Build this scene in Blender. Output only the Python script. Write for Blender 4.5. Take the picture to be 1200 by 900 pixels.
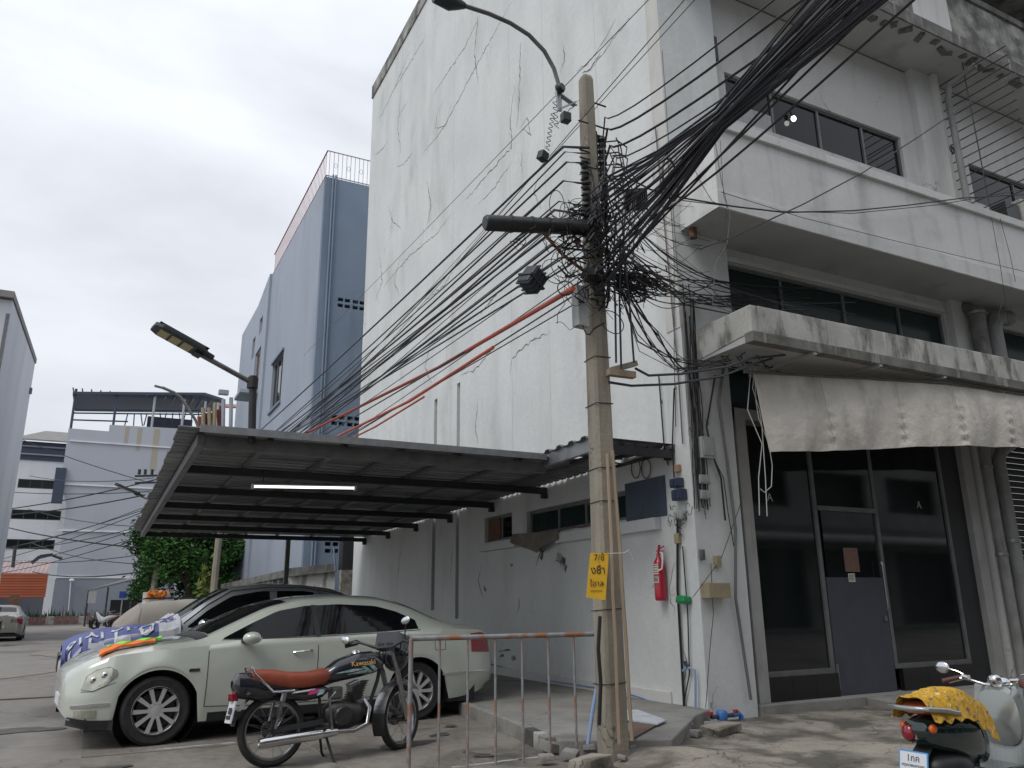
import bpy, bmesh, math, random
import numpy as np
from mathutils import Vector, Matrix, Euler
random.seed(7)
R = math.radians
SC = bpy.context.scene
for o in list(bpy.data.objects): bpy.data.objects.remove(o)

# ------------------------------------------------------------------ camera
CAMP = Vector((-6.156, -7.423, 1.29))
F_PX, PITCH, ROLL, YAW = 920.9, 0.270944, -0.0106444, 1.094975
_cp, _sp, _cr, _sr = math.cos(PITCH), math.sin(PITCH), math.cos(ROLL), math.sin(ROLL)
_f = Vector((math.cos(YAW), math.sin(YAW), 0)); _r = Vector((math.sin(YAW), -math.cos(YAW), 0)); _u = Vector((0, 0, 1))
CF = _cp*_f + _sp*_u; _U = -_sp*_f + _cp*_u
CR = _cr*_r + _sr*_U; CU = -_sr*_r + _cr*_U
cd = bpy.data.cameras.new('camera'); cam = bpy.data.objects.new('camera', cd); SC.collection.objects.link(cam)
cd.sensor_width = 36; cd.lens = F_PX/1200*36; cd.clip_end = 2000; cd.clip_start = .05
cam.matrix_world = Matrix(((CR.x, CU.x, -CF.x, CAMP.x), (CR.y, CU.y, -CF.y, CAMP.y), (CR.z, CU.z, -CF.z, CAMP.z), (0, 0, 0, 1)))
SC.camera = cam

def at(px, py, **k):
    """a point of the place read off the survey of the photograph: pixel + known plane"""
    d = CF*F_PX + CR*(px-600) - CU*(py-450)
    (ax, v), = k.items(); i = 'xyz'.index(ax)
    return CAMP + d*((v-CAMP[i])/d[i])

# ------------------------------------------------------------------ world, sun, exposure
SUN_EL, SUN_AZ = R(52), math.atan2(-.42, -1.0)      # direction towards the sun
w = bpy.data.worlds.new('World'); SC.world = w; w.use_nodes = True
nt = w.node_tree; nt.nodes.clear(); N = nt.nodes.new; Lk = nt.links.new
out = N('ShaderNodeOutputWorld'); sky = N('ShaderNodeTexSky'); sky.sky_type = 'NISHITA'; sky.sun_disc = False
sky.sun_elevation = SUN_EL; sky.sun_rotation = math.pi/2 - SUN_AZ; sky.dust_density = 3; sky.air_density = 1.2
b1 = N('ShaderNodeBackground'); b1.inputs[1].default_value = .10; Lk(sky.outputs[0], b1.inputs[0])
tc = N('ShaderNodeTexCoord'); sep = N('ShaderNodeSeparateXYZ'); Lk(tc.outputs['Generated'], sep.inputs[0])
mp = N('ShaderNodeMapping'); mp.inputs['Scale'].default_value = (1.0, 1.0, 2.6); Lk(tc.outputs['Generated'], mp.inputs[0])
n1 = N('ShaderNodeTexNoise'); n1.inputs['Scale'].default_value = 2.1; n1.inputs['Detail'].default_value = 7; n1.inputs['Roughness'].default_value = .52
n1.inputs['Distortion'].default_value = .25
Lk(mp.outputs[0], n1.inputs['Vector'])
cr_ = N('ShaderNodeValToRGB'); cr_.color_ramp.elements[0].position = .33; cr_.color_ramp.elements[1].position = .66
cr_.color_ramp.elements[0].color = (.62, .645, .70, 1); cr_.color_ramp.elements[1].color = (.88, .91, .97, 1)
Lk(n1.outputs[0], cr_.inputs[0])
# overcast luminance: the zenith is brighter than the horizon
mx = N('ShaderNodeMath'); mx.operation = 'MAXIMUM'; mx.inputs[1].default_value = 0; Lk(sep.outputs[2], mx.inputs[0])
mm = N('ShaderNodeMapRange'); mm.inputs['From Min'].default_value = 0; mm.inputs['From Max'].default_value = 1
mm.inputs['To Min'].default_value = .88; mm.inputs['To Max'].default_value = 1.35; Lk(mx.outputs[0], mm.inputs[0])
b2 = N('ShaderNodeBackground'); Lk(cr_.outputs[0], b2.inputs[0]); Lk(mm.outputs[0], b2.inputs[1])
ms = N('ShaderNodeMixShader'); ms.inputs[0].default_value = .88
Lk(b1.outputs[0], ms.inputs[1]); Lk(b2.outputs[0], ms.inputs[2]); Lk(ms.outputs[0], out.inputs[0])
sd = bpy.data.lights.new('sun', 'SUN'); sd.energy = 1.1; sd.angle = R(22); sd.color = (1, .97, .93)
sun = bpy.data.objects.new('sun', sd); SC.collection.objects.link(sun)
sdir = Vector((math.cos(SUN_AZ)*math.cos(SUN_EL), math.sin(SUN_AZ)*math.cos(SUN_EL), math.sin(SUN_EL)))
sun.rotation_euler = sdir.to_track_quat('Z', 'Y').to_euler(); sun.location = (-20, -10, 40)
SC.view_settings.view_transform = 'Standard'; SC.view_settings.look = 'None'
SC.view_settings.exposure = 0.14; SC.view_settings.gamma = 1; SC.view_settings.use_curve_mapping = False
SC.render.engine = 'CYCLES'

# ------------------------------------------------------------------ helpers
ORG = {}
def link(o): SC.collection.objects.link(o); return o
def tag(o, label=None, cat=None, group=None, kind=None):
    if label: o['label'] = label
    if cat: o['category'] = cat
    if group: o['group'] = group
    if kind: o['kind'] = kind
    return o
def thing(name, label, cat, loc=(0, 0, 0), group=None):
    o = bpy.data.objects.new(name, None); o.empty_display_size = .1; link(o)
    o.location = loc; ORG[o] = Vector(loc); return tag(o, label, cat, group)
def worg(p): return ORG.get(p, Vector((0, 0, 0))) if p else Vector((0, 0, 0))

class MB:
    def __init__(s, M=None): s.v = []; s.f = []; s.M = M
    def add(s, vs, fs):
        b = len(s.v)
        s.v += [tuple(s.M @ Vector(v)) if s.M is not None else tuple(v) for v in vs]
        s.f += [tuple(b+i for i in f) for f in fs]; return s
    def box(s, x0, x1, y0, y1, z0, z1):
        return s.add([(x, y, z) for z in (z0, z1) for y in (y0, y1) for x in (x0, x1)],
            [(0, 2, 3, 1), (4, 5, 7, 6), (0, 1, 5, 4), (2, 6, 7, 3), (0, 4, 6, 2), (1, 3, 7, 5)])
    def cbox(s, c, sz, rot=(0, 0, 0), jit=0):
        m = Euler(rot).to_matrix(); vs = []
        for z in (-.5, .5):
            for y in (-.5, .5):
                for x in (-.5, .5):
                    p = m @ Vector((x*sz[0]+random.uniform(-jit, jit), y*sz[1]+random.uniform(-jit, jit), z*sz[2]+random.uniform(-jit, jit))); vs.append(Vector(c)+p)
        return s.add(vs, [(0, 2, 3, 1), (4, 5, 7, 6), (0, 1, 5, 4), (2, 6, 7, 3), (0, 4, 6, 2), (1, 3, 7, 5)])
    def bar(s, p, q, w, h, up=(0, 0, 1)):
        p, q = Vector(p), Vector(q); d = (q-p).normalized(); u = Vector(up)
        if abs(d.dot(u)) > .98: u = Vector((0, 1, 0))
        a = d.cross(u).normalized()*w/2; b = a.cross(d).normalized()*h/2
        vs = [c+i*a+j*b for c in (p, q) for i, j in ((-1, -1), (1, -1), (1, 1), (-1, 1))]
        return s.add(vs, [(0, 1, 2, 3), (7, 6, 5, 4), (0, 4, 5, 1), (1, 5, 6, 2), (2, 6, 7, 3), (3, 7, 4, 0)])
    def tube(s, pts, r, n=6, cap=True):
        pts = [Vector(p) for p in pts]; m = len(pts); rs = r if isinstance(r, (list, tuple)) else [r]*m
        d0 = (pts[1]-pts[0]).normalized(); u = Vector((0, 0, 1)) if abs(d0.z) < .9 else Vector((1, 0, 0))
        a = d0.cross(u).normalized(); vs = []; fs = []
        for i, p in enumerate(pts):
            d = (pts[min(i+1, m-1)]-pts[max(i-1, 0)]).normalized()
            if d.length < .5: d = d0
            a = (a-d*a.dot(d)).normalized(); b = d.cross(a)
            for k in range(n):
                t = 2*math.pi*k/n; vs.append(p+(a*math.cos(t)+b*math.sin(t))*rs[i])
        for i in range(m-1):
            for k in range(n):
                k2 = (k+1) % n; fs.append((i*n+k, i*n+k2, (i+1)*n+k2, (i+1)*n+k))
        if cap: fs += [tuple(range(n-1, -1, -1)), tuple(range((m-1)*n, m*n))]
        return s.add(vs, fs)
    def cyl(s, p, q, r, n=12, r2=None): return s.tube([p, q], [r, r if r2 is None else r2], n)
    def lathe(s, prof, c, axis=(0, 0, 1), n=16):
        ax = Vector(axis).normalized(); u = Vector((1, 0, 0)) if abs(ax.x) < .9 else Vector((0, 1, 0))
        a = ax.cross(u).normalized(); b = ax.cross(a); c = Vector(c); vs = []; fs = []
        for r, h in prof:
            for k in range(n):
                t = 2*math.pi*k/n; vs.append(c+ax*h+(a*math.cos(t)+b*math.sin(t))*r)
        for i in range(len(prof)-1):
            for k in range(n):
                k2 = (k+1) % n; fs.append((i*n+k, i*n+k2, (i+1)*n+k2, (i+1)*n+k))
        return s.add(vs, fs)
    def ell(s, c, sz, n=14, rot=(0, 0, 0)):
        m = Euler(rot).to_matrix(); vs = []; fs = []; k = n//2
        for i in range(k+1):
            ph = math.pi*i/k
            for j in range(n):
                t = 2*math.pi*j/n; vs.append(Vector(c)+m @ Vector((sz[0]*math.sin(ph)*math.cos(t), sz[1]*math.sin(ph)*math.sin(t), sz[2]*math.cos(ph))))
        for i in range(k):
            for j in range(n): j2 = (j+1) % n; fs.append((i*n+j, (i+1)*n+j, (i+1)*n+j2, i*n+j2))
        return s.add(vs, fs)
    def grid(s, fn, nu, nv):
        vs = [fn(i/nu, j/nv) for i in range(nu+1) for j in range(nv+1)]
        return s.add(vs, [(i*(nv+1)+j, (i+1)*(nv+1)+j, (i+1)*(nv+1)+j+1, i*(nv+1)+j+1) for i in range(nu) for j in range(nv)])
    def sheet(s, fn, nu, nv, th):
        """grid with thickness th (second side shifted by vector th)"""
        th = Vector(th); s.grid(fn, nu, nv); s.grid(lambda u, v: Vector(fn(u, v))+th, nu, nv)
        for a, b in ((lambda t: (t, 0), nu), (lambda t: (t, 1), nu), (lambda t: (0, t), nv), (lambda t: (1, t), nv)):
            s.grid(lambda u, v, a=a: Vector(fn(*a(u)))+th*v, b, 1)
        return s
    def prism(s, pts, vec):
        vec = Vector(vec); n = len(pts); vs = [Vector(p) for p in pts]+[Vector(p)+vec for p in pts]
        return s.add(vs, [tuple(range(n-1, -1, -1)), tuple(range(n, 2*n))]+[(i, (i+1) % n, n+(i+1) % n, n+i) for i in range(n)])
    def mesh(s, name, mat, c=Vector((0, 0, 0)), smooth=False, fix=True):
        me = bpy.data.meshes.new(name); me.from_pydata([tuple(Vector(v)-c) for v in s.v], [], s.f)
        me.materials.append(mat)
        if fix:
            bm = bmesh.new(); bm.from_mesh(me); bmesh.ops.recalc_face_normals(bm, faces=bm.faces)
            if smooth:
                for f in bm.faces: f.smooth = True
                for e in bm.edges:
                    if len(e.link_faces) == 2 and e.calc_face_angle(0) > (smooth if smooth is not True else .7): e.smooth = False
            bm.to_mesh(me); bm.free()
        me.update(); return me
    def build(s, name, mat, parent=None, smooth=False, bevel=0, label=None, cat=None, group=None, kind=None, base=False, fix=True, origin=None):
        a = np.array(s.v); lo, hi = a.min(0), a.max(0); c = Vector((lo+hi)/2)
        if base: c.z = lo[2]
        if origin is not None: c = Vector(origin)
        me = s.mesh(name, mat, c, smooth, fix); o = bpy.data.objects.new(name, me); link(o)
        if bevel:
            md = o.modifiers.new('bevel', 'BEVEL'); md.width = bevel; md.segments = 2; md.limit_method = 'ANGLE'; md.harden_normals = False
        ORG[o] = c; o.parent = parent; o.location = c-worg(parent)
        return tag(o, label, cat, group, kind)

def copy_tree(o, parent=None):
    c = o.copy(); link(c); c.parent = parent; ORG[c] = ORG.get(o, Vector())
    for ch in list(o.children): copy_tree(ch, c)
    return c

def text(s, name, mat, parent, size, M, depth=.002, align='CENTER', off=0):
    cu = bpy.data.curves.new(name, 'FONT'); cu.body = s; cu.size = size; cu.extrude = depth; cu.align_x = align; cu.align_y = 'CENTER'; cu.resolution_u = 3; cu.offset = off
    t = bpy.data.objects.new(name+'_src', cu); link(t); bpy.context.view_layer.update()
    me = bpy.data.meshes.new_from_object(t.evaluated_get(bpy.context.evaluated_depsgraph_get()))
    bpy.data.objects.remove(t)
    me.materials.clear(); me.materials.append(mat)
    me.transform(M)
    a = np.array([v.co[:] for v in me.vertices]) if len(me.vertices) else np.zeros((1, 3)); c = Vector((a.min(0)+a.max(0))/2)
    me.transform(Matrix.Translation(-c))
    o = bpy.data.objects.new(name, me); link(o); o.parent = parent; ORG[o] = c; o.location = c-worg(parent); return o
def frame(o, xdir, ydir):
    x = Vector(xdir).normalized(); y = Vector(ydir); y = (y-x*y.dot(x)).normalized(); z = x.cross(y)
    return Matrix(((x.x, y.x, z.x, o[0]), (x.y, y.y, z.y, o[1]), (x.z, y.z, z.z, o[2]), (0, 0, 0, 1)))

# ------------------------------------------------------------------ materials
def mat(name, c, c2=None, sc=3., st=(1, 1, 1), rough=.8, metal=0., bump=0., bsc=40., dirt=None, dsc=1.5, dst=(1, 1, 1), dlo=.5, dhi=.7, damt=.8,
        crack=None, csc=1.2, cw=.012, clo=.5, spec=.5, emit=0., coat=0., rvar=0., dirt2=None, d2sc=1., d2st=(1, 1, 1), d2lo=.5, d2hi=.7, d2amt=.7, fine=.0, zramp=None, alpha=1., piece=0.):
    m = bpy.data.materials.new(name); m.use_nodes = True; t = m.node_tree; P = t.nodes['Principled BSDF']; N = t.nodes.new; L = t.links.new
    P.inputs['Roughness'].default_value = rough; P.inputs['Metallic'].default_value = metal; P.inputs['Specular IOR Level'].default_value = spec
    P.inputs['Coat Weight'].default_value = coat; P.inputs['Coat Roughness'].default_value = .06
    co = N('ShaderNodeTexCoord').outputs['Object']
    def noise(scale, stre, det=5, rg=.55, dist=0):
        mp = N('ShaderNodeMapping'); mp.inputs['Scale'].default_value = stre; L(co, mp.inputs[0])
        n = N('ShaderNodeTexNoise'); n.inputs['Scale'].default_value = scale; n.inputs['Detail'].default_value = det; n.inputs['Roughness'].default_value = rg; n.inputs['Distortion'].default_value = dist
        L(mp.outputs[0], n.inputs['Vector']); return n.outputs[0]
    def ramp(src, lo, hi):
        r = N('ShaderNodeMapRange'); r.inputs['From Min'].default_value = lo; r.inputs['From Max'].default_value = hi; L(src, r.inputs[0]); return r.outputs[0]
    def mul(a, b):
        r = N('ShaderNodeMath'); r.operation = 'MULTIPLY'; L(a, r.inputs[0])
        if isinstance(b, float): r.inputs[1].default_value = b
        else: L(b, r.inputs[1])
        return r.outputs[0]
    def mixc(f, a, b):
        r = N('ShaderNodeMix'); r.data_type = 'RGBA'; L(f, r.inputs[0])
        for k, x in ((6, a), (7, b)):
            if isinstance(x, tuple): r.inputs[k].default_value = x
            else: L(x, r.inputs[k])
        return r.outputs[2]
    C = lambda x: tuple(x[:3])+(1,)
    cur = C(c); P.inputs['Base Color'].default_value = cur
    if c2 is not None: cur = mixc(ramp(noise(sc, st), .35, .65), cur, C(c2))
    if fine: cur = mixc(mul(ramp(noise(sc*14, (1, 1, 1), 3, .7), .35, .65), fine), cur, C([x*.55 for x in c]))
    if dirt: cur = mixc(mul(ramp(noise(dsc, dst, 7, .6), dlo, dhi), damt), cur, C(dirt))
    if dirt2: cur = mixc(mul(ramp(noise(d2sc, d2st, 7, .65, .3), d2lo, d2hi), d2amt), cur, C(dirt2))
    if zramp:   # (z0, z1, colour, amount): a stain with an uneven edge that hangs from / rises to an edge of the piece
        s_ = N('ShaderNodeSeparateXYZ'); L(co, s_.inputs[0]); nn = noise(3.5, (1, 1, .25), 6, .65)
        ad = N('ShaderNodeMath'); ad.operation = 'MULTIPLY_ADD'; L(nn, ad.inputs[0]); ad.inputs[1].default_value = (zramp[1]-zramp[0])*-2.4; L(s_.outputs[2], ad.inputs[2])
        a2 = N('ShaderNodeMath'); a2.operation = 'ADD'; L(ad.outputs[0], a2.inputs[0]); a2.inputs[1].default_value = (zramp[1]-zramp[0])*1.2
        cur = mixc(mul(ramp(a2.outputs[0], zramp[0], zramp[1]), float(zramp[3])), cur, C(zramp[2]))
    bsrc = []
    if crack:
        mp = N('ShaderNodeMapping'); mp.inputs['Scale'].default_value = (1, 1, .6); L(co, mp.inputs[0])
        nn = N('ShaderNodeTexNoise'); nn.inputs['Scale'].default_value = 2.2; nn.inputs['Detail'].default_value = 6; L(mp.outputs[0], nn.inputs['Vector'])
        vm = N('ShaderNodeVectorMath'); vm.operation = 'MULTIPLY_ADD'; L(nn.outputs['Color'], vm.inputs[0]); vm.inputs[1].default_value = (.9, .9, .9); L(mp.outputs[0], vm.inputs[2])
        v = N('ShaderNodeTexVoronoi'); v.feature = 'DISTANCE_TO_EDGE'; v.inputs['Scale'].default_value = csc; L(vm.outputs[0], v.inputs['Vector'])
        k = mul(ramp(v.outputs['Distance'], cw, 0.), ramp(noise(csc*.9, (1, 1, .7), 4), clo, clo+.06)); cur = mixc(mul(k, .75), cur, C(crack)); bsrc.append(k)
    if piece:
        oi = N('ShaderNodeObjectInfo'); hs = N('ShaderNodeHueSaturation'); hs.inputs['Saturation'].default_value = 1
        r = N('ShaderNodeMapRange'); r.inputs['To Min'].default_value = 1-piece; r.inputs['To Max'].default_value = 1+piece; L(oi.outputs['Random'], r.inputs[0]); L(r.outputs[0], hs.inputs['Value'])
        if isinstance(cur, tuple): hs.inputs['Color'].default_value = cur
        else: L(cur, hs.inputs['Color'])
        cur = hs.outputs[0]
    if not isinstance(cur, tuple): L(cur, P.inputs['Base Color'])
    if bump:
        b = N('ShaderNodeBump'); b.inputs['Strength'].default_value = 1; b.inputs['Distance'].default_value = bump
        L(noise(bsc, (1, 1, 1), 6, .6), b.inputs['Height']); last = b
        if bsrc:
            b2 = N('ShaderNodeBump'); b2.invert = True; b2.inputs['Strength'].default_value = .5; b2.inputs['Distance'].default_value = .01; L(bsrc[0], b2.inputs['Height']); L(b.outputs[0], b2.inputs['Normal']); last = b2
        L(last.outputs[0], P.inputs['Normal'])
    if rvar:
        r = N('ShaderNodeMapRange'); r.inputs['To Min'].default_value = max(0, rough-rvar); r.inputs['To Max'].default_value = min(1, rough+rvar); L(noise(9, (1, 1, 1)), r.inputs[0]); L(r.outputs[0], P.inputs['Roughness'])
    if emit:
        P.inputs['Emission Color'].default_value = C(c); P.inputs['Emission Strength'].default_value = emit
    return m
G = lambda v, t=0: (v, v, v*(1+t))
M_ = {}
M_['wall'] = mat('old_white_paint', (.60, .62, .615), (.68, .70, .69), .9, (1, 1, .6), bump=.007, bsc=9, dirt=(.42, .425, .405), dsc=1.1, dst=(1.3, 1.3, .3), dlo=.5, dhi=.76, damt=.42,
                 crack=(.20, .20, .20), csc=.8, cw=.008, clo=.63, dirt2=(.30, .30, .275), d2sc=1.1, d2st=(1, 1, .35), d2lo=.56, d2hi=.74, d2amt=.38, fine=.10)
M_['wallmould'] = mat('mouldy_coping', (.40, .40, .37), (.22, .22, .2), 3, dirt=(.07, .075, .065), dsc=2.2, dlo=.42, dhi=.6, damt=.85, bump=.006, bsc=25, rough=.9)
M_['facade'] = mat('grey_white_facade', (.57, .575, .56), (.63, .63, .615), 1.1, bump=.003, bsc=20, dirt=(.30, .30, .275), dsc=1.3, dst=(1.4, 1.4, .22), dlo=.52, dhi=.78, damt=.55, crack=(.12, .12, .11), csc=.8, cw=.01, clo=.56, fine=.10)
M_['balc'] = mat('balcony_paint', (.60, .605, .59), (.66, .66, .65), 1.0, bump=.003, bsc=22, dirt=(.26, .26, .235), dsc=1.5, dst=(1.5, 1.5, .16), dlo=.52, dhi=.76, damt=.6, dirt2=(.25, .24, .21), d2sc=.9, d2st=(1, 1, 1.5), d2lo=.55, d2hi=.75, d2amt=.5, fine=.12)
M_['canopy'] = mat('weathered_canopy', (.50, .50, .47), (.36, .355, .33), 2.0, bump=.006, bsc=20, dirt=(.10, .10, .085), dsc=3.2, dst=(1.4, 1.4, .5), dlo=.47, dhi=.62, damt=.85, dirt2=(.62, .62, .59), d2sc=2.4, d2st=(2, 2, .4), d2lo=.56, d2hi=.66, d2amt=.8, rough=.9)
M_['mould'] = mat('mould_black_concrete', (.20, .20, .185), (.10, .10, .09), 3.5, bump=.008, bsc=24, dirt=(.38, .38, .35), dsc=4, dst=(2, 2, .3), dlo=.55, dhi=.68, damt=.7, rough=.95)
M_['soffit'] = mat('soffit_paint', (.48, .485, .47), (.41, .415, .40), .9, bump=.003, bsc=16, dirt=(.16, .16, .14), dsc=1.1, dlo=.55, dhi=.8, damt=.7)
M_['strip'] = mat('stained_corner_strip', (.50, .495, .46), (.58, .58, .56), 1.5, (1, 1, .4), bump=.004, bsc=14, dirt=(.40, .375, .31), dsc=2.2, dst=(1, 1, .3), dlo=.52, dhi=.7, damt=.6)
M_['oppwall'] = mat('opposite_facade', (.42, .425, .41), (.30, .305, .30), .8)
M_['pil'] = mat('grey_pilaster', (.37, .37, .36), (.31, .31, .30), 3, bump=.002, dirt=(.18, .18, .165), dsc=4, dst=(2, 2, .3), dlo=.5, dhi=.75, damt=.5)
M_['alu'] = mat('grey_window_frame', (.17, .175, .175), (.13, .135, .135), 5, rough=.5, metal=.2)
M_['glass'] = mat('dark_glass', (.006, .009, .009), rough=.04, spec=.26, coat=.0)
M_['sglass'] = mat('shop_glass', (.006, .009, .009), (.012, .015, .015), 2, rough=.045, spec=.6, rvar=.03)
M_['gglass'] = mat('green_dark_glass', (.016, .035, .033), (.012, .025, .025), 1.5, rough=.16, spec=.3)
M_['tile'] = mat('black_tile', (.012, .013, .014), rough=.2)
M_['door'] = mat('blue_grey_door_panel', (.060, .066, .085), (.05, .055, .07), 4, rough=.55)
M_['teal'] = mat('dark_teal_panel', (.02, .035, .04), rough=.3)
M_['white'] = mat('white_plastic', (.72, .72, .70), rough=.5)
M_['paper'] = mat('paper', (.62, .60, .56), rough=.8)
M_['brownpaper'] = mat('brown_card', (.21, .13, .10), (.17, .10, .08), 20, rough=.9)
M_['conc'] = mat('concrete', (.30, .295, .275), (.24, .235, .22), 3, bump=.006, bsc=35, dirt=(.12, .12, .105), dsc=1.4, dlo=.5, dhi=.72, damt=.75, rough=.95, fine=.4, crack=(.06, .06, .05), csc=1.3, cw=.014, clo=.52)
M_['conc2'] = mat('stained_pavement_concrete', (.37, .335, .28), (.25, .225, .19), 2.2, bump=.022, bsc=14, dirt=(.07, .065, .05), dsc=1.3, dlo=.46, dhi=.58, damt=.85, rough=.95, fine=.5, crack=(.04, .04, .03), csc=1.6, cw=.018, clo=.45, dirt2=(.42, .41, .38), d2sc=2.5, d2lo=.62, d2hi=.7, d2amt=.5)
M_['asph'] = mat('worn_road', (.265, .245, .222), (.215, .20, .182), .35, bump=.004, bsc=60, dirt=(.10, .097, .09), dsc=.5, dst=(1, .6, 1), dlo=.5, dhi=.62, damt=.7, rough=.9, fine=.45, dirt2=(.27, .26, .245), d2sc=.22, d2lo=.52, d2hi=.66, d2amt=.5, crack=(.05, .05, .05), csc=.35, cw=.006, clo=.5)
M_['apron'] = mat('parking_slab', (.245, .225, .195), (.18, .166, .145), .8, bump=.005, bsc=45, dirt=(.055, .052, .045), dsc=1.1, dlo=.48, dhi=.64, damt=.75, crack=(.05, .05, .045), csc=.7, cw=.008, clo=.52, rough=.95, fine=.5, piece=.12, dirt2=(.30, .285, .255), d2sc=1.7, d2lo=.56, d2hi=.66, d2amt=.6)
M_['line'] = mat('worn_white_line', (.55, .55, .53), (.3, .3, .28), 9, rough=.9, dirt=(.16, .155, .145), dsc=7, dlo=.45, dhi=.6, damt=.85)
M_['pole'] = mat('pole_concrete', (.33, .30, .235), (.26, .235, .19), 2.5, (1, 1, .5), bump=.006, bsc=30, dirt=(.14, .13, .11), dsc=4, dst=(2, 2, .15), dlo=.5, dhi=.7, damt=.6, rough=.92, fine=.25, crack=(.05, .05, .04), csc=2.2, cw=.02, clo=.56)
M_['black'] = mat('black_cable', (.012, .012, .014), rough=.5)
M_['cable2'] = mat('dark_blue_cable', (.016, .020, .035), rough=.45)
M_['gcable'] = mat('grey_cable', (.14, .14, .145), rough=.6)
M_['wcable'] = mat('white_cord', (.55, .55, .53), rough=.7)
M_['blackp'] = mat('black_plastic', (.016, .017, .018), (.022, .023, .025), 12, rough=.45)
M_['dbox'] = mat('dark_blue_box', (.03, .036, .045), rough=.5)
M_['galv'] = mat('galvanised_steel', (.36, .37, .38), (.28, .29, .30), 8, rough=.45, metal=.7)
M_['greybox'] = mat('grey_painted_box', (.40, .41, .41), (.34, .35, .35), 6, rough=.6, dirt=(.2, .2, .19), dsc=8, dst=(2, 2, .3), dlo=.5, dhi=.7, damt=.5)
M_['orange'] = mat('orange_conduit', (.46, .085, .04), (.38, .07, .035), 3, rough=.5)
M_['steel'] = mat('dark_steel', (.045, .046, .05), (.035, .036, .038), 6, rough=.55, metal=.3)
M_['steel2'] = mat('grey_steel', (.17, .17, .168), (.12, .12, .118), 5, rough=.5, metal=.3, dirt=(.09, .08, .07), dsc=6, dlo=.5, dhi=.7, damt=.5)
M_['zinc'] = mat('zinc_roof_sheet', (.25, .255, .26), (.17, .175, .18), 2.4, (.4, 3, 1), rough=.42, metal=.55, dirt=(.12, .10, .085), dsc=2.5, dlo=.55, dhi=.7, damt=.5, piece=.2)
M_['rust'] = mat('rusty_galvanised_rail', (.30, .31, .33), (.24, .25, .27), 10, rough=.6, metal=.35, dirt=(.33, .14, .055), dsc=5, dlo=.49, dhi=.60, damt=.92, bump=.001, bsc=80)
M_['rust2'] = mat('rust_brown', (.20, .10, .06), (.12, .07, .05), 9, rough=.9)
M_['lamp_on'] = mat('lit_tube', (1, .98, .95), emit=1.7)
M_['bulb_on'] = mat('lit_bulb', (1, .99, .95), emit=6.)
M_['led'] = mat('led_panel', (.40, .34, .14), (.32, .28, .12), 40, rough=.3)
M_['yellow'] = mat('yellow_sign_board', (.80, .48, .03), (.72, .42, .03), 8, rough=.6)
M_['ink'] = mat('black_ink', (.03, .028, .03), rough=.6)
M_['red'] = mat('extinguisher_red', (.42, .012, .035), rough=.28, coat=.4)
M_['redp'] = mat('red_plastic', (.45, .03, .03), rough=.4)
M_['green'] = mat('green_plastic', (.015, .24, .075), rough=.35)
M_['bluep'] = mat('blue_pvc', (.05, .19, .50), (.04, .15, .42), 10, rough=.45)
M_['lblue'] = mat('pale_blue_hose', (.25, .36, .55), rough=.5)
M_['navy'] = mat('navy_meter', (.035, .045, .09), rough=.4)
M_['beige'] = mat('beige_box', (.36, .30, .19), (.30, .25, .16), 10, rough=.6)
M_['tan'] = mat('tan_plastic', (.33, .22, .14), rough=.6)
M_['wood'] = mat('bare_wood', (.36, .28, .20), (.26, .20, .145), 5, (1, 1, .1), rough=.8)
M_['awning'] = mat('dirty_canvas', (.68, .645, .59), (.56, .53, .485), 1.6, bump=.020, bsc=9, dirt=(.23, .215, .19), dsc=1.8, dst=(1.3, 1.3, .5), dlo=.5, dhi=.7, damt=.6, rough=.9, fine=.15)
M_['board'] = mat('blue_grey_board', (.065, .085, .12), (.055, .07, .10), 3, rough=.6, dirt=(.12, .13, .14), dsc=5, dst=(2, 2, .3), dlo=.55, dhi=.7, damt=.5)
M_['sheetp'] = mat('brown_plastic_sheet', (.20, .175, .14), (.14, .125, .10), 6, rough=.6, bump=.01, bsc=15)
M_['pipe'] = mat('grey_drain_pipe', (.28, .285, .28), (.22, .22, .215), 4, rough=.6, dirt=(.12, .12, .11), dsc=4, dst=(2, 2, .3), dlo=.5, dhi=.7, damt=.7)
M_['shutter'] = mat('dark_shutter', (.030, .032, .035), (.022, .024, .026), 3, rough=.6)
M_['acw'] = mat('ac_casing', (.46, .45, .42), (.40, .39, .36), 5, rough=.6, dirt=(.2, .17, .13), dsc=6, dst=(2, 2, .3), dlo=.5, dhi=.7, damt=.5)
M_['bluewall'] = mat('pale_blue_render', (.35, .395, .465), (.31, .355, .425), .35, (1, 1, .5), bump=.006, bsc=6, dirt=(.23, .26, .30), dsc=.7, dst=(1, 1, .35), dlo=.5, dhi=.75, damt=.5, fine=.06)
M_['bluefront'] = mat('shaded_blue_render', (.215, .275, .355), (.185, .24, .315), .5, bump=.003, dirt=(.11, .145, .19), dsc=1.0, dst=(1.5, 1.5, .2), dlo=.5, dhi=.75, damt=.6, crack=(.3, .36, .42), csc=.5, cw=.01, clo=.6)  # darker than the side render: shade on the front put into the colour
M_['bwhite'] = mat('offwhite_blue_render', (.40, .43, .47), (.34, .37, .41), .5, dirt=(.25, .27, .29), dsc=.9, dst=(1.5, 1.5, .15), dlo=.5, dhi=.75, damt=.6)
M_['greywall'] = mat('grey_painted_building', (.40, .425, .47), (.36, .385, .43), .08, dirt=(.27, .29, .33), dsc=.3, dst=(1, 1, .2), dlo=.5, dhi=.75, damt=.5)
M_['greylow'] = mat('darker_grey_painted_wall', (.235, .255, .30), (.21, .23, .27), .2, dirt=(.17, .18, .2), dsc=.5, dst=(1, 1, .3), dlo=.5, dhi=.75, damt=.5)
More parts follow.
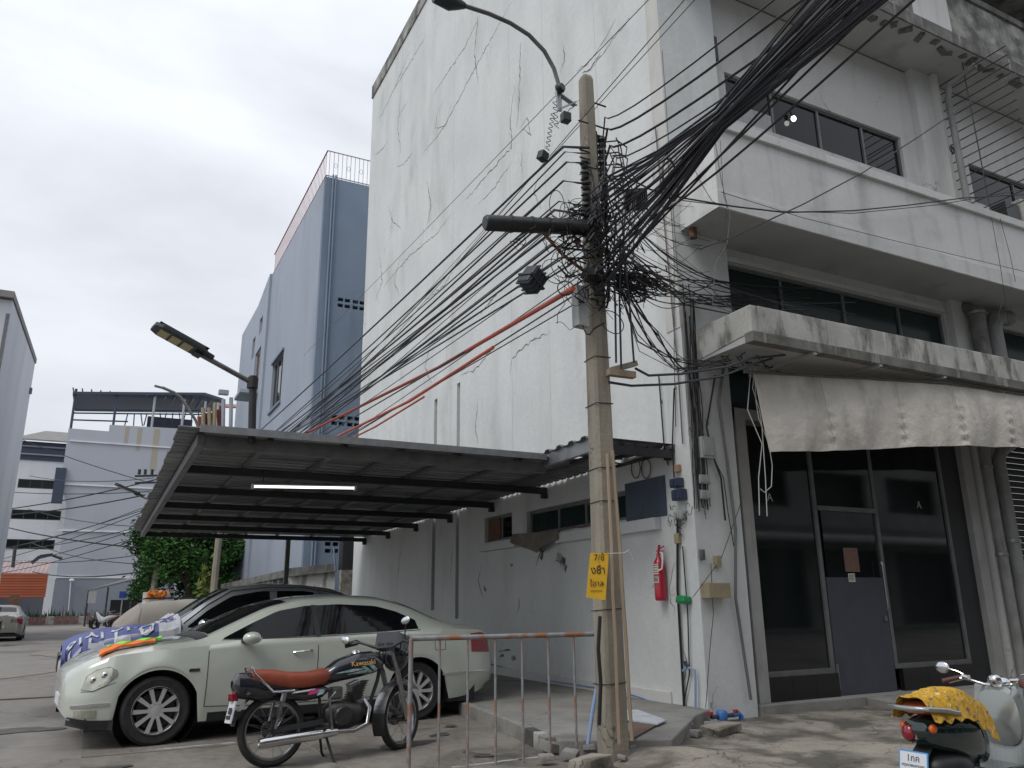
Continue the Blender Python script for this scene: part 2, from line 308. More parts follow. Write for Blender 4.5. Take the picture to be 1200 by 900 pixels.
M_['whitebl'] = mat('white_building', (.68, .69, .72), (.6, .61, .64), .3, dirt=(.45, .45, .45), dsc=.6, dst=(1, 1, .2), dlo=.5, dhi=.75, damt=.5)
M_['leftbl'] = mat('pale_lilac_wall', (.60, .62, .66), (.54, .56, .60), .15, (1, 1, .4), dirt=(.34, .35, .38), dsc=.4, dst=(1, 1, .15), dlo=.5, dhi=.75, damt=.5)
M_['rustst'] = mat('rust_streak', (.40, .33, .22), (.33, .32, .30), 3, (1, 1, .2), rough=.9)
M_['navyroof'] = mat('navy_steel', (.035, .05, .085), rough=.5)
M_['asb'] = mat('grey_roof_sheets', (.25, .245, .235), (.2, .195, .19), 2, rough=.9)
M_['pinkroof'] = mat('pink_tin_roof', (.42, .30, .28), (.34, .25, .24), .8, rough=.7)
M_['orangepanel'] = mat('orange_slat', (.42, .105, .045), (.36, .09, .04), .7, rough=.6, piece=.1)
M_['kr'] = mat('kerb_red', (.23, .09, .08), (.28, .2, .18), 5, rough=.9, dirt=(.2, .19, .18), dsc=5, dlo=.45, dhi=.65)
M_['kw'] = mat('kerb_white', (.48, .46, .43), (.35, .33, .31), 5, rough=.9, dirt=(.2, .19, .18), dsc=5, dlo=.45, dhi=.65)
M_['kb'] = mat('kerb_black', (.05, .055, .055), (.09, .09, .085), 8, rough=.9)
M_['railred'] = mat('red_brown_rail', (.30, .10, .09), rough=.6)
M_['railwhite'] = mat('rusty_white_rail', (.46, .43, .42), (.34, .24, .2), 9, rough=.6)
M_['leaf'] = mat('leaf_green', (.055, .15, .03), (.03, .09, .02), .8, rough=.5, spec=.35, piece=0)
M_['leaf2'] = mat('leaf_dark', (.022, .07, .018), (.035, .095, .024), .8, rough=.5, spec=.3)
M_['leafy'] = mat('yellow_green_leaf', (.16, .18, .03), (.08, .13, .02), 2, rough=.6)
M_['flower'] = mat('orange_flower', (.75, .20, .02), (.8, .35, .05), 6, rough=.7)
M_['bark'] = mat('bark', (.12, .10, .08), (.08, .07, .055), 5, (1, 1, .3), rough=.95, bump=.01, bsc=12)
M_['carg'] = mat('pale_green_grey_car_paint', (.54, .57, .505), (.51, .54, .48), 2, rough=.25, metal=.15, coat=1, dirt=(.34, .33, .28), dsc=3, dst=(1, 1, 2), dlo=.55, dhi=.85, damt=.25)
M_['silver'] = mat('silver_car_paint', (.42, .44, .46), rough=.28, metal=.6, coat=.6)
M_['gold'] = mat('beige_car_paint', (.42, .40, .35), rough=.3, metal=.4, coat=.6)
M_['cglass'] = mat('tinted_car_glass', (.004, .005, .006), rough=.05, spec=.3)
M_['tyre'] = mat('tyre_rubber', (.017, .017, .018), (.028, .027, .026), 14, rough=.85, bump=.002, bsc=60)
M_['rim'] = mat('alloy_rim', (.62, .62, .62), rough=.35, metal=.55)
M_['chrome'] = mat('chrome', (.62, .62, .62), rough=.12, metal=1.)
M_['dullchr'] = mat('dull_chrome', (.42, .42, .43), (.33, .33, .34), 14, rough=.3, metal=.95)
M_['lens'] = mat('headlamp_lens', (.60, .60, .50), (.36, .37, .30), 9, rough=.08, metal=.55, coat=1)
M_['tail'] = mat('red_tail_lens', (.22, .008, .02), rough=.15, coat=.6)
M_['amber'] = mat('amber_lens', (.65, .12, .02), rough=.2, coat=.5)
M_['tarp'] = mat('beige_car_cover', (.30, .275, .24), (.26, .24, .21), 2, rough=.85, bump=.01, bsc=5)
M_['banner'] = mat('blue_banner_cloth', (.075, .10, .27), (.10, .12, .29), 3, rough=.6, bump=.01, bsc=5)
M_['bannerw'] = mat('white_banner_print', (.55, .56, .58), (.42, .44, .5), 9, rough=.7)
M_['hiv'] = mat('lime_cloth', (.25, .75, .05), rough=.7)
M_['hio'] = mat('orange_cloth', (.85, .19, .03), rough=.7)
M_['mblack'] = mat('motorcycle_black_paint', (.012, .014, .02), rough=.18, coat=.8)
M_['seat'] = mat('brown_red_vinyl', (.30, .065, .032), (.24, .052, .028), 9, rough=.38, bump=.006, bsc=14)
M_['engine'] = mat('dark_engine_metal', (.05, .05, .05), (.08, .08, .078), 14, rough=.4, metal=.7)
M_['teald'] = mat('turquoise_decal', (.10, .33, .32), (.5, .6, .6), 25, rough=.3)
M_['pink'] = mat('pink_decal', (.55, .06, .22), rough=.3)
M_['goldt'] = mat('gold_lettering', (.65, .42, .18), rough=.35)
M_['scgreen'] = mat('scooter_dark_green_paint', (.008, .022, .020), rough=.12, coat=.9)
M_['scgrey'] = mat('scooter_silver_paint', (.30, .32, .31), rough=.25, metal=.5, coat=.7)
M_['cloth'] = mat('yellow_patterned_cloth', (.62, .36, .02), (.5, .27, .015), 14, rough=.85, bump=.012, bsc=26, dirt=(.05, .08, .13), dsc=34, dlo=.56, dhi=.62, damt=.9, dirt2=(.75, .68, .45), d2sc=27, d2lo=.58, d2hi=.64, d2amt=.8)
M_['plate'] = mat('plate_white', (.62, .65, .68), rough=.5)
M_['plateb'] = mat('plate_blue', (.06, .27, .60), rough=.5)
M_['brown'] = mat('brown_rubber_grip', (.10, .035, .028), rough=.6)
M_['mirror'] = mat('mirror_glass', (.75, .77, .8), rough=.03, metal=1.)
M_['cardb'] = mat('brown_board', (.16, .10, .08), (.12, .085, .07), 4, rough=.9)
M_['paleboard'] = mat('pale_board', (.50, .53, .57), (.42, .45, .5), 5, rough=.5, dirt=(.3, .3, .28), dsc=5, dlo=.5, dhi=.7, damt=.6)
M_['oil'] = mat('oil_stain', (.045, .042, .038), (.10, .095, .085), 7, rough=.6)
M_['patch'] = mat('cement_patch', (.30, .275, .24), (.22, .2, .175), 5, rough=.95, fine=.5, bump=.01, bsc=20)
M_['signblue'] = mat('blue_sign', (.03, .07, .30), rough=.5)

# ------------------------------------------------------------------ the ground
def struct(name, mb, m, **k): return mb.build(name, m, kind='structure', **k)
mb = MB(); mb.add([(-300, -200, 0), (300, -200, 0), (300, 500, 0), (-300, 500, 0)], [(0, 1, 2, 3)]); struct('road', mb, M_['asph'], origin=(0, 0, 0))
slab_ = thing('parking_apron', None, None); slab_['kind'] = 'structure'
ys = [-1.55, 1.05, 3.9, 6.8, 9.7, 12.7, 15.7]; xs = [-6.12, -4.2, -1.9]
for i in range(2):
    for j in range(6):
        g = .012
        b = MB(); b.box(xs[i]+g, xs[i+1]-g, ys[j]+g, ys[j+1]-g, -.05, .006+.002*((i+j) % 2)); b.build('slab', M_['apron'], slab_)
b = MB(); b.box(-60, -6.3, 6.75, 6.87, -.1, .012); struct('road_joint', b, M_['kb'])
for (p, q, wd) in (((173, 879), (275, 870), .05), ((530, 899), (640, 886), .05)):
    P, Q = at(*p, z=.009), at(*q, z=.009); b = MB()
    b.bar((P.x, P.y, .007), (Q.x, Q.y, .007), wd, .006); struct('painted_line', b, M_['line'])
# raised walkway along the side wall
b = MB()
wk = [(-2.42, -1.0), (-2.20, .2), (-2.02, 1.8), (-1.98, 5), (-1.98, 16.5), (.02, 16.5), (.02, -.12), (-.35, -.35), (-1.55, -1.45)]
b.prism([(x, y, -.05) for x, y in wk], (0, 0, .18)); struct('side_walkway', b, M_['conc'], bevel=.015)
kb = thing('painted_kerb', None, None); kb['kind'] = 'structure'
for i, (m, t0, t1) in enumerate((('conc', -.9, -.70), ('kw', -.70, -.56), ('kb', -.56, -.30), ('conc', -.30, .3), ('conc', .3, 1.1), ('conc', 1.1, 1.9))):
    b = MB(); x0 = np.interp(t0, [-1, .2, 1.8], [-2.42, -2.2, -2.02]); x1 = np.interp(t1, [-1, .2, 1.8], [-2.42, -2.2, -2.02])
    b.bar((x0-.05, t0+.006, .07), (x1-.05, t1-.006, .07), .10, .15); b.build('kerb_stone', M_[m], kb, bevel=.01)
# rough pavement in front of the shop
def hnoise(x, y):
    return (math.sin(x*2.1+1.3*math.sin(y*1.7))*.5+math.sin(y*3.3+x*1.1)*.3+math.sin(x*6.1-y*4.7)*.2)
def pave(u, v):
    x = -2.6+u*17; y = -2.9-1.2*math.sin(u*9)*.15+v*2.9
    m = max(0, 1-math.hypot((x+1.75)/.95, (y+1.75)/.75)); m2 = max(0, 1-math.hypot((x+.7)/.8, (y+.75)/.4))
    e = min(1, v*5)*min(1, u*25)
    return (x, y, -.02+e*(.035+.014*hnoise(x, y)+.004*hnoise(x*4, y*4)+.10*m*m*(3-2*m)+.04*m2))
b = MB(); b.grid(pave, 260, 60); struct('front_pavement', b, M_['conc2'], smooth=True, fix=False)
pv = bpy.data.objects['front_pavement']
# rubble near the pole and at the wall corner
rb = [(652, 868, .16), (645, 872, .13), (665, 866, .12), (668, 880, .1), (640, 884, .09), (722, 858, .07), (735, 862, .08), (752, 858, .06), (768, 853, .07), (777, 866, .05), (790, 862, .05), (742, 872, .05), (755, 878, .04),
      (700, 884, .07), (815, 856, .10), (835, 846, .12), (808, 848, .07), (690, 873, .08), (729, 884, .06), (776, 848, .06)]
for k, (x, y, s) in enumerate(rb):
    P = at(x, y, z=.09); b = MB(); b.cbox((P.x, P.y, .07), (s*1.3, s, s*.55), (random.uniform(-.2, .2), random.uniform(-.2, .2), random.uniform(0, 3)), s*.10)
    b.build('concrete_chunk', M_['conc'], None, bevel=.006, label=('broken concrete lump lying against the foot of the utility pole' if x > 685 and x < 760 else 'broken concrete lump beside the end of the rusty railing' if x <= 685 else 'broken concrete lump below the corner of the white building'),
            cat='rubble', group='broken concrete around the pole and wall corner')
# broken slab blocks between pole and corner
for k, (px, py, sx, sy, a, lb) in enumerate(((692, 893, .36, .2, .5, 'tilted broken pavement slab just in front of the utility pole'), (793, 845, .62, .26, .62, 'long broken concrete edge leading from the pole to the wall corner'), (845, 853, .42, .2, .3, 'flat concrete slab under the blue water meter'))):
    P = at(px, py, z=.08); b = MB(); b.cbox((P.x, P.y, .075), (sx, sy, .09), (.04, -.05, a), .02); b.build('broken_slab', M_['conc2'], None, bevel=.008, label=lb, cat='paving slab')

# ------------------------------------------------------------------ the white corner building
def wall(fn, u0, u1, v0, v1, ops, d0, d1):
    """wall with real openings: fn(u, d, v) -> point, ops = [(u0,u1,v0,v1)], d0..d1 thickness"""
    us = sorted({u0, u1, *[x for o in ops for x in o[:2] if u0 < x < u1]}); vs = sorted({v0, v1, *[x for o in ops for x in o[2:] if v0 < x < v1]}); b = MB()
    solid = lambda i, j: 0 <= i < len(us)-1 and 0 <= j < len(vs)-1 and not any(o[0] <= (us[i]+us[i+1])/2 <= o[1] and o[2] <= (vs[j]+vs[j+1])/2 <= o[3] for o in ops)
    for i in range(len(us)-1):
        for j in range(len(vs)-1):
            if not solid(i, j): continue
            a, c, e, g = us[i], us[i+1], vs[j], vs[j+1]
            for d in (d0, d1): b.add([fn(a, d, e), fn(c, d, e), fn(c, d, g), fn(a, d, g)], [(0, 1, 2, 3)])
            if not solid(i-1, j): b.add([fn(a, d0, e), fn(a, d1, e), fn(a, d1, g), fn(a, d0, g)], [(0, 1, 2, 3)])
            if not solid(i+1, j): b.add([fn(c, d0, e), fn(c, d1, e), fn(c, d1, g), fn(c, d0, g)], [(0, 1, 2, 3)])
            if not solid(i, j-1): b.add([fn(a, d0, e), fn(a, d1, e), fn(c, d1, e), fn(c, d0, e)], [(0, 1, 2, 3)])
            if not solid(i, j+1): b.add([fn(a, d0, g), fn(a, d1, g), fn(c, d1, g), fn(c, d0, g)], [(0, 1, 2, 3)])
    return b
def weld(o):
    bm = bmesh.new(); bm.from_mesh(o.data); bmesh.ops.remove_doubles(bm, verts=bm.verts, dist=1e-4); bmesh.ops.recalc_face_normals(bm, faces=bm.faces); bm.to_mesh(o.data); bm.free(); return o
XW = lambda u, d, v: (d, u, v)      # wall lying in x = d, u along y
YW = lambda u, d, v: (u, d, v)      # wall lying in y = d, u along x
BL = thing('corner_shophouse', 'tall weathered white corner shophouse with cracked blank side wall and stained balconies', 'building', (6, 7, 0))
H = 17.0
slits = [(6.84, 7.0, 1.0, 5.65), (8.08, 8.26, 1.15, 5.6)]
ops = [(4.58, 5.66, 2.33, 2.77), (.40, 4.05, 2.33, 2.72)]+slits
weld(wall(XW, .25, 14.1, 0, H, ops, 0, .25).build('side_wall', M_['wall'], BL))
for o in slits:
    b = MB(); b.box(.07, .12, o[0]+.001, o[1]-.001, o[2]+.001, o[3]-.001); b.build('slit_panel', M_['alu'], BL)
b = MB(); b.box(-.010, .0, -.118, .16, 4.6, 16.99); b.build('corner_strip', M_['strip'], BL)
for px in (466, 531, 598, 640, 706): P = at(px, 250, x=0); b = MB(); b.box(-.004, .0, P.y-.006, P.y+.006, 3.3, 16.9); b.build('render_joint', M_['facade'], BL)
b = MB(); b.box(-.035, .22, -.14, 14.14, H, H+.45); b.build('roof_coping', M_['wallmould'], BL)
b = MB(); b.box(.26, 14, -.02, 14.05, H, H+.1); b.build('roof', M_['conc'], BL)
b = MB(); b.box(.26, 14, 13.9, 14.1, 0, H); b.build('rear_wall', M_['wall'], BL)
b = MB(); b.box(-.035, .0, .5, 6.2, .1, .26); b.build('wall_footing', M_['facade'], BL, bevel=.01)
b = MB(); b.box(-.10, .0, .52, 3.0, 2.14, 2.29); b.build('window_ledge', M_['wall'], BL, bevel=.008)
b = MB(); b.box(-.10, .0, 4.3, 5.75, 2.17, 2.30); b.build('window_ledge', M_['wall'], BL, bevel=.008)
b = MB(); b.box(-.04, .0, 3.0, 4.3, 2.18, 2.29); b.build('window_ledge', M_['wall'], BL)
def window(parent, fn, u0, u1, v0, v1, d, cuts, fm='alu', gm='glass', t=.05, rails=()):
    """frame with panes; cuts = inner mullion positions"""
    f = MB(); edges = [u0, *cuts, u1]
    def bx(a, c, e, g, k0, k1):
        p, q = fn(a, k0, e), fn(c, k1, g); f.box(min(p[0], q[0]), max(p[0], q[0]), min(p[1], q[1]), max(p[1], q[1]), min(p[2], q[2]), max(p[2], q[2]))
    bx(u0, u1, v0, v0+t, d-.03, d+.03); bx(u0, u1, v1-t, v1, d-.03, d+.03)
    for i, e in enumerate(edges):
        a = e if i == 0 else e-t if i == len(edges)-1 else e-t/2
        bx(a, a+t, v0+t, v1-t, d-.028, d+.028)
    fo = f.build('window_frame', M_[fm], parent)
    for i in range(len(edges)-1):
        p = MB(); a, c = edges[i]+(t if i == 0 else t/2), edges[i+1]-(t if i == len(edges)-2 else t/2)
        p.add([fn(a, d, v0+t), fn(c, d, v0+t), fn(c, d, v1-t), fn(a, d, v1-t)], [(0, 1, 2, 3)])
        p.add([fn(a, d+.012, v0+t), fn(c, d+.012, v0+t), fn(c, d+.012, v1-t), fn(a, d+.012, v1-t)], [(0, 1, 2, 3)])
        p.build('pane', M_[gm], fo, fix=False)
    return fo
window(BL, XW, 4.58, 5.66, 2.33, 2.77, .10, [5.1])
window(BL, XW, 1.22, 4.05, 2.33, 2.72, .10, [2.35, 3.13], gm='gglass')
b = MB(); b.box(-.012, .012, .38, 1.235, 2.30, 2.80); b.build('board', M_['board'], BL, label='flat blue grey board closing the near end of the side window')
b = MB(); b.box(.06, .10, 5.15, 5.62, 2.36, 2.74); b.build('shutter_board', M_['rust2'], BL)
# corner column and facade bays
COL = [(0, .72), (5.60, 6.12), (11.3, 11.9)]
for i, (a, c) in enumerate(COL):
    y = -.12 if i == 0 else -.10; m = 'wall' if i == 0 else 'facade'
    b = MB(); b.box(a, c, y, .25, 0, H); b.build('column', M_[m], BL)
    b = MB(); b.box(c-.05, c+(.15 if i == 0 else .08), y-.002, .24, 4.37, 5.93); b.build('pier', M_[m], BL)
    b = MB(); b.box(c-.05, c+(.28 if i == 0 else .05), y-(.002 if i == 0 else .1), .24, 6.18, 10.29); b.build('pier', M_[m], BL)
f2 = [(.95, 5.55, 4.62, 5.72), (7.05, 11.2, 4.62, 5.72)]
f3 = [(1.28, 5.18, 8.08, 8.86), (7.0, 11.2, 8.08, 8.86)]
f4 = [(1.3, 5.4, 12.3, 13.4), (6.6, 11.0, 12.3, 13.4)]
weld(wall(YW, .74, 14, 4.58, 10.28, f2+f3, .02, .25).build('facade_wall', M_['facade'], BL))
weld(wall(YW, .84, 14, 10.56, H, f4, .02, .25).build('facade_wall', M_['facade'], BL))
b = MB(); b.box(1.0, 1.12, -.06, .02, 8.95, 9.35); b.build('wall_vent', M_['blackp'], BL)
for (a, c, z0, z1), cuts, gm in zip(f2+f3+f4, ([2.02, 3.28, 4.51], [8.4, 9.8], [2.25, 3.25, 4.27], [8.4, 9.8], [2.7, 4.1], [8, 9.5]), ('gglass', 'gglass', 'glass', 'glass', 'glass', 'glass')):
    window(BL, YW, a, c, z0, z1, .10, cuts, gm=gm, t=.045)
b = MB(); b.box(.95, 5.55, -.02, .02, 5.73, 5.80); b.build('lintel', M_['facade'], BL)
# balconies
def balcony(z0, x0, parts, m1, m2):
    yb = -.83
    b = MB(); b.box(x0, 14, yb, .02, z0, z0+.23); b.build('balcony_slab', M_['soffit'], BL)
    b = MB(); b.box(x0-.01, 14, yb-.03, yb, z0-.004, z0+.24); b.build('slab_edge', M_[m1], BL, bevel=.006)
    b = MB(); b.box(x0-.03, x0-.01, yb-.03, -.125, z0-.004, z0+.24); b.build('slab_edge', M_[m1], BL, bevel=.004)
    b = MB(); b.box(x0, 14, yb, yb+.10, z0+.24, z0+1.14); b.build('parapet', M_[m2], BL)
    b = MB(); b.box(x0, x0+.10, yb+.10, -.125, z0+.24, z0+1.14); b.build('parapet', M_[m2], BL)
    b = MB(); b.box(x0-.03, 14, yb-.045, yb+.15, z0+1.14, z0+1.27); b.build('parapet_coping', M_[m1], BL, bevel=.008)
    b = MB(); b.box(x0-.03, x0+.15, yb+.15, -.125, z0+1.14, z0+1.27); b.build('parapet_coping', M_[m1], BL, bevel=.008)
balcony(5.94, .13, 1, 'balc', 'balc')
balcony(10.30, .13, 1, 'mould', 'balc')
for a, c in ((.3, 4.75), (5.75, 14)):
    b = MB(); b.box(a, c, -.836, -.83, 10.56, 11.43); b.build('mould_patch', M_['wallmould'], BL)
b = MB(); b.box(.1, 14, -1.25, .02, 12.1, 12.3); b.build('upper_eave', M_['wallmould'], BL)
# spalled soffit edge: broken plaster lumps under the third floor balcony
for i in range(16):
    x = 3.6+i*.28+random.uniform(-.08, .08); b = MB(); b.cbox((x, -.70+random.uniform(-.05, .05), 10.285), (random.uniform(.08, .2), random.uniform(.06, .14), .03), (0, 0, random.uniform(0, 3)), .02); b.build('spalled_plaster', M_['mould'], BL)
# canopy over the shop front
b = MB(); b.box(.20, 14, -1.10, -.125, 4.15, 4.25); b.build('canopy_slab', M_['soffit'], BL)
b = MB(); b.prism([(.19, -1.12, 4.25), (.19, -.125, 4.16), (.19, -.125, 4.58), (.19, -1.12, 4.58)], (.12, 0, 0)); b.build('canopy_end', M_['canopy'], BL, bevel=.01)
b = MB(); b.box(.31, 14, -1.12, -1.0, 4.25, 4.585); b.build('canopy_face', M_['canopy'], BL, bevel=.01)
b = MB(); b.box(.185, 14, -1.128, -1.0, 4.135, 4.262); b.build('canopy_drip', M_['mould'], BL, bevel=.006)
b = MB(); b.box(.31, 14, -1.0, .02, 4.25, 4.36); b.build('canopy_top', M_['mould'], BL)
for k, x in enumerate((1.15, 2.3, 3.55)):
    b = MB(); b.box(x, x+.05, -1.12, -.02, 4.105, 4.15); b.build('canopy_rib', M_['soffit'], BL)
# shop front
b = MB(); b.box(.74, 14, -.17, .3, -.05, .125); b.build('threshold_step', M_['conc'], BL, bevel=.01)
b = MB(); b.prism([(2.45, -1.0, .0), (2.45, -.17, .0), (2.45, -.17, .115), (2.45, -.75, .085)], (2.1, 0, 0)); b.build('door_ramp', M_['conc'], BL, bevel=.01)
b = MB(); b.box(.83, 1.0, -.05, .12, .125, 3.66); b.build('pilaster', M_['pil'], BL, bevel=.004)
b = MB(); b.box(.83, 5.5, -.04, .12, 3.53, 3.66); b.build('head_beam', M_['pil'], BL)
b = MB(); b.box(.74, 5.58, .0, .1, 3.66, 4.40); b.build('sign_board', M_['teal'], BL)
b = MB(); b.box(5.29, 5.50, -.06, .12, .125, 3.53); b.build('pilaster', M_['pil'], BL, bevel=.004)
b = MB(); b.box(4.88, 5.29, .03, .08, .125, 3.53); b.build('reveal_panel', M_['shutter'], BL)
for a, c in ((1.0, 2.19), (3.38, 4.88)):
    n = 3
    for i in range(n):
        w_ = (c-a)/n; b = MB(); b.box(a+i*w_+.002, a+(i+1)*w_-.002, -.02, .05, .125, .40); b.build('plinth_tile', M_['tile'], BL)
def shopglass(u0, u1, z0, z1): window(BL, YW, u0, u1, z0, z1, .05, [], t=.06, gm='sglass')
shopglass(1.0, 2.19, .40, 3.53); shopglass(3.30, 4.88, .40, 3.53)
b = MB(); b.box(2.19, 3.30, .035, .065, 2.48, 3.53); b.build('transom_glass', M_['sglass'], BL)
D = MB(); D.box(2.21, 3.28, .02, .07, .13, 1.56); D = D.build('door', M_['door'], BL)
b = MB(); b.box(2.25, 3.24, .03, .06, 1.56, 2.42); b.build('door_glass', M_['sglass'], D)
b = MB(); b.box(2.19, 3.30, .0, .08, 2.42, 2.48); b.build('door_head', M_['alu'], BL)
b = MB(); b.tube([(3.22, -.03, 1.14), (3.22, -.05, 1.18), (3.22, -.05, 1.72), (3.22, -.03, 1.76)], .012, 8); b.build('handle', M_['dullchr'], D)
b = MB(); b.box(3.19, 3.24, .0, .02, 1.0, 1.06); b.build('lock', M_['dullchr'], D)
b = MB(); b.box(3.0, 3.9, .01, .016, 2.0, 2.02) if False else b.box(2.2, 2.23, .0, .02, .2, .5); b.build('hinge', M_['alu'], D)
p = at(999, 656, y=0); b = MB(); b.box(p.x-.14, p.x+.13, .010, .018, p.z-.155, p.z+.155); b.build('notice_card', M_['brownpaper'], D, label='brown paper notice taped to the shop door')
p = at(999, 677, y=0); b = MB(); b.box(p.x-.06, p.x+.06, .009, .016, p.z-.055, p.z+.055); b.build('notice_card', M_['paper'], D, label='small white notice below the brown paper on the shop door')
for i in range(4):
    b = MB(); b.box(p.x-.045, p.x+.04-.01*(i % 2), .006, .009, p.z+.03-i*.02, p.z+.036-i*.02); b.build('notice_print', M_['ink'], D)
for q in ((903, 583), (1078, 592)):
    p = at(*q, y=.03); text('A', 'window_letter', M_['greybox'], BL, .15, frame((p.x, .044, p.z), (1, 0, 0), (0, 0, 1)), .001)
# next unit: dark roller shutter of slats, deep reveal
sh = thing('roller_shutter', 'dark roller shutter of the next shop beyond the drain pipes at the right edge', 'shutter', (8.6, .3, .12))
for i in range(36):
    b = MB(); z = .13+i*.1
    b.prism([(6.30, .30, z), (6.30, .275, z+.03), (6.30, .275, z+.07), (6.30, .30, z+.097)], (4.9, 0, 0)); b.build('slat', M_['shutter'], sh)
b = MB(); b.box(6.2, 6.30, -.02, .32, .125, 3.75); b.build('guide_rail', M_['alu'], sh)
b = MB(); b.box(6.15, 11.3, .0, .32, 3.74, 4.12); b.build('pelmet', M_['shutter'], sh)
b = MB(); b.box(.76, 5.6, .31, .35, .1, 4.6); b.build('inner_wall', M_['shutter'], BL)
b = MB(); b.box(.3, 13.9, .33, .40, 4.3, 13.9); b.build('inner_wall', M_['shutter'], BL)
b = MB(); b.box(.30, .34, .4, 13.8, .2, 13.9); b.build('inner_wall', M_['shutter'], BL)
# light bulb seen through the third floor window (hangs just behind the open pane)
LB = thing('hanging_bulb', 'lit round bulb glowing in the third floor window', 'light bulb', (2.55, .06, 8.5))
p = at(930, 139, y=.03); b = MB(); b.ell((p.x, .03, p.z), (.04, .035, .045)); b.build('bulb', M_['bulb_on'], LB, smooth=True)
b = MB(); b.cyl((p.x, .03, p.z+.03), (p.x-.01, .04, p.z+.13), .028, 10); b.build('socket', M_['blackp'], LB)
# curtain behind leftmost third floor pane
p0, p1 = at(851, 122, y=.08), at(902, 157, y=.08)
b = MB(); b.box(1.34, 2.22, .082, .087, 8.13, 8.42); b.build('curtain', M_['greybox'], BL)
# drain pipes
def pipe(name, pts, r, m, label, n=14, parent=None, clamps=()):
    t = thing(name, label, 'pipe', pts[0]); b = MB(); b.tube(pts, r, n); b.build('pipe', M_[m], t, smooth=True)
    for c in clamps: b = MB(); b.cyl((c[0], c[1], c[2]-.02), (c[0], c[1], c[2]+.02), r*1.18, n); b.build('clamp', M_['galv'], t, smooth=True)
    return t
pipe('drain_pipe', [(5.70, -.16, .12), (5.70, -.16, 3.4), (5.70, -.16, 4.1)], .075, 'pipe', 'left of the two grey drain pipes beside the shop front', clamps=[(5.70, -.16, 1.9), (5.70, -.16, 3.2)])
pipe('drain_pipe', [(6.00, -.18, .12), (6.00, -.18, 3.3), (6.03, -.22, 3.45), (6.3, -.3, 3.62), (6.8, -.3, 3.66)], .09, 'pipe', 'right of the two grey drain pipes, bending away below the canopy', clamps=[(6.0, -.18, 2.1)])
pipe('drain_pipe', [(5.98, -.25, 4.6), (5.98, -.25, 5.75), (5.98, -.05, 5.85)], .12, 'mould', 'stained vertical pipe between the second floor windows above the canopy', clamps=[(5.98, -.25, 5.7)])
pipe('drain_pipe', [(6.42, -.22, 4.6), (6.42, -.22, 5.5), (6.5, -.22, 5.7), (6.9, -.22, 5.78)], .13, 'pipe', 'fat grey pipe with a bent top on the second floor right of the stained one')
pipe('drain_pipe', [(6.22, -.30, 7.2), (6.20, -.30, 9.75), (6.22, -.36, 10.0), (6.3, -.8, 10.12)], .055, 'pipe', 'pale pipe rising along the third floor pillar and bending under the eave')
for (x, y) in ((.23, -.72), (.16, -.72)): pass
b = MB(); b.cyl((.20, -.25, 5.80), (.20, -.25, 5.94), .05, 10); b.build('pipe_stub', M_['rust2'], BL)
# balcony divider grille of horizontal bars
gr = thing('balcony_grille', 'grille of thin horizontal steel bars dividing the third floor balconies', 'grille', (6.55, -.4, 7.2))
for i in range(17):
    z = 7.35+i*.172; b = MB(); b.tube([(6.25, -1.35, z), (6.25, -.02, z)], .010, 5); b.build('bar', M_['steel'], gr)
b = MB(); b.tube([(6.25, -.62, 7.3), (6.25, -.62, 10.28)], .011, 5); b.build('upright', M_['steel'], gr)
# air conditioner on the third floor balcony
ac = thing('air_conditioner', 'stained cream outdoor air conditioner unit on the third floor balcony at the right edge', 'air conditioner', (8.2, -.45, 7.3))
p = at(1092, 218, y=-.5); b = MB(); b.box(7.15, 8.05, -.65, -.33, 7.18, 7.86); b.build('casing', M_['acw'], ac, bevel=.02)
b = MB(); b.lathe([(.03, .012), (.19, .012), (.205, 0)], (7.45, -.655, 7.5), (0, -1, 0), 20); b.build('fan_grille', M_['steel'], ac)
b = MB(); b.box(6.72, 7.1, -.62, -.35, 7.18, 7.72); b.build('coil', M_['blackp'], ac, label='black condenser coil end of the unit')
for i in range(10):
    b = MB(); b.box(6.715, 6.72, -.61, -.36, 7.22+i*.05, 7.235+i*.05); b.build('fin', M_['steel2'], ac)
# opposite shop row (across the street, seen mirrored in the shop glass)
OP = thing('opposite_shophouse', 'grey shophouse row across the street, only mirrored in the shop windows', 'building', (0, -18, 0))
weld(wall(YW, -14, 76, 0, 15.5, [(a, a+4.2, .1, 3.4) for a in range(-13, 75, 5)]+[(a, a+3.6, zz, zz+1.7) for a in range(-13, 75, 5) for zz in (5.2, 8.8, 12.4)], -18, -17.8).build('facade_wall', M_['oppwall'], OP))
b = MB(); b.box(-14, 76, -19.2, -18.4, 0, 15.5); b.build('rooms', M_['shutter'], OP)
b = MB(); b.prism([(-14, -17.8, 4.4), (-14, -16.0, 3.75), (-14, -16.0, 3.65), (-14, -17.8, 4.2)], (90, 0, 0)); b.build('awning_sheet', M_['zinc'], OP)
b = MB(); b.cyl((-14, -15.95, 3.72), (76, -15.95, 3.72), .16, 10); b.build('awning_roll', M_['whitebl'], OP)

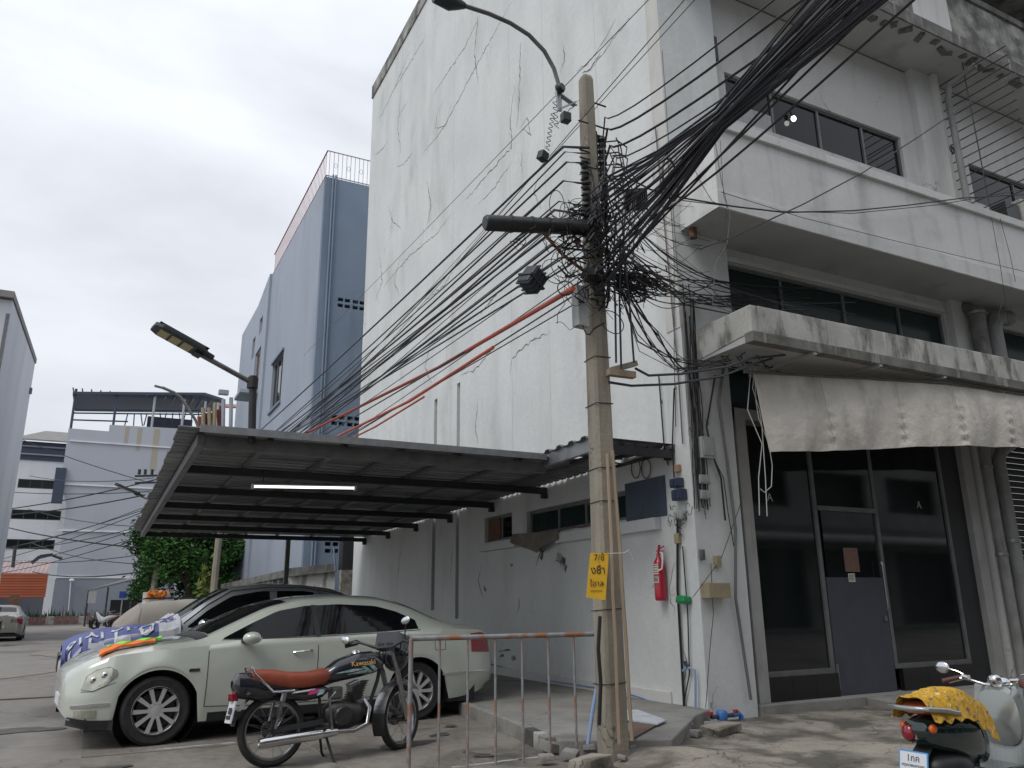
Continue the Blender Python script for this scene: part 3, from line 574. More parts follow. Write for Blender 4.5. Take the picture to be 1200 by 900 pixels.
# ------------------------------------------------------------------ canvas awning under the canopy
AW = thing('canvas_awning', 'dirty beige canvas awning hanging slack below the canopy of the shop', 'awning', (3, -.9, 3.6))
def awn(u, v):
    x = .55+u*9.5; yt = -.72-.32*min(1, u*3); zt = 3.90+.20*min(1, u*2.2)
    zb = 2.95+.76*u-.008*math.sin(u*16) if u < .55 else 3.368+.03*(u-.55)
    f = math.sin(u*131+v*3)*.009+math.sin(u*57+1+v*2)*.016+math.sin(u*23+v*4)*.014+sum(.016*math.exp(-((u-c)/.007)**2)*math.sin(v*38+c*50) for c in (.105, .235, .345, .46, .6))
    yy = yt-.03*math.sin(v*math.pi)-.02*v+f*(.3+v)
    return (x+.11*v*(1-u*4 if u < .25 else 0), yy, zt+(zb-zt)*v)
b = MB(); b.sheet(awn, 420, 22, (0, .006, 0)); b.build('canvas', M_['awning'], AW, smooth=True)
b = MB(); b.tube([(.4, -.72, 3.90), (3.6, -1.04, 4.07), (9.9, -1.04, 4.10)], .018, 8); b.build('awning_pole', M_['steel2'], AW)
for u in (.105, .235, .345, .46, .6, .75):
    b = MB(); pts = [Vector(awn(u, v/14))+Vector((.004*math.sin(v*3), -.006, 0)) for v in range(15)]; b.tube(pts, .006, 5); b.build('seam', M_['awning'], AW)
for k, (pts, lb) in enumerate(((((885, 432), (882, 455), (890, 480), (893, 500), (895, 530), (897, 560), (899, 605)), 'white cord hanging straight in front of the left shop window'),
    (((884, 434), (886, 470), (889, 490), (901, 520), (905, 545), (904, 570), (896, 577), (891, 573)), 'white cord looping in front of the left shop window'),
    (((880, 433), (876, 480), (893, 520), (889, 560), (890, 604)), 'second thin white cord hanging beside the looping one'))):
    b = MB(); b.tube([at(x, y, y=-.62+.01*k) for x, y in pts], .006, 5); b.build('white_string', M_['wcable'], None, smooth=True, label=lb, cat='cord')

# ------------------------------------------------------------------ carport
CP = thing('carport', 'flat dark steel carport with ribbed zinc roof sheets fixed to the side wall', 'carport', (-2.7, 7, 3))
yb = [1.45+1.92*k for k in range(7)]
for k, y in enumerate(yb):
    hgt = .15 if k == 0 else .10
    b = MB(); b.box(-5.30, -.01 if k else -1.12, y-.04, y+.04, 3.0 if k else 2.96, 3.10); b.build('beam', M_['steel2' if k == 0 else 'steel'], CP, bevel=.004)
    if k: b = MB(); b.box(-.09, -.002, y-.04, y+.04, 2.93, 3.0); b.build('bracket', M_['steel'], CP)
b = MB(); b.box(-5.38, -5.302, 1.40, 13.05, 2.99, 3.11); b.build('edge_beam', M_['steel2'], CP, bevel=.004)
for x in (-4.6, -3.75, -3.05, -2.3, -1.45, -.6):
    b = MB(); b.box(x-.03, x+.03, 1.5 if x < -1.2 else .2, 13.0, 3.101, 3.14); b.build('purlin', M_['steel2'], CP)
for k in range(4):
    b = MB(); b.box(-.12, -.03, .2+k*.0, .24, 3.0, 3.1) if k == 0 else b.box(-1.10+.36*k-.02, -1.10+.36*k+.02, .16, 1.4, 3.10, 3.14); b.build('short_purlin', M_['steel'], CP)
b = MB(); b.box(-1.12, -.02, .16, .22, 3.02, 3.12); b.build('short_beam', M_['steel'], CP)
b = MB(); b.box(-1.16, -1.10, .14, 1.46, 3.04, 3.21); b.build('fascia', M_['galv'], CP)
def sheet_mb(x0, x1, wy):
    b = MB(); pr = []; n = 4; p = wy/n
    for i in range(n): pr += [(i*p, 0), (i*p+p*.42, 0), (i*p+p*.52, .032), (i*p+p*.78, .032), (i*p+p*.90, 0)]
    pr.append((wy, 0)); m = len(pr)
    vs = [(x, y, z+t) for x in (x0, x1) for t in (0, .004) for y, z in pr]
    fs = [(i, i+1, 2*m+i+1, 2*m+i) for i in range(m-1)]+[(m+i, 3*m+i, 3*m+i+1, m+i+1) for i in range(m-1)]
    fs += [(i, m+i, m+i+1, i+1) for i in range(m-1)]+[(2*m+i, 2*m+i+1, 3*m+i+1, 3*m+i) for i in range(m-1)]
    return b.add(vs, fs)
me = None; yy = 1.26
for i in range(16):
    if me is None: o = sheet_mb(-5.55, -.005, .76).build('roof_sheet', M_['zinc'], CP, fix=False, origin=(-2.8, .38, 0)); me = o.data
    else: o = bpy.data.objects.new('roof_sheet', me); link(o); o.parent = CP
    o.location = Vector((-2.8+random.uniform(-.03, .03), yy+.38, 3.142+.003*(i % 2)))-worg(CP); o.rotation_euler = (0, 0, 0); yy += .745
o = sheet_mb(-1.22, -.005, 1.16).build('roof_sheet', M_['zinc'], CP, fix=False, origin=(-.6, .58, 0)); o.location = Vector((-.6, .72, 3.19))-worg(CP)
b = MB(); b.box(-5.38, -1.2, 1.235, 1.25, 3.10, 3.18); b.build('edge_flashing', M_['galv'], CP)
b = MB(); P = at(334, 690, y=12.97); b.box(P.x-.05, P.x+.05, 12.90, 13.0, 0, 3.0); b.build('post', M_['steel2'], CP)
CP.location.z -= .10; CP.rotation_euler = (R(-.45), 0, 0)
FL = thing('fluorescent_lamp', 'lit fluorescent tube lamp hanging under the carport roof', 'lamp', (-3.7, 2.8, 2.95))
Y0 = 2.75; A, B = at(296, 570, y=Y0), at(416, 572, y=Y0); b = MB(); b.bar(A+Vector((0, 0, .04)), B+Vector((0, 0, .04)), .04, .03); b.build('batten', M_['steel2'], FL)
b = MB(); b.cyl(A, B, .016, 10); b.build('tube', M_['lamp_on'], FL, smooth=True)
for q in (A, B): b = MB(); b.cbox(q, (.03, .04, .06)); b.build('tube_holder', M_['white'], FL)
for t in (.1, .9): q = A.lerp(B, t); b = MB(); b.tube([q+Vector((0, 0, .06)), (q.x+.2*(.5-t), 3.37, 3.02)], .006, 5); b.build('hanger', M_['steel'], FL)
# solar street lamp on the carport edge, and the farther one
def solar_lamp(base, top, tip, label, sc=1.0, post_low=None):
    t = thing('solar_street_lamp', label, 'street lamp', base)
    b = MB(); b.tube([base, top+Vector((0, 0, .08))], .042*sc, 12); b.build('post', M_['steel'], t, smooth=True)
    d = (tip-top).normalized(); e0 = top+d*(tip-top).length*.42
    b = MB(); b.tube([top, e0+d*.12*sc], .028*sc, 10); b.build('arm', M_['steel2'], t, smooth=True)
    b = MB(); b.tube([top-Vector((0, 0, .06)), top+Vector((0, 0, .06))], .06*sc, 12); b.build('collar', M_['steel'], t, smooth=True)
    side = d.cross(Vector((0, 0, 1))).normalized(); nrm = side.cross(d)   # nrm points up
    L = (tip-e0).length; F = Matrix(((d.x, side.x, nrm.x, e0.x), (d.y, side.y, nrm.y, e0.y), (d.z, side.z, nrm.z, e0.z), (0, 0, 0, 1)))
    b = MB(F); pts = [(0, .045), (.08, .055), (.14, .14), (L-.08, .14), (L, .09)]
    pl = [(x*1, y*sc, 0) for x, y in pts]+[(x, -y*sc, 0) for x, y in reversed(pts)]
    b.prism(pl, (0, 0, .055*sc)); h = b.build('head', M_['dbox'], t, bevel=.012*sc)
    for k in range(3):
        x0 = .32+k*.155; x0 = L*(.36+.19*k); b = MB(F); b.box(x0, x0+L*.15, -.10*sc, .10*sc, -.008, .002); b.build('led_panel', M_['led'], h)
    b = MB(F); b.box(L*.18, L*.3, -.07*sc, .07*sc, -.03*sc, .002); b.build('sensor', M_['blackp'], h)
    b = MB(F); b.box(.1, L-.03, -.13*sc, .13*sc, .055*sc, .062*sc); b.build('solar_panel', M_['cglass'], h)
    return t
solar_lamp(at(295, 519, y=1.36), at(296, 449, y=1.36), at(178, 384, y=1.15), 'large solar street lamp on a post standing on the front edge of the carport')
solar_lamp(Vector((-5.2, 12.9, 3.1)), at(192, 593, y=12.9), at(134, 568, y=12.9), 'small solar street lamp sticking out beyond the back left end of the carport', .8)

# ------------------------------------------------------------------ utility pole and its fittings
PX, PY = -2.17, -1.46
UP = thing('utility_pole', 'weathered square concrete utility pole carrying a tangle of black cables', 'utility pole', (PX, PY, .05))
b = MB(); w0, w1, zt = .108, .062, 6.62
vs = [];
for z, w_ in ((-.1, w0), (3.4, .088), (zt-.04, w1), (zt, w1*.8)):
    c_ = w_*.28
    for x, y in ((-w_+c_, -w_), (w_-c_, -w_), (w_, -w_+c_), (w_, w_-c_), (w_-c_, w_), (-w_+c_, w_), (-w_, w_-c_), (-w_, -w_+c_)): vs.append((PX+x, PY+y, z))
fs = [(i*8+k, i*8+(k+1) % 8, (i+1)*8+(k+1) % 8, (i+1)*8+k) for i in range(3) for k in range(8)]+[tuple(range(24, 32))]
b.add(vs, fs); b.build('shaft', M_['pole'], UP)
pw = lambda z: np.interp(z, [0, 3.4, 6.6], [.108, .088, .062])
for z in (.62, 1.22, 2.15, 2.45, 3.05, 3.5, 5.5):
    w_ = pw(z)+.004; b = MB(); b.tube([(PX-w_, PY-w_, z), (PX+w_, PY-w_, z+.01), (PX+w_, PY+w_, z), (PX-w_, PY+w_, z-.01), (PX-w_, PY-w_, z)], .004, 5); b.build('wire_band', M_['steel'], UP)
for i in range(8):
    z = 5.15+i*.085+(.25 if i > 6 else 0); b = MB(); b.tube([(PX-.17, PY-.09, z), (PX-.05, PY-.09, z)], .008, 6); b.build('bolt', M_['steel'], UP)
for z in (6.05, 6.32): b = MB(); b.tube([(PX+.05, PY, z+.02), (PX+.22, PY-.03, z-.01)], .009, 6); b.build('bolt', M_['steel'], UP)
for (x, y) in ((660, 640), (712, 685)): pass
for i in range(7):       # secondary rack on the right face
    z = 5.86-i*.135; b = MB(); b.lathe([(.0, -.05), (.045, -.05), (.05, -.03), (.028, 0), (.05, .03), (.045, .05), (.0, .05)], (PX+.15, PY-.02, z), (0, 0, 1), 10); b.build('spool_insulator', M_['blackp'], UP, smooth=True)
b = MB(); b.box(PX+.07, PX+.095, PY-.03, PY+.01, 4.95, 5.98); b.box(PX+.09, PX+.19, PY-.03, PY+.01, 5.93, 5.945); b.build('insulator_rack', M_['steel'], UP)
for i in range(6):
    z = 5.5-i*.12; b = MB(); b.lathe([(0, -.04), (.035, -.04), (.04, -.02), (.022, 0), (.04, .02), (.035, .04), (0, .04)], (PX-.12, PY-.10, z), (0, 0, 1), 8); b.build('spool_insulator', M_['blackp'], UP, smooth=True)
def q(px, py, y=PY-.12): return at(px, py, y=y)
b = MB(); b.bar(q(743, 440), q(712, 436), .07, .06); b.build('cable_bracket', M_['wood'], UP)
b = MB(); b.bar(q(715, 434), q(745, 426), .06, .05); b.build('cable_bracket', M_['pole'], UP)
# grey box, closures, brace
b = MB(); P = q(680, 360, PY-.1); b.cbox(P, (.13, .10, .40), (0, 0, .15)); t = b.build('cable_cover', M_['greybox'], None, bevel=.006, label='tall narrow grey metal box on the left face of the pole above the conduits', cat='box')
def closure(p, r_, label):
    t = thing('splice_closure', label, 'cable closure', p[0]); b = MB(); b.tube([p[0], p[0].lerp(p[1], .02), p[1].lerp(p[0], .02), p[1]], [r_*.8, r_, r_, r_*.8], 14); b.build('body', M_['blackp'], t, smooth=True)
    return t
t = closure((q(568, 261, PY-.15), q(686, 267, PY-.2)), .075, 'long horizontal black cable closure sticking out left of the pole')
for u in (.25, .45, .62, .8):
    P0, P1 = q(568, 261, PY-.15), q(686, 267, PY-.2); c = P0.lerp(P1, u); b = MB(); b.cyl(c-(P1-P0).normalized()*.012, c+(P1-P0).normalized()*.012, .082, 12); b.build('strap', M_['steel'], t)
for pts, sz, rot, lab, m in (((624, 328), (.19, .16, .20), (.3, .5, .4), 'dark blue grey ribbed splice box hanging in the cables left of the pole', 'dbox'), ((745, 234), (.22, .17, .20), (.2, -.45, .5), 'black splice box hung in the thick bundle right of the pole', 'blackp')):
    c = q(*pts); t = thing('splice_box', lab, 'splice box', c); b = MB(); b.cbox(c, sz, rot); b.build('box', M_[m], t, bevel=.02)
    E_ = Euler(rot).to_matrix()
    for k in range(4): b = MB(); b.cbox(c+E_ @ Vector((sz[0]*(-.36+.24*k), 0, 0)), (.014, sz[1]+.02, sz[2]+.02), rot); b.build('rib', M_[m], t)
    b = MB(); b.cbox(c+E_ @ Vector((0, 0, -sz[2]*.1)), (sz[0]+.025, sz[1]+.025, .02), rot); b.build('seam_flange', M_[m], t)
b = MB(); b.cbox(q(636, 183), (.09, .08, .09), (.2, .2, .3)); b.build('small_junction_box', M_['blackp'], None, bevel=.008, label='small black junction cube hanging from coiled wire left of the pole', cat='junction box')
b = MB(); b.cbox(q(663, 138), (.09, .08, .10)); b.build('small_junction_box', M_['blackp'], None, bevel=.008, label='black junction box fixed on the pole just under the street lamp bracket', cat='junction box')
b = MB(); b.tube([q(627, 262, PY-.2), q(659, 298, PY-.15)], .016, 6); b.tube([q(659, 298, PY-.15), q(690, 322, PY-.1)], .016, 6); b.build('brace', M_['rust2'], UP)
b = MB(); b.cbox(q(694, 322), (.15, .15, .10), (.2, .3, .3), .03); b.build('clamp_cluster', M_['blackp'], UP, bevel=.02)
b = MB(); b.ell(q(677, 283), (.035, .03, .035), 10); b.tube([q(672, 276), q(682, 290)], .012, 6); b.build('red_tape', M_['redp'], UP, smooth=True, label='small bright red knot of tape among the cables')
# street lamp arm on top
SL = thing('pole_street_lamp', 'curved grey arm street lamp fixed at the top of the utility pole', 'street lamp', (PX-.1, PY, 6.2))
pts = [at(x, y, y=PY) for x, y in ((656, 120), (655, 100), (649, 80), (638, 60), (620, 41), (598, 27), (573, 16), (545, 7))]
b = MB(); b.tube(pts, .022, 8); b.build('arm', M_['steel2'], SL, smooth=True)
h0, h1 = at(545, 7, y=PY), at(508, -3, y=PY); b = MB(); b.tube([h0, h0.lerp(h1, .25), h0.lerp(h1, .5), h1], [.03, .06, .085, .05], 12); b.build('head', M_['dbox'], SL, smooth=True)
b = MB(); b.bar(q(652, 108, PY-.05), q(674, 124, PY), .05, .012); b.bar(q(655, 128, PY-.05), q(674, 120, PY), .05, .012); b.bar(q(653, 100, PY-.05), q(656, 130, PY-.05), .045, .03); b.build('bracket', M_['galv'], SL)
b = MB(); b.lathe([(0, -.03), (.05, -.03), (.055, .0), (.04, .03), (0, .03)], q(657, 103, PY-.1), (.3, -1, .1), 12); b.build('photocell', M_['blackp'], SL, smooth=True)
def coil(a, c, r_, n):
    b = MB(); pts = []
    for i in range(n*8+1):
        t_ = i/(n*8); p = a.lerp(c, t_); an = i/8*2*math.pi; pts.append(p+Vector((math.cos(an)*r_, math.sin(an)*r_*.6, math.sin(an)*r_*.4)))
    return b.tube(pts, .004, 4)
coil(q(650, 118), q(652, 150), .025, 5).build('coiled_wire', M_['black'], None, label='tight coiled black wire hanging right below the lamp bracket', cat='wire')
coil(q(648, 132), q(641, 176), .022, 8).build('coiled_wire', M_['black'], None, label='longer coiled black wire running down to the small junction cube', cat='wire')
# things on the lower pole
SG = thing('yellow_sign', 'yellow hand lettered board tied to the utility pole', 'sign', at(700, 676, y=PY-.16))
A = [at(x, y, y=PY-.16-d) for x, y, d in ((692, 648, .0), (713.5, 648, .03), (709.5, 703.5, .03), (687, 700, .0))]
b = MB(); b.prism(A, (0.002, .006, 0)); b.build('board', M_['yellow'], SG)
xd = A[1]-A[0]; yd = A[0]-A[3]; W_ = xd.length; Hh = yd.length
def sg(u, v): return A[3]+xd*u+yd*v+(A[1]-A[2]-yd)*u*v
for s_, u, v, z_ in (('7/ชั้', .5, .86, .075), ("'", .52, .72, .05), ('ง8ำ', .5, .58, .095), ('ใอาล', .5, .29, .07), ('ผผผผผผผ', .5, .14, .024)):
    p = sg(u, v)+Vector((0, -.004, 0)); text(s_, 'lettering', M_['ink'], SG, z_, frame(p, xd, yd), .0008, off=-.0005)
b = MB(); b.tube([A[1]+Vector((-.02, 0, -.005)), A[1]+Vector((.14, -.02, .0)), A[1]+Vector((.2, -.02, .03)), A[1]+Vector((.24, -.02, -.06))], .004, 5); b.build('tie_string', M_['wcable'], SG)
for k, (a, c, lb) in enumerate((((712, 532), (726, 872), 'left of two thin bare wooden battens strapped to the pole'), ((718, 528), (741, 868), 'right of two thin bare wooden battens strapped to the pole'))):
    P0, P1 = at(*a, y=PY-.145), at(*c, y=PY-.19); b = MB(); pts = [P0.lerp(P1, t/6)+Vector((random.uniform(-.008, .008), 0, 0)) for t in range(7)]; b.tube(pts, .016, 6); b.build('wooden_batten', M_['wood'], None, label=lb, cat='batten')
b = MB(); b.tube([at(x, y, y=PY-.16) for x, y in ((703, 722), (701, 760), (704, 800), (702, 850))], .016, 7); b.build('black_conduit', M_['black'], None, label='short black cable sleeve on the left edge of the lower pole', cat='conduit')
b = MB(); b.tube([at(x, y, y=-1.25) for x, y in ((705, 735), (702, 790), (695, 830), (689, 872))], .016, 8); b.build('blue_pipe', M_['lblue'], None, smooth=True, label='pale blue pipe leaning between the rusty railing and the pole', cat='pipe')

# rusty railing
BR = thing('railing', 'rusty galvanised crowd barrier railing standing before the parked car', 'railing', (-2.9, -1.2, 0))
TL, TR = at(482, 747, y=-1.0), at(701, 741, y=-1.22); z1 = 1.01
TL.z = TR.z = z1; BLp, BRp = Vector((TL.x, TL.y, 0)), Vector((TR.x, TR.y, 0))
b = MB(); b.tube([TL, TR], .021, 12); b.build('top_rail', M_['rust'], BR, smooth=True)
for nm, P in (('post', BLp), ('post', BRp)): b = MB(); b.tube([P+Vector((0, 0, .01)), P+Vector((0, 0, z1-.005))], .019, 10); b.build(nm, M_['rust'], BR, smooth=True)
for k in range(6):
    P = BLp.lerp(BRp, (k+1)/7); b = MB(); b.tube([P+Vector((0, 0, .01)), P+Vector((0, 0, z1-.01))], .011, 8); b.build('bar', M_['rust'], BR, smooth=True)

# ------------------------------------------------------------------ fittings on the wall corner
FE = thing('fire_extinguisher', 'red fire extinguisher hanging on the white side wall', 'fire extinguisher', (-.09, .50, 1.3))
b = MB(); b.lathe([(0, 0), (.055, 0), (.068, .015), (.07, .05), (.07, .40), (.058, .46), (.03, .50), (.022, .53), (.022, .56), (0, .56)], (-.085, .50, 1.29), (0, 0, 1), 20); b.build('cylinder', M_['red'], FE, smooth=True)
b = MB(); b.bar((-.085, .50, 1.85), (-.085, .47, 1.95), .03, .02); b.bar((-.085, .53, 1.88), (-.085, .40, 1.87), .025, .012); b.bar((-.085, .50, 1.89), (-.085, .38, 1.93), .02, .01); b.build('valve_handle', M_['red'], FE, bevel=.003)
b = MB(); b.tube([(-.085, .46, 1.86), (-.10, .40, 1.84), (-.12, .38, 1.74), (-.12, .40, 1.66), (-.15, .43, 1.64)], .011, 8); b.build('hose', M_['white'], FE, smooth=True)
for z0, z1_ in ((1.60, 1.72), (1.50, 1.57)):
    b = MB(); b.grid(lambda u, v: (-.085-.0725*math.cos(-.75+u*1.3), .50+.0725*math.sin(-.75+u*1.3), z0+(z1_-z0)*v), 8, 1); lb_ = b.build('label', M_['paper'], FE, fix=False)
    for k in range(4):
        b = MB(); zz = z0+.015+k*(z1_-z0-.03)/3.2; b.grid(lambda u, v: (-.085-.0735*math.cos(-.65+u*1.05), .50+.0735*math.sin(-.65+u*1.05), zz+.008*v), 6, 1); b.build('print', M_['ink'], lb_, fix=False)
b = MB(); b.cbox(at(801, 703, x=-.06), (.12, .17, .09), (0, .15, 0)); b.build('green_soap_dish', M_['green'], None, bevel=.025, label='bright green plastic box on the wall corner below the fire extinguisher', cat='plastic box')
def wbox(px, py, sz, m, label, x=None, y=None, parts=0, name='meter_box'):
    c = at(px, py, x=x) if x is not None else at(px, py, y=y); t = thing(name, label, 'electric box', c); b = MB(); b.cbox(c, sz); b.build('case', M_[m], t, bevel=.006)
    for k in range(parts):
        ax = 1 if x is not None else 0; s_ = sz[ax]/parts; o_ = [0, 0, 0]; o_[ax] = -sz[ax]/2+s_*(k+.5); n_ = [0, 0, 0]; n_[1-ax] = -(sz[1-ax]/2+.004)
        z_ = [.01, .01, .01]; z_[ax] = s_*.8; z_[2] = sz[2]*.75; z_[1-ax] = .014
        b = MB(); b.cbox(c+Vector(o_)+Vector(n_), z_); b.build('breaker', M_[m], t, bevel=.003)
    return t
wbox(793, 566, (.08, .17, .11), 'navy', 'upper navy blue meter box on the edge of the side wall', x=-.05, parts=2)
wbox(796, 580, (.10, .17, .13), 'navy', 'lower navy blue meter box on the edge of the side wall', x=-.06, parts=2)
wbox(797, 604, (.06, .17, .10), 'greybox', 'pale grey row of breakers under the navy meter boxes', x=-.04, parts=3)
wbox(794, 549, (.05, .08, .09), 'tan', 'small brown socket above the navy meter boxes', x=-.03)
wbox(794, 631, (.05, .08, .12), 'beige', 'small beige socket below the pale breakers', x=-.03)
wbox(824, 562, (.16, .06, .11), 'greybox', 'upper pale breaker box on the front of the corner column', y=-.15, parts=2)
wbox(825, 580, (.15, .06, .11), 'greybox', 'lower grey and navy breaker box on the front of the corner column', y=-.15, parts=2)
wbox(827, 525, (.20, .10, .26), 'greybox', 'large weathered grey meter box high on the corner column', y=-.17, parts=1)
wbox(839, 692, (.32, .14, .17), 'beige', 'beige tin box on the column below the junction boxes', y=-.19, name='tin_box')
wbox(841, 658, (.08, .05, .13), 'beige', 'small crumbling beige switch above the beige tin box', y=-.15)
wbox(823, 650, (.05, .05, .12), 'steel2', 'small round grey bracket on the column edge', y=-.15)
# taps and water meter
WP = thing('blue_water_pipe', 'blue water pipe with a tap standing at the foot of the wall corner', 'water pipe', at(815, 835, x=-.06))
P = [at(x, y, x=-.06) for x, y in ((806, 833), (815, 832), (815, 800), (814, 785), (806, 782), (800, 786))]; b = MB(); b.tube(P, .013, 8); b.build('pipe', M_['lblue'], WP, smooth=True)
b = MB(); b.tube([P[4], P[4]+Vector((-.02, .03, .05))], .018, 8); b.cbox(P[4]+Vector((-.02, .03, .06)), (.02, .06, .014)); b.build('tap', M_['navy'], WP)
WM = thing('water_meter', 'blue water meter on the ground at the foot of the corner column', 'water meter', at(846, 840, y=-.28))
c = at(846, 838, y=-.28); b = MB(); b.lathe([(0, -.05), (.055, -.05), (.06, -.03), (.06, .03), (.045, .05), (0, .05)], c, (0, 0, 1), 14); b.build('body', M_['bluep'], WM, smooth=True)
b = MB(); b.cyl(c+Vector((-.15, 0, -.01)), c+Vector((.2, 0, -.01)), .022, 8); b.build('pipe', M_['navy'], WM, smooth=True)
b = MB(); b.tube([c+Vector((.16, 0, -.01)), c+Vector((.24, 0, 0)), c+Vector((.27, 0, -.03)), c+Vector((.27, 0, -.10))], .028, 10); b.build('elbow', M_['bluep'], WM, smooth=True)
for dx in (-.17, .19): b = MB(); b.cbox(c+Vector((dx, -.01, .03)), (.05, .04, .03)); b.build('valve', M_['redp'], WM, bevel=.004)
# boards on the ground by the wall
b = MB(); P = [at(x, y, z=.15) for x, y in ((748, 836), (780, 843), (768, 851), (736, 846))]; P = [at(x, y, z=.15) for x, y in ((700, 833), (748, 833), (781, 845), (770, 850), (720, 842))]; b.prism(P, (0, 0, .012)); b.build('flat_board', M_['paleboard'], None, label='pale blue flat panel lying on the walkway behind the pole', cat='board')
b = MB(); P = [at(x, y, z=.14) for x, y in ((742, 846), (770, 850), (742, 866), (735, 862))]; b.prism(P, (0, 0, .008)); b.build('brown_board', M_['cardb'], None, label='brown sheet of board lying beside the pale panel behind the pole', cat='board')
b = MB(); b.tube([at(x, y, x=-.04) for x, y in ((640, 797), (700, 806), (745, 815), (780, 828), (797, 833))], .010, 6); b.build('blue_hose', M_['lblue'], None, label='thin pale blue hose running along the base of the side wall', cat='hose')
b = MB(); b.tube([at(x, y, x=-.02) for x, y in ((560, 775), (620, 789), (690, 803), (745, 812), (790, 830))], .008, 6); b.build('floor_cable', M_['black'], None, label='thin black cable along the foot of the side wall', cat='cable')
def sht(u, v):
    x, y = 602+u*50, 627+v*14+u*-4*(1-v); e = 1-abs(2*u-1)*.6
    P = at(602+u*52, 626-4*u+v*24*e, x=-.12); return P+Vector((-.05*v*math.sin(u*9+1)-.03, 0, 0))
b = MB(); b.sheet(sht, 18, 8, (.008, 0, 0)); b.build('plastic_sheet', M_['sheetp'], None, smooth=True, label='torn brown plastic sheet sagging from the ledge below the side window', cat='sheet')
t = thing('trailing_vine', 'dry dark twig lying on the side window ledge', 'twig', at(665, 622, x=-.1)); b = MB(); b.tube([at(x, y, x=-.09) for x, y in ((648, 632), (656, 622), (668, 617), (682, 618), (696, 615))], .009, 5); b.build('stem', M_['rust2'], t)
for k, (x, y) in enumerate(((745, 549), (757, 549))):
    c = at(x, y, x=-.03); b = MB(); b.tube([c+Vector((0, math.cos(t/10*2*math.pi)*.10, math.sin(t/10*2*math.pi)*.13)) for t in range(11)], .007, 5); b.build('wire_loop', M_['black'], None, label='%s black wire loop hanging on the wall under the carport edge' % ('left' if k == 0 else 'right'), cat='wire loop')

# ------------------------------------------------------------------ cables
def cable(name, pts, r_, m, label, cat, group=None, n=5, kind=None):
    b = MB(); b.tube(pts, r_, n); o = b.build(name, M_[m], None, smooth=True, label=label, cat=cat, group=group); return o
def sag(a, c, s, n=14, wob=0):
    a, c = Vector(a), Vector(c); w1, w2 = random.uniform(-wob, wob), random.uniform(-wob, wob)
    return [a.lerp(c, i/n)+Vector((w1*math.sin(i/n*6.3), w2*math.sin(i/n*5), -s*4*(i/n)*(1-i/n))) for i in range(n+1)]
rnd = random.Random(3)
FP = Vector((-3.3, 40, 6.0))         # hidden far pole
Z0 = lambda z: Vector((PX, PY, z))
# down-left: from the pole to the far pole behind the carport
ll = 'black cable sloping down from the pole towards the far end of the carport'
LS = [(660, 172), (662, 178), (664, 190), (664, 201), (660, 212), (662, 224), (655, 236), (650, 246), (642, 256), (636, 262), (648, 262), (655, 268), (640, 270), (652, 280), (646, 288), (650, 296), (656, 302), (660, 312), (652, 318), (640, 300), (632, 276), (664, 244)]
for i, (x, y) in enumerate(LS[:18:1][::2]+LS[1:8:3]):
    a = at(x, y, y=PY-.12-.02*(i % 4)); e = FP+Vector((rnd.uniform(-.7, 1.5), 0, rnd.uniform(-1.1, 1.0)-.025*i+.3)); s = rnd.uniform(.15, .55)
    pts = sag(a, e, s, 26); pts = [Z0(a.z+.05)+Vector((-.06, -.1, .04)), Z0(a.z+.04)+Vector((-.12, -.12, .0)).lerp(a-Z0(a.z), .35)]+pts
    cable('cable', pts, rnd.choice((.006, .008, .008, .011, .014)), 'black' if i % 5 else 'cable2', ll, 'cable', 'cables running from the pole behind the carport')
# high thin straight wires across the side wall
for i, (a, c) in enumerate((((759, 60), (455, 392)), ((752, 8), (440, 330)), ((690, 130), (430, 432)))):
    A, B = at(*a, x=-1.9-.3*i), at(*c, x=-1.2-.2*i); d = (B-A); cable('thin_wire', [A+d*t for t in (-1.2, -.3, 0, .5, 1, 2.0)], .0045, 'black', ('highest' if i == 1 else 'middle' if i == 0 else 'lowest')+' of three thin straight wires crossing before the blank side wall', 'wire')
# up-right: towards the camera side, over our heads
def overhead(p, q, x0, x1, r_, m, label, group, back=None, wob=0):
    A = at(*p, x=x0); B = at(*q, x=x1); d = B-A; k = (-26-A.y)/d.y; n = 22
    pts = [A+d*(k*(i/n)**2.0)+Vector((0, 0, -.12*math.sin(math.pi*min(1, i/8)))) + Vector((0, 0, wob*math.sin(i))) for i in range(n+1)]
    if back is not None: pts = list(back)+pts
    return cable('overhead_cable', pts, r_, m, label, 'cable', group)
gl = 'single heavy cable rising from the insulator rack to the upper right'
for i, (p, q_) in enumerate((((709, 137), (811, 62)), ((712, 150), (840, 62)), ((715, 170), (872, 68)), ((720, 183), (905, 66)), ((716, 206), (800, 150)))):
    c = Z0(5.86-.135*i)+Vector((.16, -.02, 0))
    lp = [c, c+Vector((.10, -.12, .0)), c+Vector((.16, -.18, -.08)), c+Vector((.08, -.14, -.14)), c+Vector((0, -.06, -.06))]
    overhead(p, q_, PX+.12+.02*i, PX+.22+.03*i, .012 if i in (1, 2) else .008, 'black', ('topmost', 'second', 'third', 'fourth', 'lowest')[i]+' heavy single cable spreading from the insulator rack to the upper right', 'heavy single cables spreading from the insulator rack', back=[c])
    cable('cable_tail', [c+Vector((0, -.03, 0)), c+Vector((.12, -.10, .01)), c+Vector((.22, -.12, -.05)), c+Vector((.20, -.12, -.15)), c+Vector((.06, -.08, -.17))], .008, 'black', ('topmost', 'second', 'third', 'fourth', 'lowest')[i]+' short looped cable end beside the insulator rack', 'cable', 'looped cable ends on the insulator rack')
bl = 'black cable in the thick bundle rising from the pole to the top right'
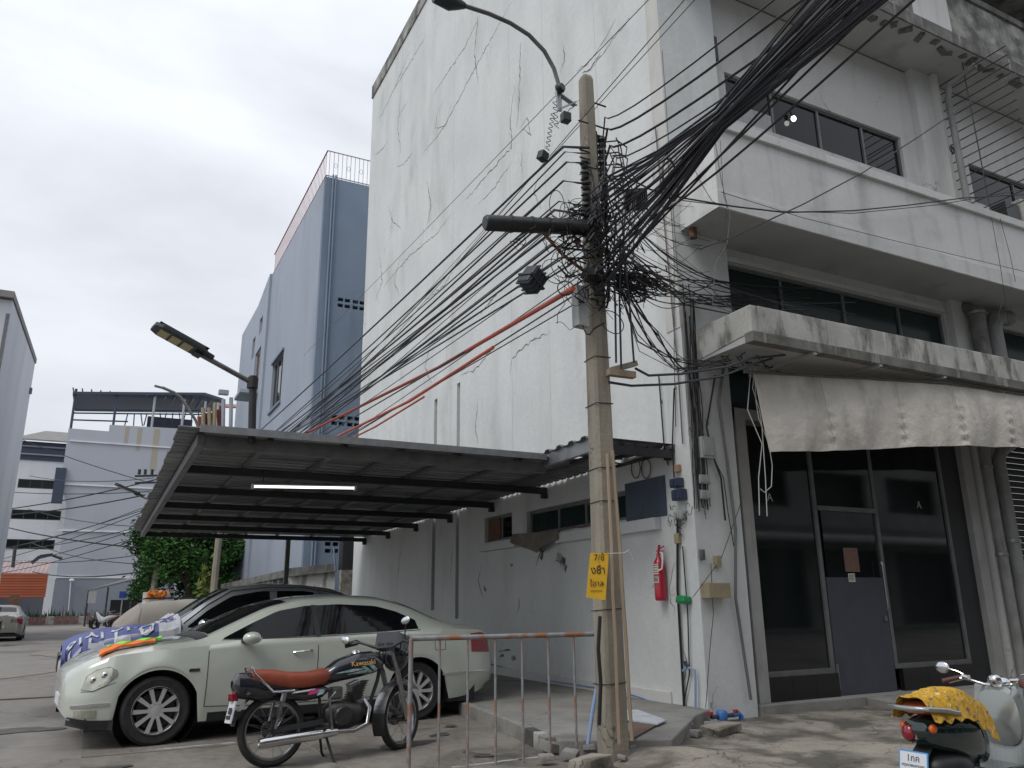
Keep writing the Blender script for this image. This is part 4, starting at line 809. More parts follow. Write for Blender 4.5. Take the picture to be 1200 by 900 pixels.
for i in range(36):
    t = i/35; u = rnd.random()
    py = 205+t*135+rnd.uniform(-6, 6); px = rnd.uniform(706, 716)
    A = at(px, py, x=PX-.06-.10*u); B = at(838+t*10+rnd.uniform(-3, 3), 128+t*22+rnd.uniform(-3, 3), x=PX+.02+.15*u)
    ex = 942+t*96+rnd.uniform(-3, 3); Cc = at(ex, 2, x=PX+.03+.25*u); m_ = A.lerp(B, .5)+Vector((0, 0, -.02-.05*rnd.random()+.03*math.sin(t*9)))
    d = Cc-B; k = (-24-B.y)/d.y
    if i % 3 == 0: # runs on past the pole to the far end of the alley
        e = FP+Vector((rnd.uniform(-.6, 1.4), 0, rnd.uniform(-1.2, .8)-t*.5)); back = sag(e, A, rnd.uniform(.1, .4), 22)[:-1]
    else: back = [Z0(A.z-rnd.uniform(.05, .2))+Vector((rnd.uniform(-.04, .08), -.12, 0)), Z0(A.z-.02)+Vector((.06, -.16, 0))]
    pts = back+[A, m_, B]+[B+d*(k*(j/12)**2) for j in range(1, 13)]
    cable('bundled_cable', pts, rnd.choice((.006, .007, .009, .011)), 'cable2' if i % 3 == 0 else 'black', bl, 'cable', 'thick bundle of cables to the top right')
for j, (p, q_) in enumerate((((700, 300), (1040, -8)), ((760, 252), (1060, 2)), ((690, 330), (1010, -2)))):
    overhead(p, q_, PX+.0, PX+.3, .010, 'black', ('left', 'right', 'middle')[j]+' of three loose black cables running just under the thick bundle', 'loose cables under the thick bundle')
# pole to the shophouse corner and along the canopy
hub = Vector((PX+.12, PY-.12, 4.55))
bd = 'black service cable sagging from the pole to the corner of the shophouse'
for i in range(26):
    a = hub+Vector((rnd.uniform(-.05, .12), rnd.uniform(-.06, .04), rnd.uniform(-.32, .65))); c = at(rnd.uniform(800, 850), rnd.uniform(326, 362), y=-.20)
    e = at(rnd.uniform(880, 1010), rnd.uniform(350, 400), y=-.9) if i % 2 else at(rnd.uniform(905, 960), rnd.uniform(330, 352), y=-.15)
    pts = sag(a, c, rnd.uniform(-.04, .26), 12, .03)+sag(c, e, rnd.uniform(.0, .05), 5)[1:]
    cable('service_cable', pts, rnd.choice((.004, .005, .007, .009)), 'black', bd, 'cable', 'service cables sagging from the pole to the shophouse corner')
for i in range(12):
    a = hub+Vector((rnd.uniform(-.05, .12), -.05, rnd.uniform(-.38, .0))); c = at(rnd.uniform(790, 812), rnd.uniform(405, 440), y=-.18); m_ = at(rnd.uniform(745, 775), rnd.uniform(385, 412), y=-1.0)
    pts = [a, a.lerp(m_, .5)+Vector((0, 0, -.03)), m_, m_.lerp(c, .6)+Vector((0, 0, -.04)), c, at(rnd.uniform(835, 860), rnd.uniform(418, 432), y=-.7)]
    cable('low_service_cable', pts, rnd.choice((.004, .006, .008)), 'black', 'black cable hanging low from the pole to the left end of the canopy', 'cable', 'low cables between the pole and the canopy end')
for i, (p, lab) in enumerate(((((745, 432), (760, 440), (800, 438), (850, 430), (880, 420), (920, 416)), 'upper of two heavy cables from the pole bracket to the canopy underside'), (((714, 448), (740, 452), (790, 450), (845, 441), (880, 428), (905, 420)), 'lower of two heavy cables from the pole bracket to the canopy underside'))):
    ysp = np.interp([k_ for k_ in range(6)], [0, 5], [PY-.1, -.85]); cable('heavy_cable', [at(x, y, y=float(ysp[k_])) for k_, (x, y) in enumerate(p)], .013, 'cable2', lab, 'cable', n=7)
for i, p in enumerate((((722, 250), (719, 300), (721, 360), (722, 425)), ((727, 280), (726, 350), (728, 432)), ((733, 245), (730, 290), (738, 360), (743, 425)))):
    cable('hanging_cable', [at(x, y, y=PY-.2) for x, y in p], .010, 'cable2', ('left', 'middle', 'right')[i]+' of three blue black cables dropping to the pole bracket', 'cable', n=6)
# loops and slack coils
def loop(c, rx, rz, n, r_, m, label, group=None, tilt=.3):
    pts = []
    for i in range(n*16+1):
        a = i/16*2*math.pi; k = 1+.06*math.sin(i*.37); pts.append(c+Vector((math.cos(a)*rx*k, math.cos(a)*rx*tilt+.012*math.sin(i*.21), math.sin(a)*rz*k)))
    return cable('cable_coil', pts, r_, m, label, 'cable coil', group)
loop(at(786, 212, y=-1.3), .14, .26, 2, .008, 'black', 'large oval slack coil of black cable hanging before the corner of the side wall', None)
loop(at(957, 175+0, y=-.5), .06, .04, 2, .006, 'black', 'small wire ring on the balcony grille', None) if False else loop(at(1116, 176, y=-.4), .09, .06, 2, .008, 'black', 'small wire ring hanging on the balcony grille', None)
loop(at(718, 378, y=PY-.2), .16, .11, 1, .005, 'black', 'thin round wire loop to the right of the pole below the cable knot', None)
for k in range(18):
    c = at(rnd.uniform(640, 720), rnd.uniform(235, 345), y=PY-.2)
    loop(c, rnd.uniform(.05, .16), rnd.uniform(.06, .18), 1, rnd.choice((.003, .004, .006)), 'black', 'slack black wire loop in the cable knot around the pole', 'slack wire loops in the knot around the pole', tilt=rnd.uniform(-.5, .5))
b = MB()
for i in range(150):
    px, py = rnd.gauss(702, 22), rnd.gauss(300, 36)
    if rnd.random() < .4: px, py = rnd.gauss(672, 24), rnd.gauss(262, 10)
    P = at(px, py, y=PY-.12+rnd.uniform(-.16, .05)); pts = [P]
    for k in range(4): pts.append(pts[-1]+Vector((rnd.uniform(-.12, .13), rnd.uniform(-.03, .03), rnd.uniform(-.12, .10))))
    b.tube(pts, rnd.choice((.003, .004, .006, .009)), 4)
for i in range(130):
    P = at(rnd.gauss(732, 20), rnd.gauss(327, 9), y=PY-.15); pts = [P]
    for k in range(4): pts.append(pts[-1]+Vector((rnd.uniform(-.03, .16), rnd.uniform(-.02, .03), rnd.uniform(-.06, .05))))
    b.tube(pts, rnd.choice((.004, .006, .009)), 4)
b.build('tangled_wires', M_['black'], None, label='dense tangle of short black wires knotted round the pole', cat='tangled wires', kind='stuff', fix=False)
b = MB()
for i in range(26):
    x0 = rnd.uniform(690, 745); y0 = rnd.uniform(160, 250); P = at(x0, y0, y=PY-.2); pts = [P, P+Vector((rnd.uniform(.0, .1), 0, -.1)), P+Vector((rnd.uniform(-.02, .1), 0, -.35)), P+Vector((rnd.uniform(-.1, .05), 0, -.6))]
    b.tube(pts, rnd.choice((.006, .009)), 4)
b.build('jumper_wires', M_['black'], None, label='jumper wires dropping along the right side of the pole below the rack', cat='jumper wires', kind='stuff', fix=False)
# orange conduits
for i, (p, r_, lb) in enumerate((((( 672, 338), (515, 430), (342, 516)), .024, 'longest orange conduit sloping from the grey box on the pole to behind the carport'), (((578, 407), (480, 470), (380, 519)), .020, 'shorter orange conduit below the longest one'), (((497, 465), (440, 500), (400, 520)), .014, 'thin lowest orange conduit close to the carport roof'))):
    ys = [(-1.8, 2.6, 9.0), (.0, 2.8, 6.5), (2.2, 3.8, 6.5)][i]; A = [at(*q_, y=yy) for q_, yy in zip(p, ys)]
    e = A[2]+(A[2]-A[1])*1.2; b = MB(); cable('orange_conduit', [A[0], A[0].lerp(A[1], .5), A[1], A[1].lerp(A[2], .5), A[2], e], r_, 'orange', lb, 'conduit', n=8)
# wires across the facade
def fw(p, lab, r_=.006, m='black', y=(-.95, -.95)):
    n = len(p); cable('facade_wire', [at(x, yy, y=float(np.interp(i, [0, n-1], y))) for i, (x, yy) in enumerate(p)], r_, m, lab, 'wire')
fw(((730, 205), (762, 222), (800, 232), (860, 242), (920, 249), (1000, 247), (1060, 241), (1130, 232), (1200, 228)), 'thick pair of wires dipping across the lower balcony front', .010, y=(-1.4, -.92))
fw(((800, 235), (900, 247), (1000, 250), (1100, 240), (1200, 222)), 'thinner wire following the pair across the lower balcony front', .006, y=(-1.0, -.93))
fw(((820, 292), (860, 277), (940, 240), (1010, 203), (1080, 158), (1140, 117), (1215, 70)), 'long wire crossing both balconies diagonally up to the right', .009, y=(-1.3, -1.1))
fw(((845, 225), (940, 255), (1040, 280), (1200, 318)), 'very thin wire slanting down across the lower balcony slab', .004, y=(-.95, -.92))
fw(((855, 120), (900, 100), (960, 60), (1010, 25), (1060, -10)), 'loose cable hanging under the thick bundle before the third floor windows', .008, y=(-1.2, -1.2))
for i, p in enumerate((((838, 165), (845, 210), (852, 240), (850, 280), (842, 300)), ((844, 165), (848, 230), (856, 250), (852, 285), (838, 310), (835, 360)), ((805, 180), (822, 215), (834, 235), (842, 240)), ((1162, 255), (1172, 310), (1178, 350), (1182, 380)), ((1172, 256), (1184, 300), (1190, 330)), ((1175, 350), (1169, 375), (1172, 380)))):
    fw(p, ('thin wire hanging down over the end of the lower balcony', 'pale loose wire hanging past the balcony end to the cable knot', 'thin wire clipped to the left end of the balcony', 'dark wire hanging down the balcony front near the right edge', 'thin wire beside the dark one near the right edge', 'short wire tail under the hanging dark wire')[i], .004, 'gcable' if i == 1 else 'black', y=(-.93, -.93))
for i in range(16):   # fan from the pole across the side wall to the balcony corner
    a = hub+Vector((.05, -.05, rnd.uniform(-.2, .9))); c = at(rnd.uniform(800, 835), rnd.uniform(235, 330), y=-.3)
    cable('thin_service_wire', sag(a, c, rnd.uniform(-.02, .22), 8), .003, 'black', 'thin wire from the pole to the lower balcony corner', 'wire', 'thin wires between the pole and the balcony corner')
# bundles down the corner column
for i in range(18):
    x = rnd.uniform(802, 818); pts = []; y = rnd.uniform(330, 420); dx = 0
    while y < 600: pts.append(at(x+dx+(y-400)*.075, y, y=-.15-.01*(i % 3))); y += 22; dx += rnd.uniform(-1.6, 1.6)
    cable('riser_wire', pts, rnd.choice((.004, .006, .009)), 'black' if i % 4 else 'gcable', 'wire in the messy riser bundle down the edge of the corner column', 'wire', 'riser wires down the corner column')
for i, p in enumerate((((850, 420), (842, 470), (852, 540), (862, 620), (862, 700), (874, 780), (880, 820)), ((838, 440), (828, 500), (834, 530), (845, 560), (850, 610)), ((835, 535), (848, 560), (853, 600), (860, 640)), ((868, 590), (845, 655), (812, 700)), ((833, 660), (836, 720), (832, 760), (827, 830)))):
    fw(p, ('dark conduit down the right edge of the corner column to the ground', 'black cable curving round the large weathered meter box', 'thin black cable from the meter box to the pilaster', 'string slanting from the pilaster to the green box', 'thin cable hanging down the lower column')[i], (.018, .012, .006, .004, .004)[i], 'gcable' if i in (0,) else 'black', y=(-.17, -.17))
for i, p in enumerate((((772, 440), (778, 520), (783, 545)), ((790, 455), (788, 520), (790, 560)), ((794, 610), (794, 690), (798, 760), (802, 832)), ((768, 150), (782, 300), (795, 440), (800, 520)), ((776, 60), (786, 200), (794, 320)), ((782, 180), (790, 300), (790, 420), (792, 500)), ((800, 640), (806, 720), (808, 790), (800, 830)))):
    b = MB(); cable('wall_wire', [at(x, y, x=-.035) for x, y in p], (.010, .010, .016, .010, .006, .005, .008)[i], 'gcable' if i in (3, 4) else 'black', ('short black cable above the brown socket', 'black cable feeding the navy meter boxes', 'thick black conduit down the side wall below the breakers', 'grey conduit down the corner of the upper side wall', 'thin grey wire high on the wall corner', 'thin black wire down the wall corner beside the coil', 'thin black wire beside the thick lower conduit')[i], 'wire')
b = MB()
for i in range(40):
    P = at(rnd.uniform(784, 806), rnd.uniform(590, 625), x=-.06) if i % 2 else at(rnd.uniform(808, 830), rnd.uniform(470, 600), y=-.17); pts = [P]
    for k in range(3): pts.append(pts[-1]+Vector((rnd.uniform(-.03, .03), rnd.uniform(-.04, .04) if i % 2 else 0, rnd.uniform(-.09, .05))))
    b.tube(pts, .004, 4)
b.build('loose_wire_ends', M_['black'], None, label='loose wire ends sprouting between the meter boxes on the corner', cat='wire ends', kind='stuff', fix=False)
b = MB()
for i in range(22):
    P = at(rnd.uniform(835, 905), rnd.uniform(415, 436), y=-.7); pts = [P]
    for k in range(3): pts.append(pts[-1]+Vector((rnd.uniform(-.07, .09), rnd.uniform(-.02, .02), rnd.uniform(-.05, .05))))
    b.tube(pts, rnd.choice((.006, .010)), 4)
b.build('knotted_wires', M_['black'], None, label='knotted black wires under the left end of the canopy', cat='knotted wires', kind='stuff', fix=False)
# grille of thin cables in the upper right is the balcony grille; distant wires in the left background
FPX = thing('far_utility_pole', 'distant utility pole with cross arms at the back left corner of the carport', 'utility pole', (-3.45, 30, 0))
c = at(190, 560, y=30); b = MB(); b.tube([(c.x+.15, 30, 0), (c.x+.15, 30, c.z+.6)], [.14, .10], 8); b.build('shaft', M_['pole'], FPX)
for y_ in (558, 566): a_, e_ = at(158, y_, y=30), at(196, y_-1, y=30); b = MB(); b.bar(a_, e_, .08, .08); b.build('cross_arm', M_['steel'], FPX)
for x_ in (163, 170, 178): P = at(x_, 556, y=30); b = MB(); b.cyl(P, P+Vector((0, 0, .22)), .06, 8); b.build('insulator', M_['blackp'], FPX)
FPR = [((190, 560), (0, 594)), ((190, 575), (0, 572)), ((190, 590), (0, 640)), ((175, 597), (0, 652)), ((190, 610), (0, 662)), ((165, 642), (0, 612)), ((165, 650), (20, 655)), ((180, 560), (60, 558)), ((190, 586), (40, 632)), ((165, 661), (58, 640)), ((165, 670), (60, 670)), ((176, 566), (0, 500)), ((190, 618), (60, 600)), ((165, 628), (0, 668)), ((165, 617), (20, 640)), ((170, 580), (0, 600))]
for i, (a, c) in enumerate(FPR):
    A, C_ = at(*a, y=30), at(*c, y=45); d = C_-A; cable('distant_wire', sag(A, C_+d*.3, .25, 12), .030 if i % 5 == 0 else .018, 'black', 'distant wire sagging before the grey building', 'wire', 'distant wires at the left', n=4)
cp = thing('concrete_post', 'pale concrete utility pole in front of the tree beyond the carport', 'utility pole', (at(250, 690, y=26).x, 26, 0)); a = at(250, 690, y=26); b = MB(); b.tube([(a.x, 26, 0), (a.x+.05, 26, 5.2)], [.15, .12], 8); b.build('shaft', M_['pole'], cp)
la = thing('arm_street_lamp', 'distant grey curved arm street lamp above the rooftop canopy', 'street lamp', (at(229, 495, y=48).x, 48, 0))
b = MB(); b.tube([(at(240, 540, y=48).x, 48, 0), at(240, 520, y=48), at(229, 492, y=48), at(212, 466, y=48), at(204, 460, y=48), at(190, 454, y=48)], .10, 6); b.build('arm', M_['steel2'], la)
b = MB(); b.bar(at(192, 455, y=48), at(181, 452, y=48), .25, .1); b.build('head', M_['steel2'], la)

# ------------------------------------------------------------------ cars
class Car:
    """lofted car body; local x = 0 at the nose and grows to the tail, near side = -y"""
    def __init__(s, L, st, wheels, wr, arch, name, label, cat, paint, group=None):
        s.L = L; s.st = np.array(st, float); s.wheels = wheels; s.wr = wr; s.arch = arch; s.t = thing(name, label, cat, (0, 0, 0), group); s.paint = paint
        xs = np.linspace(0, L, 97); cols = []
        for c in range(1, s.st.shape[1]):
            y = np.interp(xs, s.st[:, 0], s.st[:, c]); k = np.array([1, 2, 3, 2, 1])/9.; yp = np.concatenate([[2*y[0]-y[2], 2*y[0]-y[1]], y, [2*y[-1]-y[-2], 2*y[-1]-y[-3]]]); cols.append(np.convolve(yp, k, 'valid'))
        s.xs = xs; s.cols = np.array(cols)   # zb wb wm wx zs ws ze we zr
    def sec(s, x):
        zb, wb, wm, wx, zs, ws, ze, we, zr = [float(np.interp(x, s.xs, c)) for c in s.cols]
        for sw in s.wheels:
            if abs(x-sw) < s.arch: zb = max(zb, math.sqrt(s.arch**2-(x-sw)**2)+s.wr-.01)
        zm = .40*zs/.9; zx = .66*zs/.9
        P = [(wb, zb), (wm, max(zm, zb+.02)), (wx, max(zx, zb+.05)), (ws, zs), (we, ze), (we*.62, zr-(zr-ze)*.18), (0, zr)]
        if zb > zm: P[0] = (wx-.0, zb)
        if zb > zm: P[1] = (wx, zb+.02)
        return P
    def curve(s, x):
        P = s.sec(x); out = []; n = len(P)
        for i in range(n-1):
            p0, p1, p2, p3 = P[max(i-1, 0)], P[i], P[i+1], P[min(i+2, n-1)]
            if i in (2, 3): p0 = P[i-1] if i == 2 else P[i]; 
            if i == 2: p3 = P[3]
            if i == 3: p0 = P[3]; p3 = P[4]
            if i == 4: p0 = (P[4][0]*1.0, P[4][1]-(P[4][1]-P[3][1])*.25)
            for k in range(4):
                t = k/4; f = lambda a, b_, c, d: .5*((2*b_)+(-a+c)*t+(2*a-5*b_+4*c-d)*t*t+(-a+3*b_-3*c+d)*t**3)
                out.append((f(p0[0], p1[0], p2[0], p3[0]), f(p0[1], p1[1], p2[1], p3[1])))
        out.append(P[-1]); return out
    def body(s):
        b = MB(); N = 120; rows = []
        for i in range(N+1):
            x = s.L*i/N; c = s.curve(x); row = [(x, -y, z) for y, z in c]+[(x, y, z) for y, z in reversed(c[:-1])]; rows.append(row)
        m = len(rows[0]); vs = [p for r_ in rows for p in r_]
        fs = [(i*m+j, (i+1)*m+j, (i+1)*m+j+1, i*m+j+1) for i in range(N) for j in range(m-1)]
        fs += [tuple(range(m)), tuple(range((N+1)*m-1, N*m-1, -1))]
        b.add(vs, fs); s.bodyo = b.build('body', s.paint, s.t, smooth=.9)
        b = MB(); w = s.cols[2].max()-.22
        segs = [0.25]+[v for sw in s.wheels for v in (sw-s.arch-.02, sw+s.arch+.02)]+[s.L-.25]
        for a, c in zip(segs[::2], segs[1::2]): b.box(a, c, -w-.12, w+.12, .17, .45)
        for sw in s.wheels: b.box(sw-s.arch-.02, sw+s.arch+.02, -.5, .5, .2, .62); b.lathe([(0, -.52), (s.arch+.01, -.52), (s.arch+.01, -.84)], (sw, 0, s.wr), (0, 1, 0), 24)
        b.build('underbody', M_['blackp'], s.t)
        return s
    def ys(s, x, z):
        c = s.curve(x); best = c[0][0]
        for (y0, z0), (y1, z1) in zip(c, c[1:]):
            if z0 <= z <= z1 or z1 <= z <= z0:
                return y0+(y1-y0)*((z-z0)/(z1-z0) if abs(z1-z0) > 1e-6 else 0)
        return best
    def zt(s, x, y):
        c = s.curve(x); y = abs(y)
        for (y1, z1), (y0, z0) in zip(c[::-1][1:], c[::-1]):
            if y0 <= y <= y1: return z0+(z1-z0)*((y-y0)/(y1-y0) if y1 > y0 else 0)
        return c[12][1]
    def side(s, lo, up, name, m, off=.006, nu=24, nv=6, sgn=-1, parent=None, label=None):
        """patch lying on the flank between two polylines lo, up of (x, z)"""
        lo, up = sorted(lo), sorted(up); x0 = max(lo[0][0], up[0][0]); x1 = min(lo[-1][0], up[-1][0])
        lf = lambda x: float(np.interp(x, [p[0] for p in lo], [p[1] for p in lo])); uf = lambda x: float(np.interp(x, [p[0] for p in up], [p[1] for p in up]))
        def fn(u, v):
            x = x0+(x1-x0)*u; z = lf(x)+(uf(x)-lf(x))*v; return (x, sgn*(s.ys(x, z)+off), z)
        b = MB(); b.grid(fn, nu, nv)
        for a in ((lambda t: (t, 0)), (lambda t: (t, 1))): b.grid(lambda u, v, a=a: (lambda p: (p[0], p[1]-sgn*v*(off+.01), p[2]))(fn(*a(u))), nu, 1)
        return b.build(name, M_[m], parent or s.t, smooth=True, label=label, fix=False)
    def top(s, x0, x1, yf, name, m, off=.006, nu=14, nv=14, parent=None):
        b = MB(); b.grid(lambda u, v: (x0+(x1-x0)*u, (2*v-1)*yf(x0+(x1-x0)*u), s.zt(x0+(x1-x0)*u, (2*v-1)*yf(x0+(x1-x0)*u))+off), nu, nv); return b.build(name, M_[m], parent or s.t, smooth=True, fix=False)
    def seam(s, pts, r_=.004, sgn=-1, name='panel_gap', m='blackp'):
        b = MB(); q_ = []
        for (x0, z0), (x1, z1) in zip(pts, pts[1:]):
            for k in range(6): x, z = x0+(x1-x0)*k/6, z0+(z1-z0)*k/6; q_.append((x, sgn*(s.ys(x, z)+.001), z))
        x, z = pts[-1]; q_.append((x, sgn*(s.ys(x, z)+.001), z)); b.tube(q_, r_, 4); b.build(name, M_[m], s.t)
    def wheel(s, sw, sgn, spokes=10, wy=None, w=.21):
        r_ = s.wr; y1 = sgn*(wy or (s.cols[2].max()-.03)); o = -sgn
        par = thing('wheel', None, None, (sw, y1+o*w/2, r_)); par.parent = s.t; ORG[par] = Vector((sw, y1+o*w/2, r_))
        b = MB(); b.lathe([(r_*.66, 0.01), (r_*.90, 0), (r_*.985, .025), (r_, .05), (r_, w-.05), (r_*.98, w-.02), (r_*.9, w), (r_*.64, w)], (sw, y1, r_), (0, o, 0), 36); b.build('tyre', M_['tyre'], par, smooth=.6)
        b = MB(); b.lathe([(r_*.69, .0), (r_*.70, .012), (r_*.66, .022), (r_*.62, .06), (r_*.60, w-.01)], (sw, y1, r_), (0, o, 0), 36)
        b.lathe([(0, -.0), (.03, .0), (.075, .012), (.08, .05), (0, .05)], (sw, y1+o*.012, r_), (0, o, 0), 16)
        for k in range(spokes):
            a = 2*math.pi*k/spokes; d = Vector((math.cos(a), 0, math.sin(a))); n_ = Vector((-math.sin(a), 0, math.cos(a))); c = Vector((sw, y1+o*.014, r_))
            p0, p1 = c+d*.06, c+d*r_*.675; wd0, wd1 = .014, .021
            b.prism([p0-n_*wd0, p1-n_*wd1, p1+n_*wd1, p0+n_*wd0], (0, o*.03, 0))
        b.build('rim', M_['rim'], par, smooth=.5)
        b = MB(); b.lathe([(0, .07), (r_*.55, .07), (r_*.55, .09)], (sw, y1, r_), (0, o, 0), 20); b.build('brake_disc', M_['steel'], par)
        return par
sed = [(0, .33, .50, .56, .57, .62, .50, .66, .40, .68), (.07, .25, .64, .70, .70, .68, .62, .72, .50, .745), (.2, .20, .76, .80, .79, .745, .71, .78, .58, .80), (.5, .19, .84, .865, .86, .83, .79, .87, .64, .885),
       (.92, .19, .86, .89, .89, .875, .84, .915, .68, .935), (1.3, .19, .86, .90, .90, .895, .86, .945, .70, .965), (1.62, .19, .86, .90, .905, .905, .875, 1.07, .69, 1.13), (2.0, .19, .86, .90, .905, .915, .88, 1.24, .64, 1.29),
       (2.4, .19, .86, .90, .905, .925, .88, 1.325, .60, 1.385), (2.85, .19, .86, .90, .905, .935, .88, 1.345, .59, 1.41), (3.35, .19, .86, .90, .905, .95, .88, 1.315, .59, 1.385), (3.7, .19, .86, .90, .90, .97, .87, 1.23, .60, 1.30),
       (4.0, .20, .85, .89, .89, .985, .85, 1.11, .62, 1.17), (4.25, .22, .82, .86, .86, .985, .82, 1.03, .64, 1.07), (4.5, .26, .74, .80, .80, .97, .75, 1.0, .58, 1.02), (4.66, .34, .58, .66, .67, .90, .6, .95, .5, .97)]
def furnish(C, dlo_lo, dlo_up, bpil, ws, rw, lamps=True):
    for sg in (-1, 1):
        C.side(dlo_lo, dlo_up, 'side_window', 'cglass', sgn=sg, off=.004, nu=40, nv=5)
        for (x, z0, z1) in bpil: C.seam([(x, z0), (x+.01, z1)], sgn=sg)
    C.top(ws[0], ws[1], lambda x: ws[2]+(ws[3]-ws[2])*(x-ws[0])/(ws[1]-ws[0]), 'windscreen', 'cglass')
    C.top(rw[0], rw[1], lambda x: rw[2]+(rw[3]-rw[2])*(x-rw[0])/(rw[1]-rw[0]), 'rear_window', 'cglass')
SD = Car(4.66, sed, (.93, 3.70), .318, .385, 'parked_sedan', 'pale green grey sedan parked nose left under the carport', 'car', M_['carg']).body()
furnish(SD, [(1.52, .955), (1.9, .955), (2.5, .965), (3.3, .985), (3.72, 1.005)], [(1.52, .965), (1.85, 1.12), (2.1, 1.225), (2.4, 1.275), (2.8, 1.29), (3.25, 1.265), (3.5, 1.20), (3.72, 1.10)], [(2.49, .30, .95), (1.36, .33, .85)], (1.40, 2.22, .60, .52), (3.62, 4.12, .50, .54))
for sg in (-1, 1):
    SD.side([(2.47, .96), (2.53, .96)], [(2.47, 1.285), (2.53, 1.285)], 'door_pillar', 'blackp', off=.009, sgn=sg, nu=2)
    SD.seam([(1.5, .945), (2.5, .953), (3.4, .975), (3.74, .99)], .006, sg, 'window_trim', 'chrome')
    SD.seam([(1.36, .33), (2.0, .30), (3.2, .30), (3.42, .5), (3.55, .72), (3.58, .95)], sgn=sg)
    SD.side([(.17, .54), (.3, .53), (.42, .575), (.55, .66)], [(.17, .55), (.22, .655), (.32, .71), (.46, .735), (.55, .70)], 'headlight', 'lens', off=.012, sgn=sg, nu=14)
    SD.side([(.08, .375), (.50, .40)], [(.08, .40), (.3, .418), (.50, .42)], 'bumper_strip', 'chrome', off=.012, sgn=sg)
    SD.side([(.12, .30), (.36, .29)], [(.12, .36), (.36, .36)], 'fog_lamp', 'lens', off=.008, sgn=sg, nu=6)
    SD.side([(.06, .22), (.3, .19), (.56, .18)], [(.06, .30), (.3, .27), (.56, .265)], 'lower_lip', 'blackp', off=.010, sgn=sg, nu=10)
    SD.seam([(.17, .54), (.3, .53), (.42, .575), (.55, .66), (.55, .70), (.46, .735), (.32, .71), (.22, .655), (.17, .54)], .003, sg, 'lamp_gasket')
    for lx, lz in ((.30, .62), (.42, .66)): b = MB(); b.ell((lx, sg*(SD.ys(lx, lz)+.004), lz), (.045, .016, .036), 12); b.build('lamp_reflector', M_['chrome'], SD.t, smooth=True)
    SD.seam([(.17, .52), (.3, .525), (.55, .60)], .0025, sgn=sg)
    SD.side([(4.36, .72), (4.62, .70)], [(4.36, .93), (4.5, .94), (4.62, .90)], 'tail_light', 'tail', off=.008, sgn=sg, nu=8)
    SD.side([(4.02, .475), (4.62, .49)], [(4.02, .50), (4.62, .515)], 'bumper_strip', 'chrome', off=.008, sgn=sg)
    SD.side([(1.40, .19), (3.2, .19)], [(1.40, .27), (3.2, .27)], 'sill_strip', 'blackp', off=.006, sgn=sg)
    for x in (2.33, 3.34):
        b = MB(); y = sg*(SD.ys(x, .80)+.025); b.tube([(x-.10, y-sg*.02, .80), (x-.08, y, .805), (x+.08, y, .815), (x+.10, y-sg*.02, .815)], .011, 6); b.build('door_handle', M_['chrome'], SD.t, smooth=True)
    b = MB(); b.ell((1.76, sg*1.0, .965), (.10, .085, .062), 16, (0, 0, .1)); m_ = b.build('wing_mirror', SD.paint, SD.t, smooth=True)
    b = MB(); b.bar((1.70, sg*.86, .94), (1.75, sg*.95, .94), .05, .04); b.build('mirror_foot', M_['blackp'], m_)
    b = MB(); b.ell((1.815, sg*1.0, .965), (.035, .07, .05), 12); b.build('mirror_glass', M_['mirror'], m_, smooth=True)
    for w_ in (.93, 3.70): SD.wheel(w_, sg)
b = MB()
for i in range(7): y = -.33+i*.11; b.bar((.035, y, .56), (.075, y, .70), .025, .03)
b.build('grille_bar', M_['chrome'], SD.t)
b = MB(); b.box(.045, .12, -.36, .36, .55, .70); b.build('grille', M_['blackp'], SD.t)
b = MB(); b.box(-.012, .02, -.22, .22, .36, .46); b.build('number_plate', M_['plate'], SD.t)
b = MB(); y = -(SD.ys(1.24, .68)+.006); b.box(1.19, 1.29, y-.004, y, .66, .69); b.build('side_badge', M_['chrome'], SD.t)
b = MB(); b.tube([(1.42, -.55, .985), (1.5, -.2, 1.03), (1.52, .1, 1.05)], .010, 5); b.tube([(1.40, .05, .98), (1.48, .3, 1.03), (1.49, .55, 1.03)], .010, 5); b.build('wiper', M_['blackp'], SD.t)
b = MB(); b.grid(lambda u, v: (1.27+.12*u, (2*v-1)*.68, SD.zt(1.27+.12*u, (2*v-1)*.68)+.004), 3, 12); b.build('cowl', M_['blackp'], SD.t, fix=False)
SD.seam([(3.92, .88), (4.06, .88), (4.06, .76), (3.92, .76), (3.92, .88)], .003, -1, 'fuel_flap')
# folded high visibility cloths on the sedan bonnet
for (x0, x1, y0, y1, m, lb, dz) in ((.34, .90, -.70, -.50, 'hio', 'folded orange strip of cloth on the bonnet of the green grey sedan', .014), (.44, .98, -.53, -.40, 'hiv', 'lime green strip of cloth beside the orange one on the bonnet', .020)):
    b = MB(); b.sheet(lambda u, v: (x0+(x1-x0)*u+.03*v, y0+(y1-y0)*v+.10*u, SD.zt(x0+(x1-x0)*u+.03*v, y0+(y1-y0)*v+.10*u)+.012+dz*(1+.5*math.sin(u*17+v*3))*.7), 24, 5, (0, 0, .02))
    o = b.build('bonnet_cloth', M_[m], None, smooth=True, label=lb, cat='cloth'); o['_car'] = 1
def warp(o):
    c = ORG.get(o, Vector()).x
    for v in o.data.vertices:
        x = v.co.x+c; x2 = .55-(.55-x)*.74 if x < .55 else 4.05+(x-4.05)*1.25 if x > 4.05 else x; v.co.x = x2-c
for o in list(SD.t.children_recursive)+[o for o in bpy.data.objects if o.get('_car')]:
    if o.type == 'MESH' and o.name.split('.')[0] not in ('tyre', 'rim', 'brake_disc'): warp(o)
A_ = R(5.6); SD.t.location = (-6.52, 2.145, 0); SD.t.rotation_euler = (0, 0, A_)
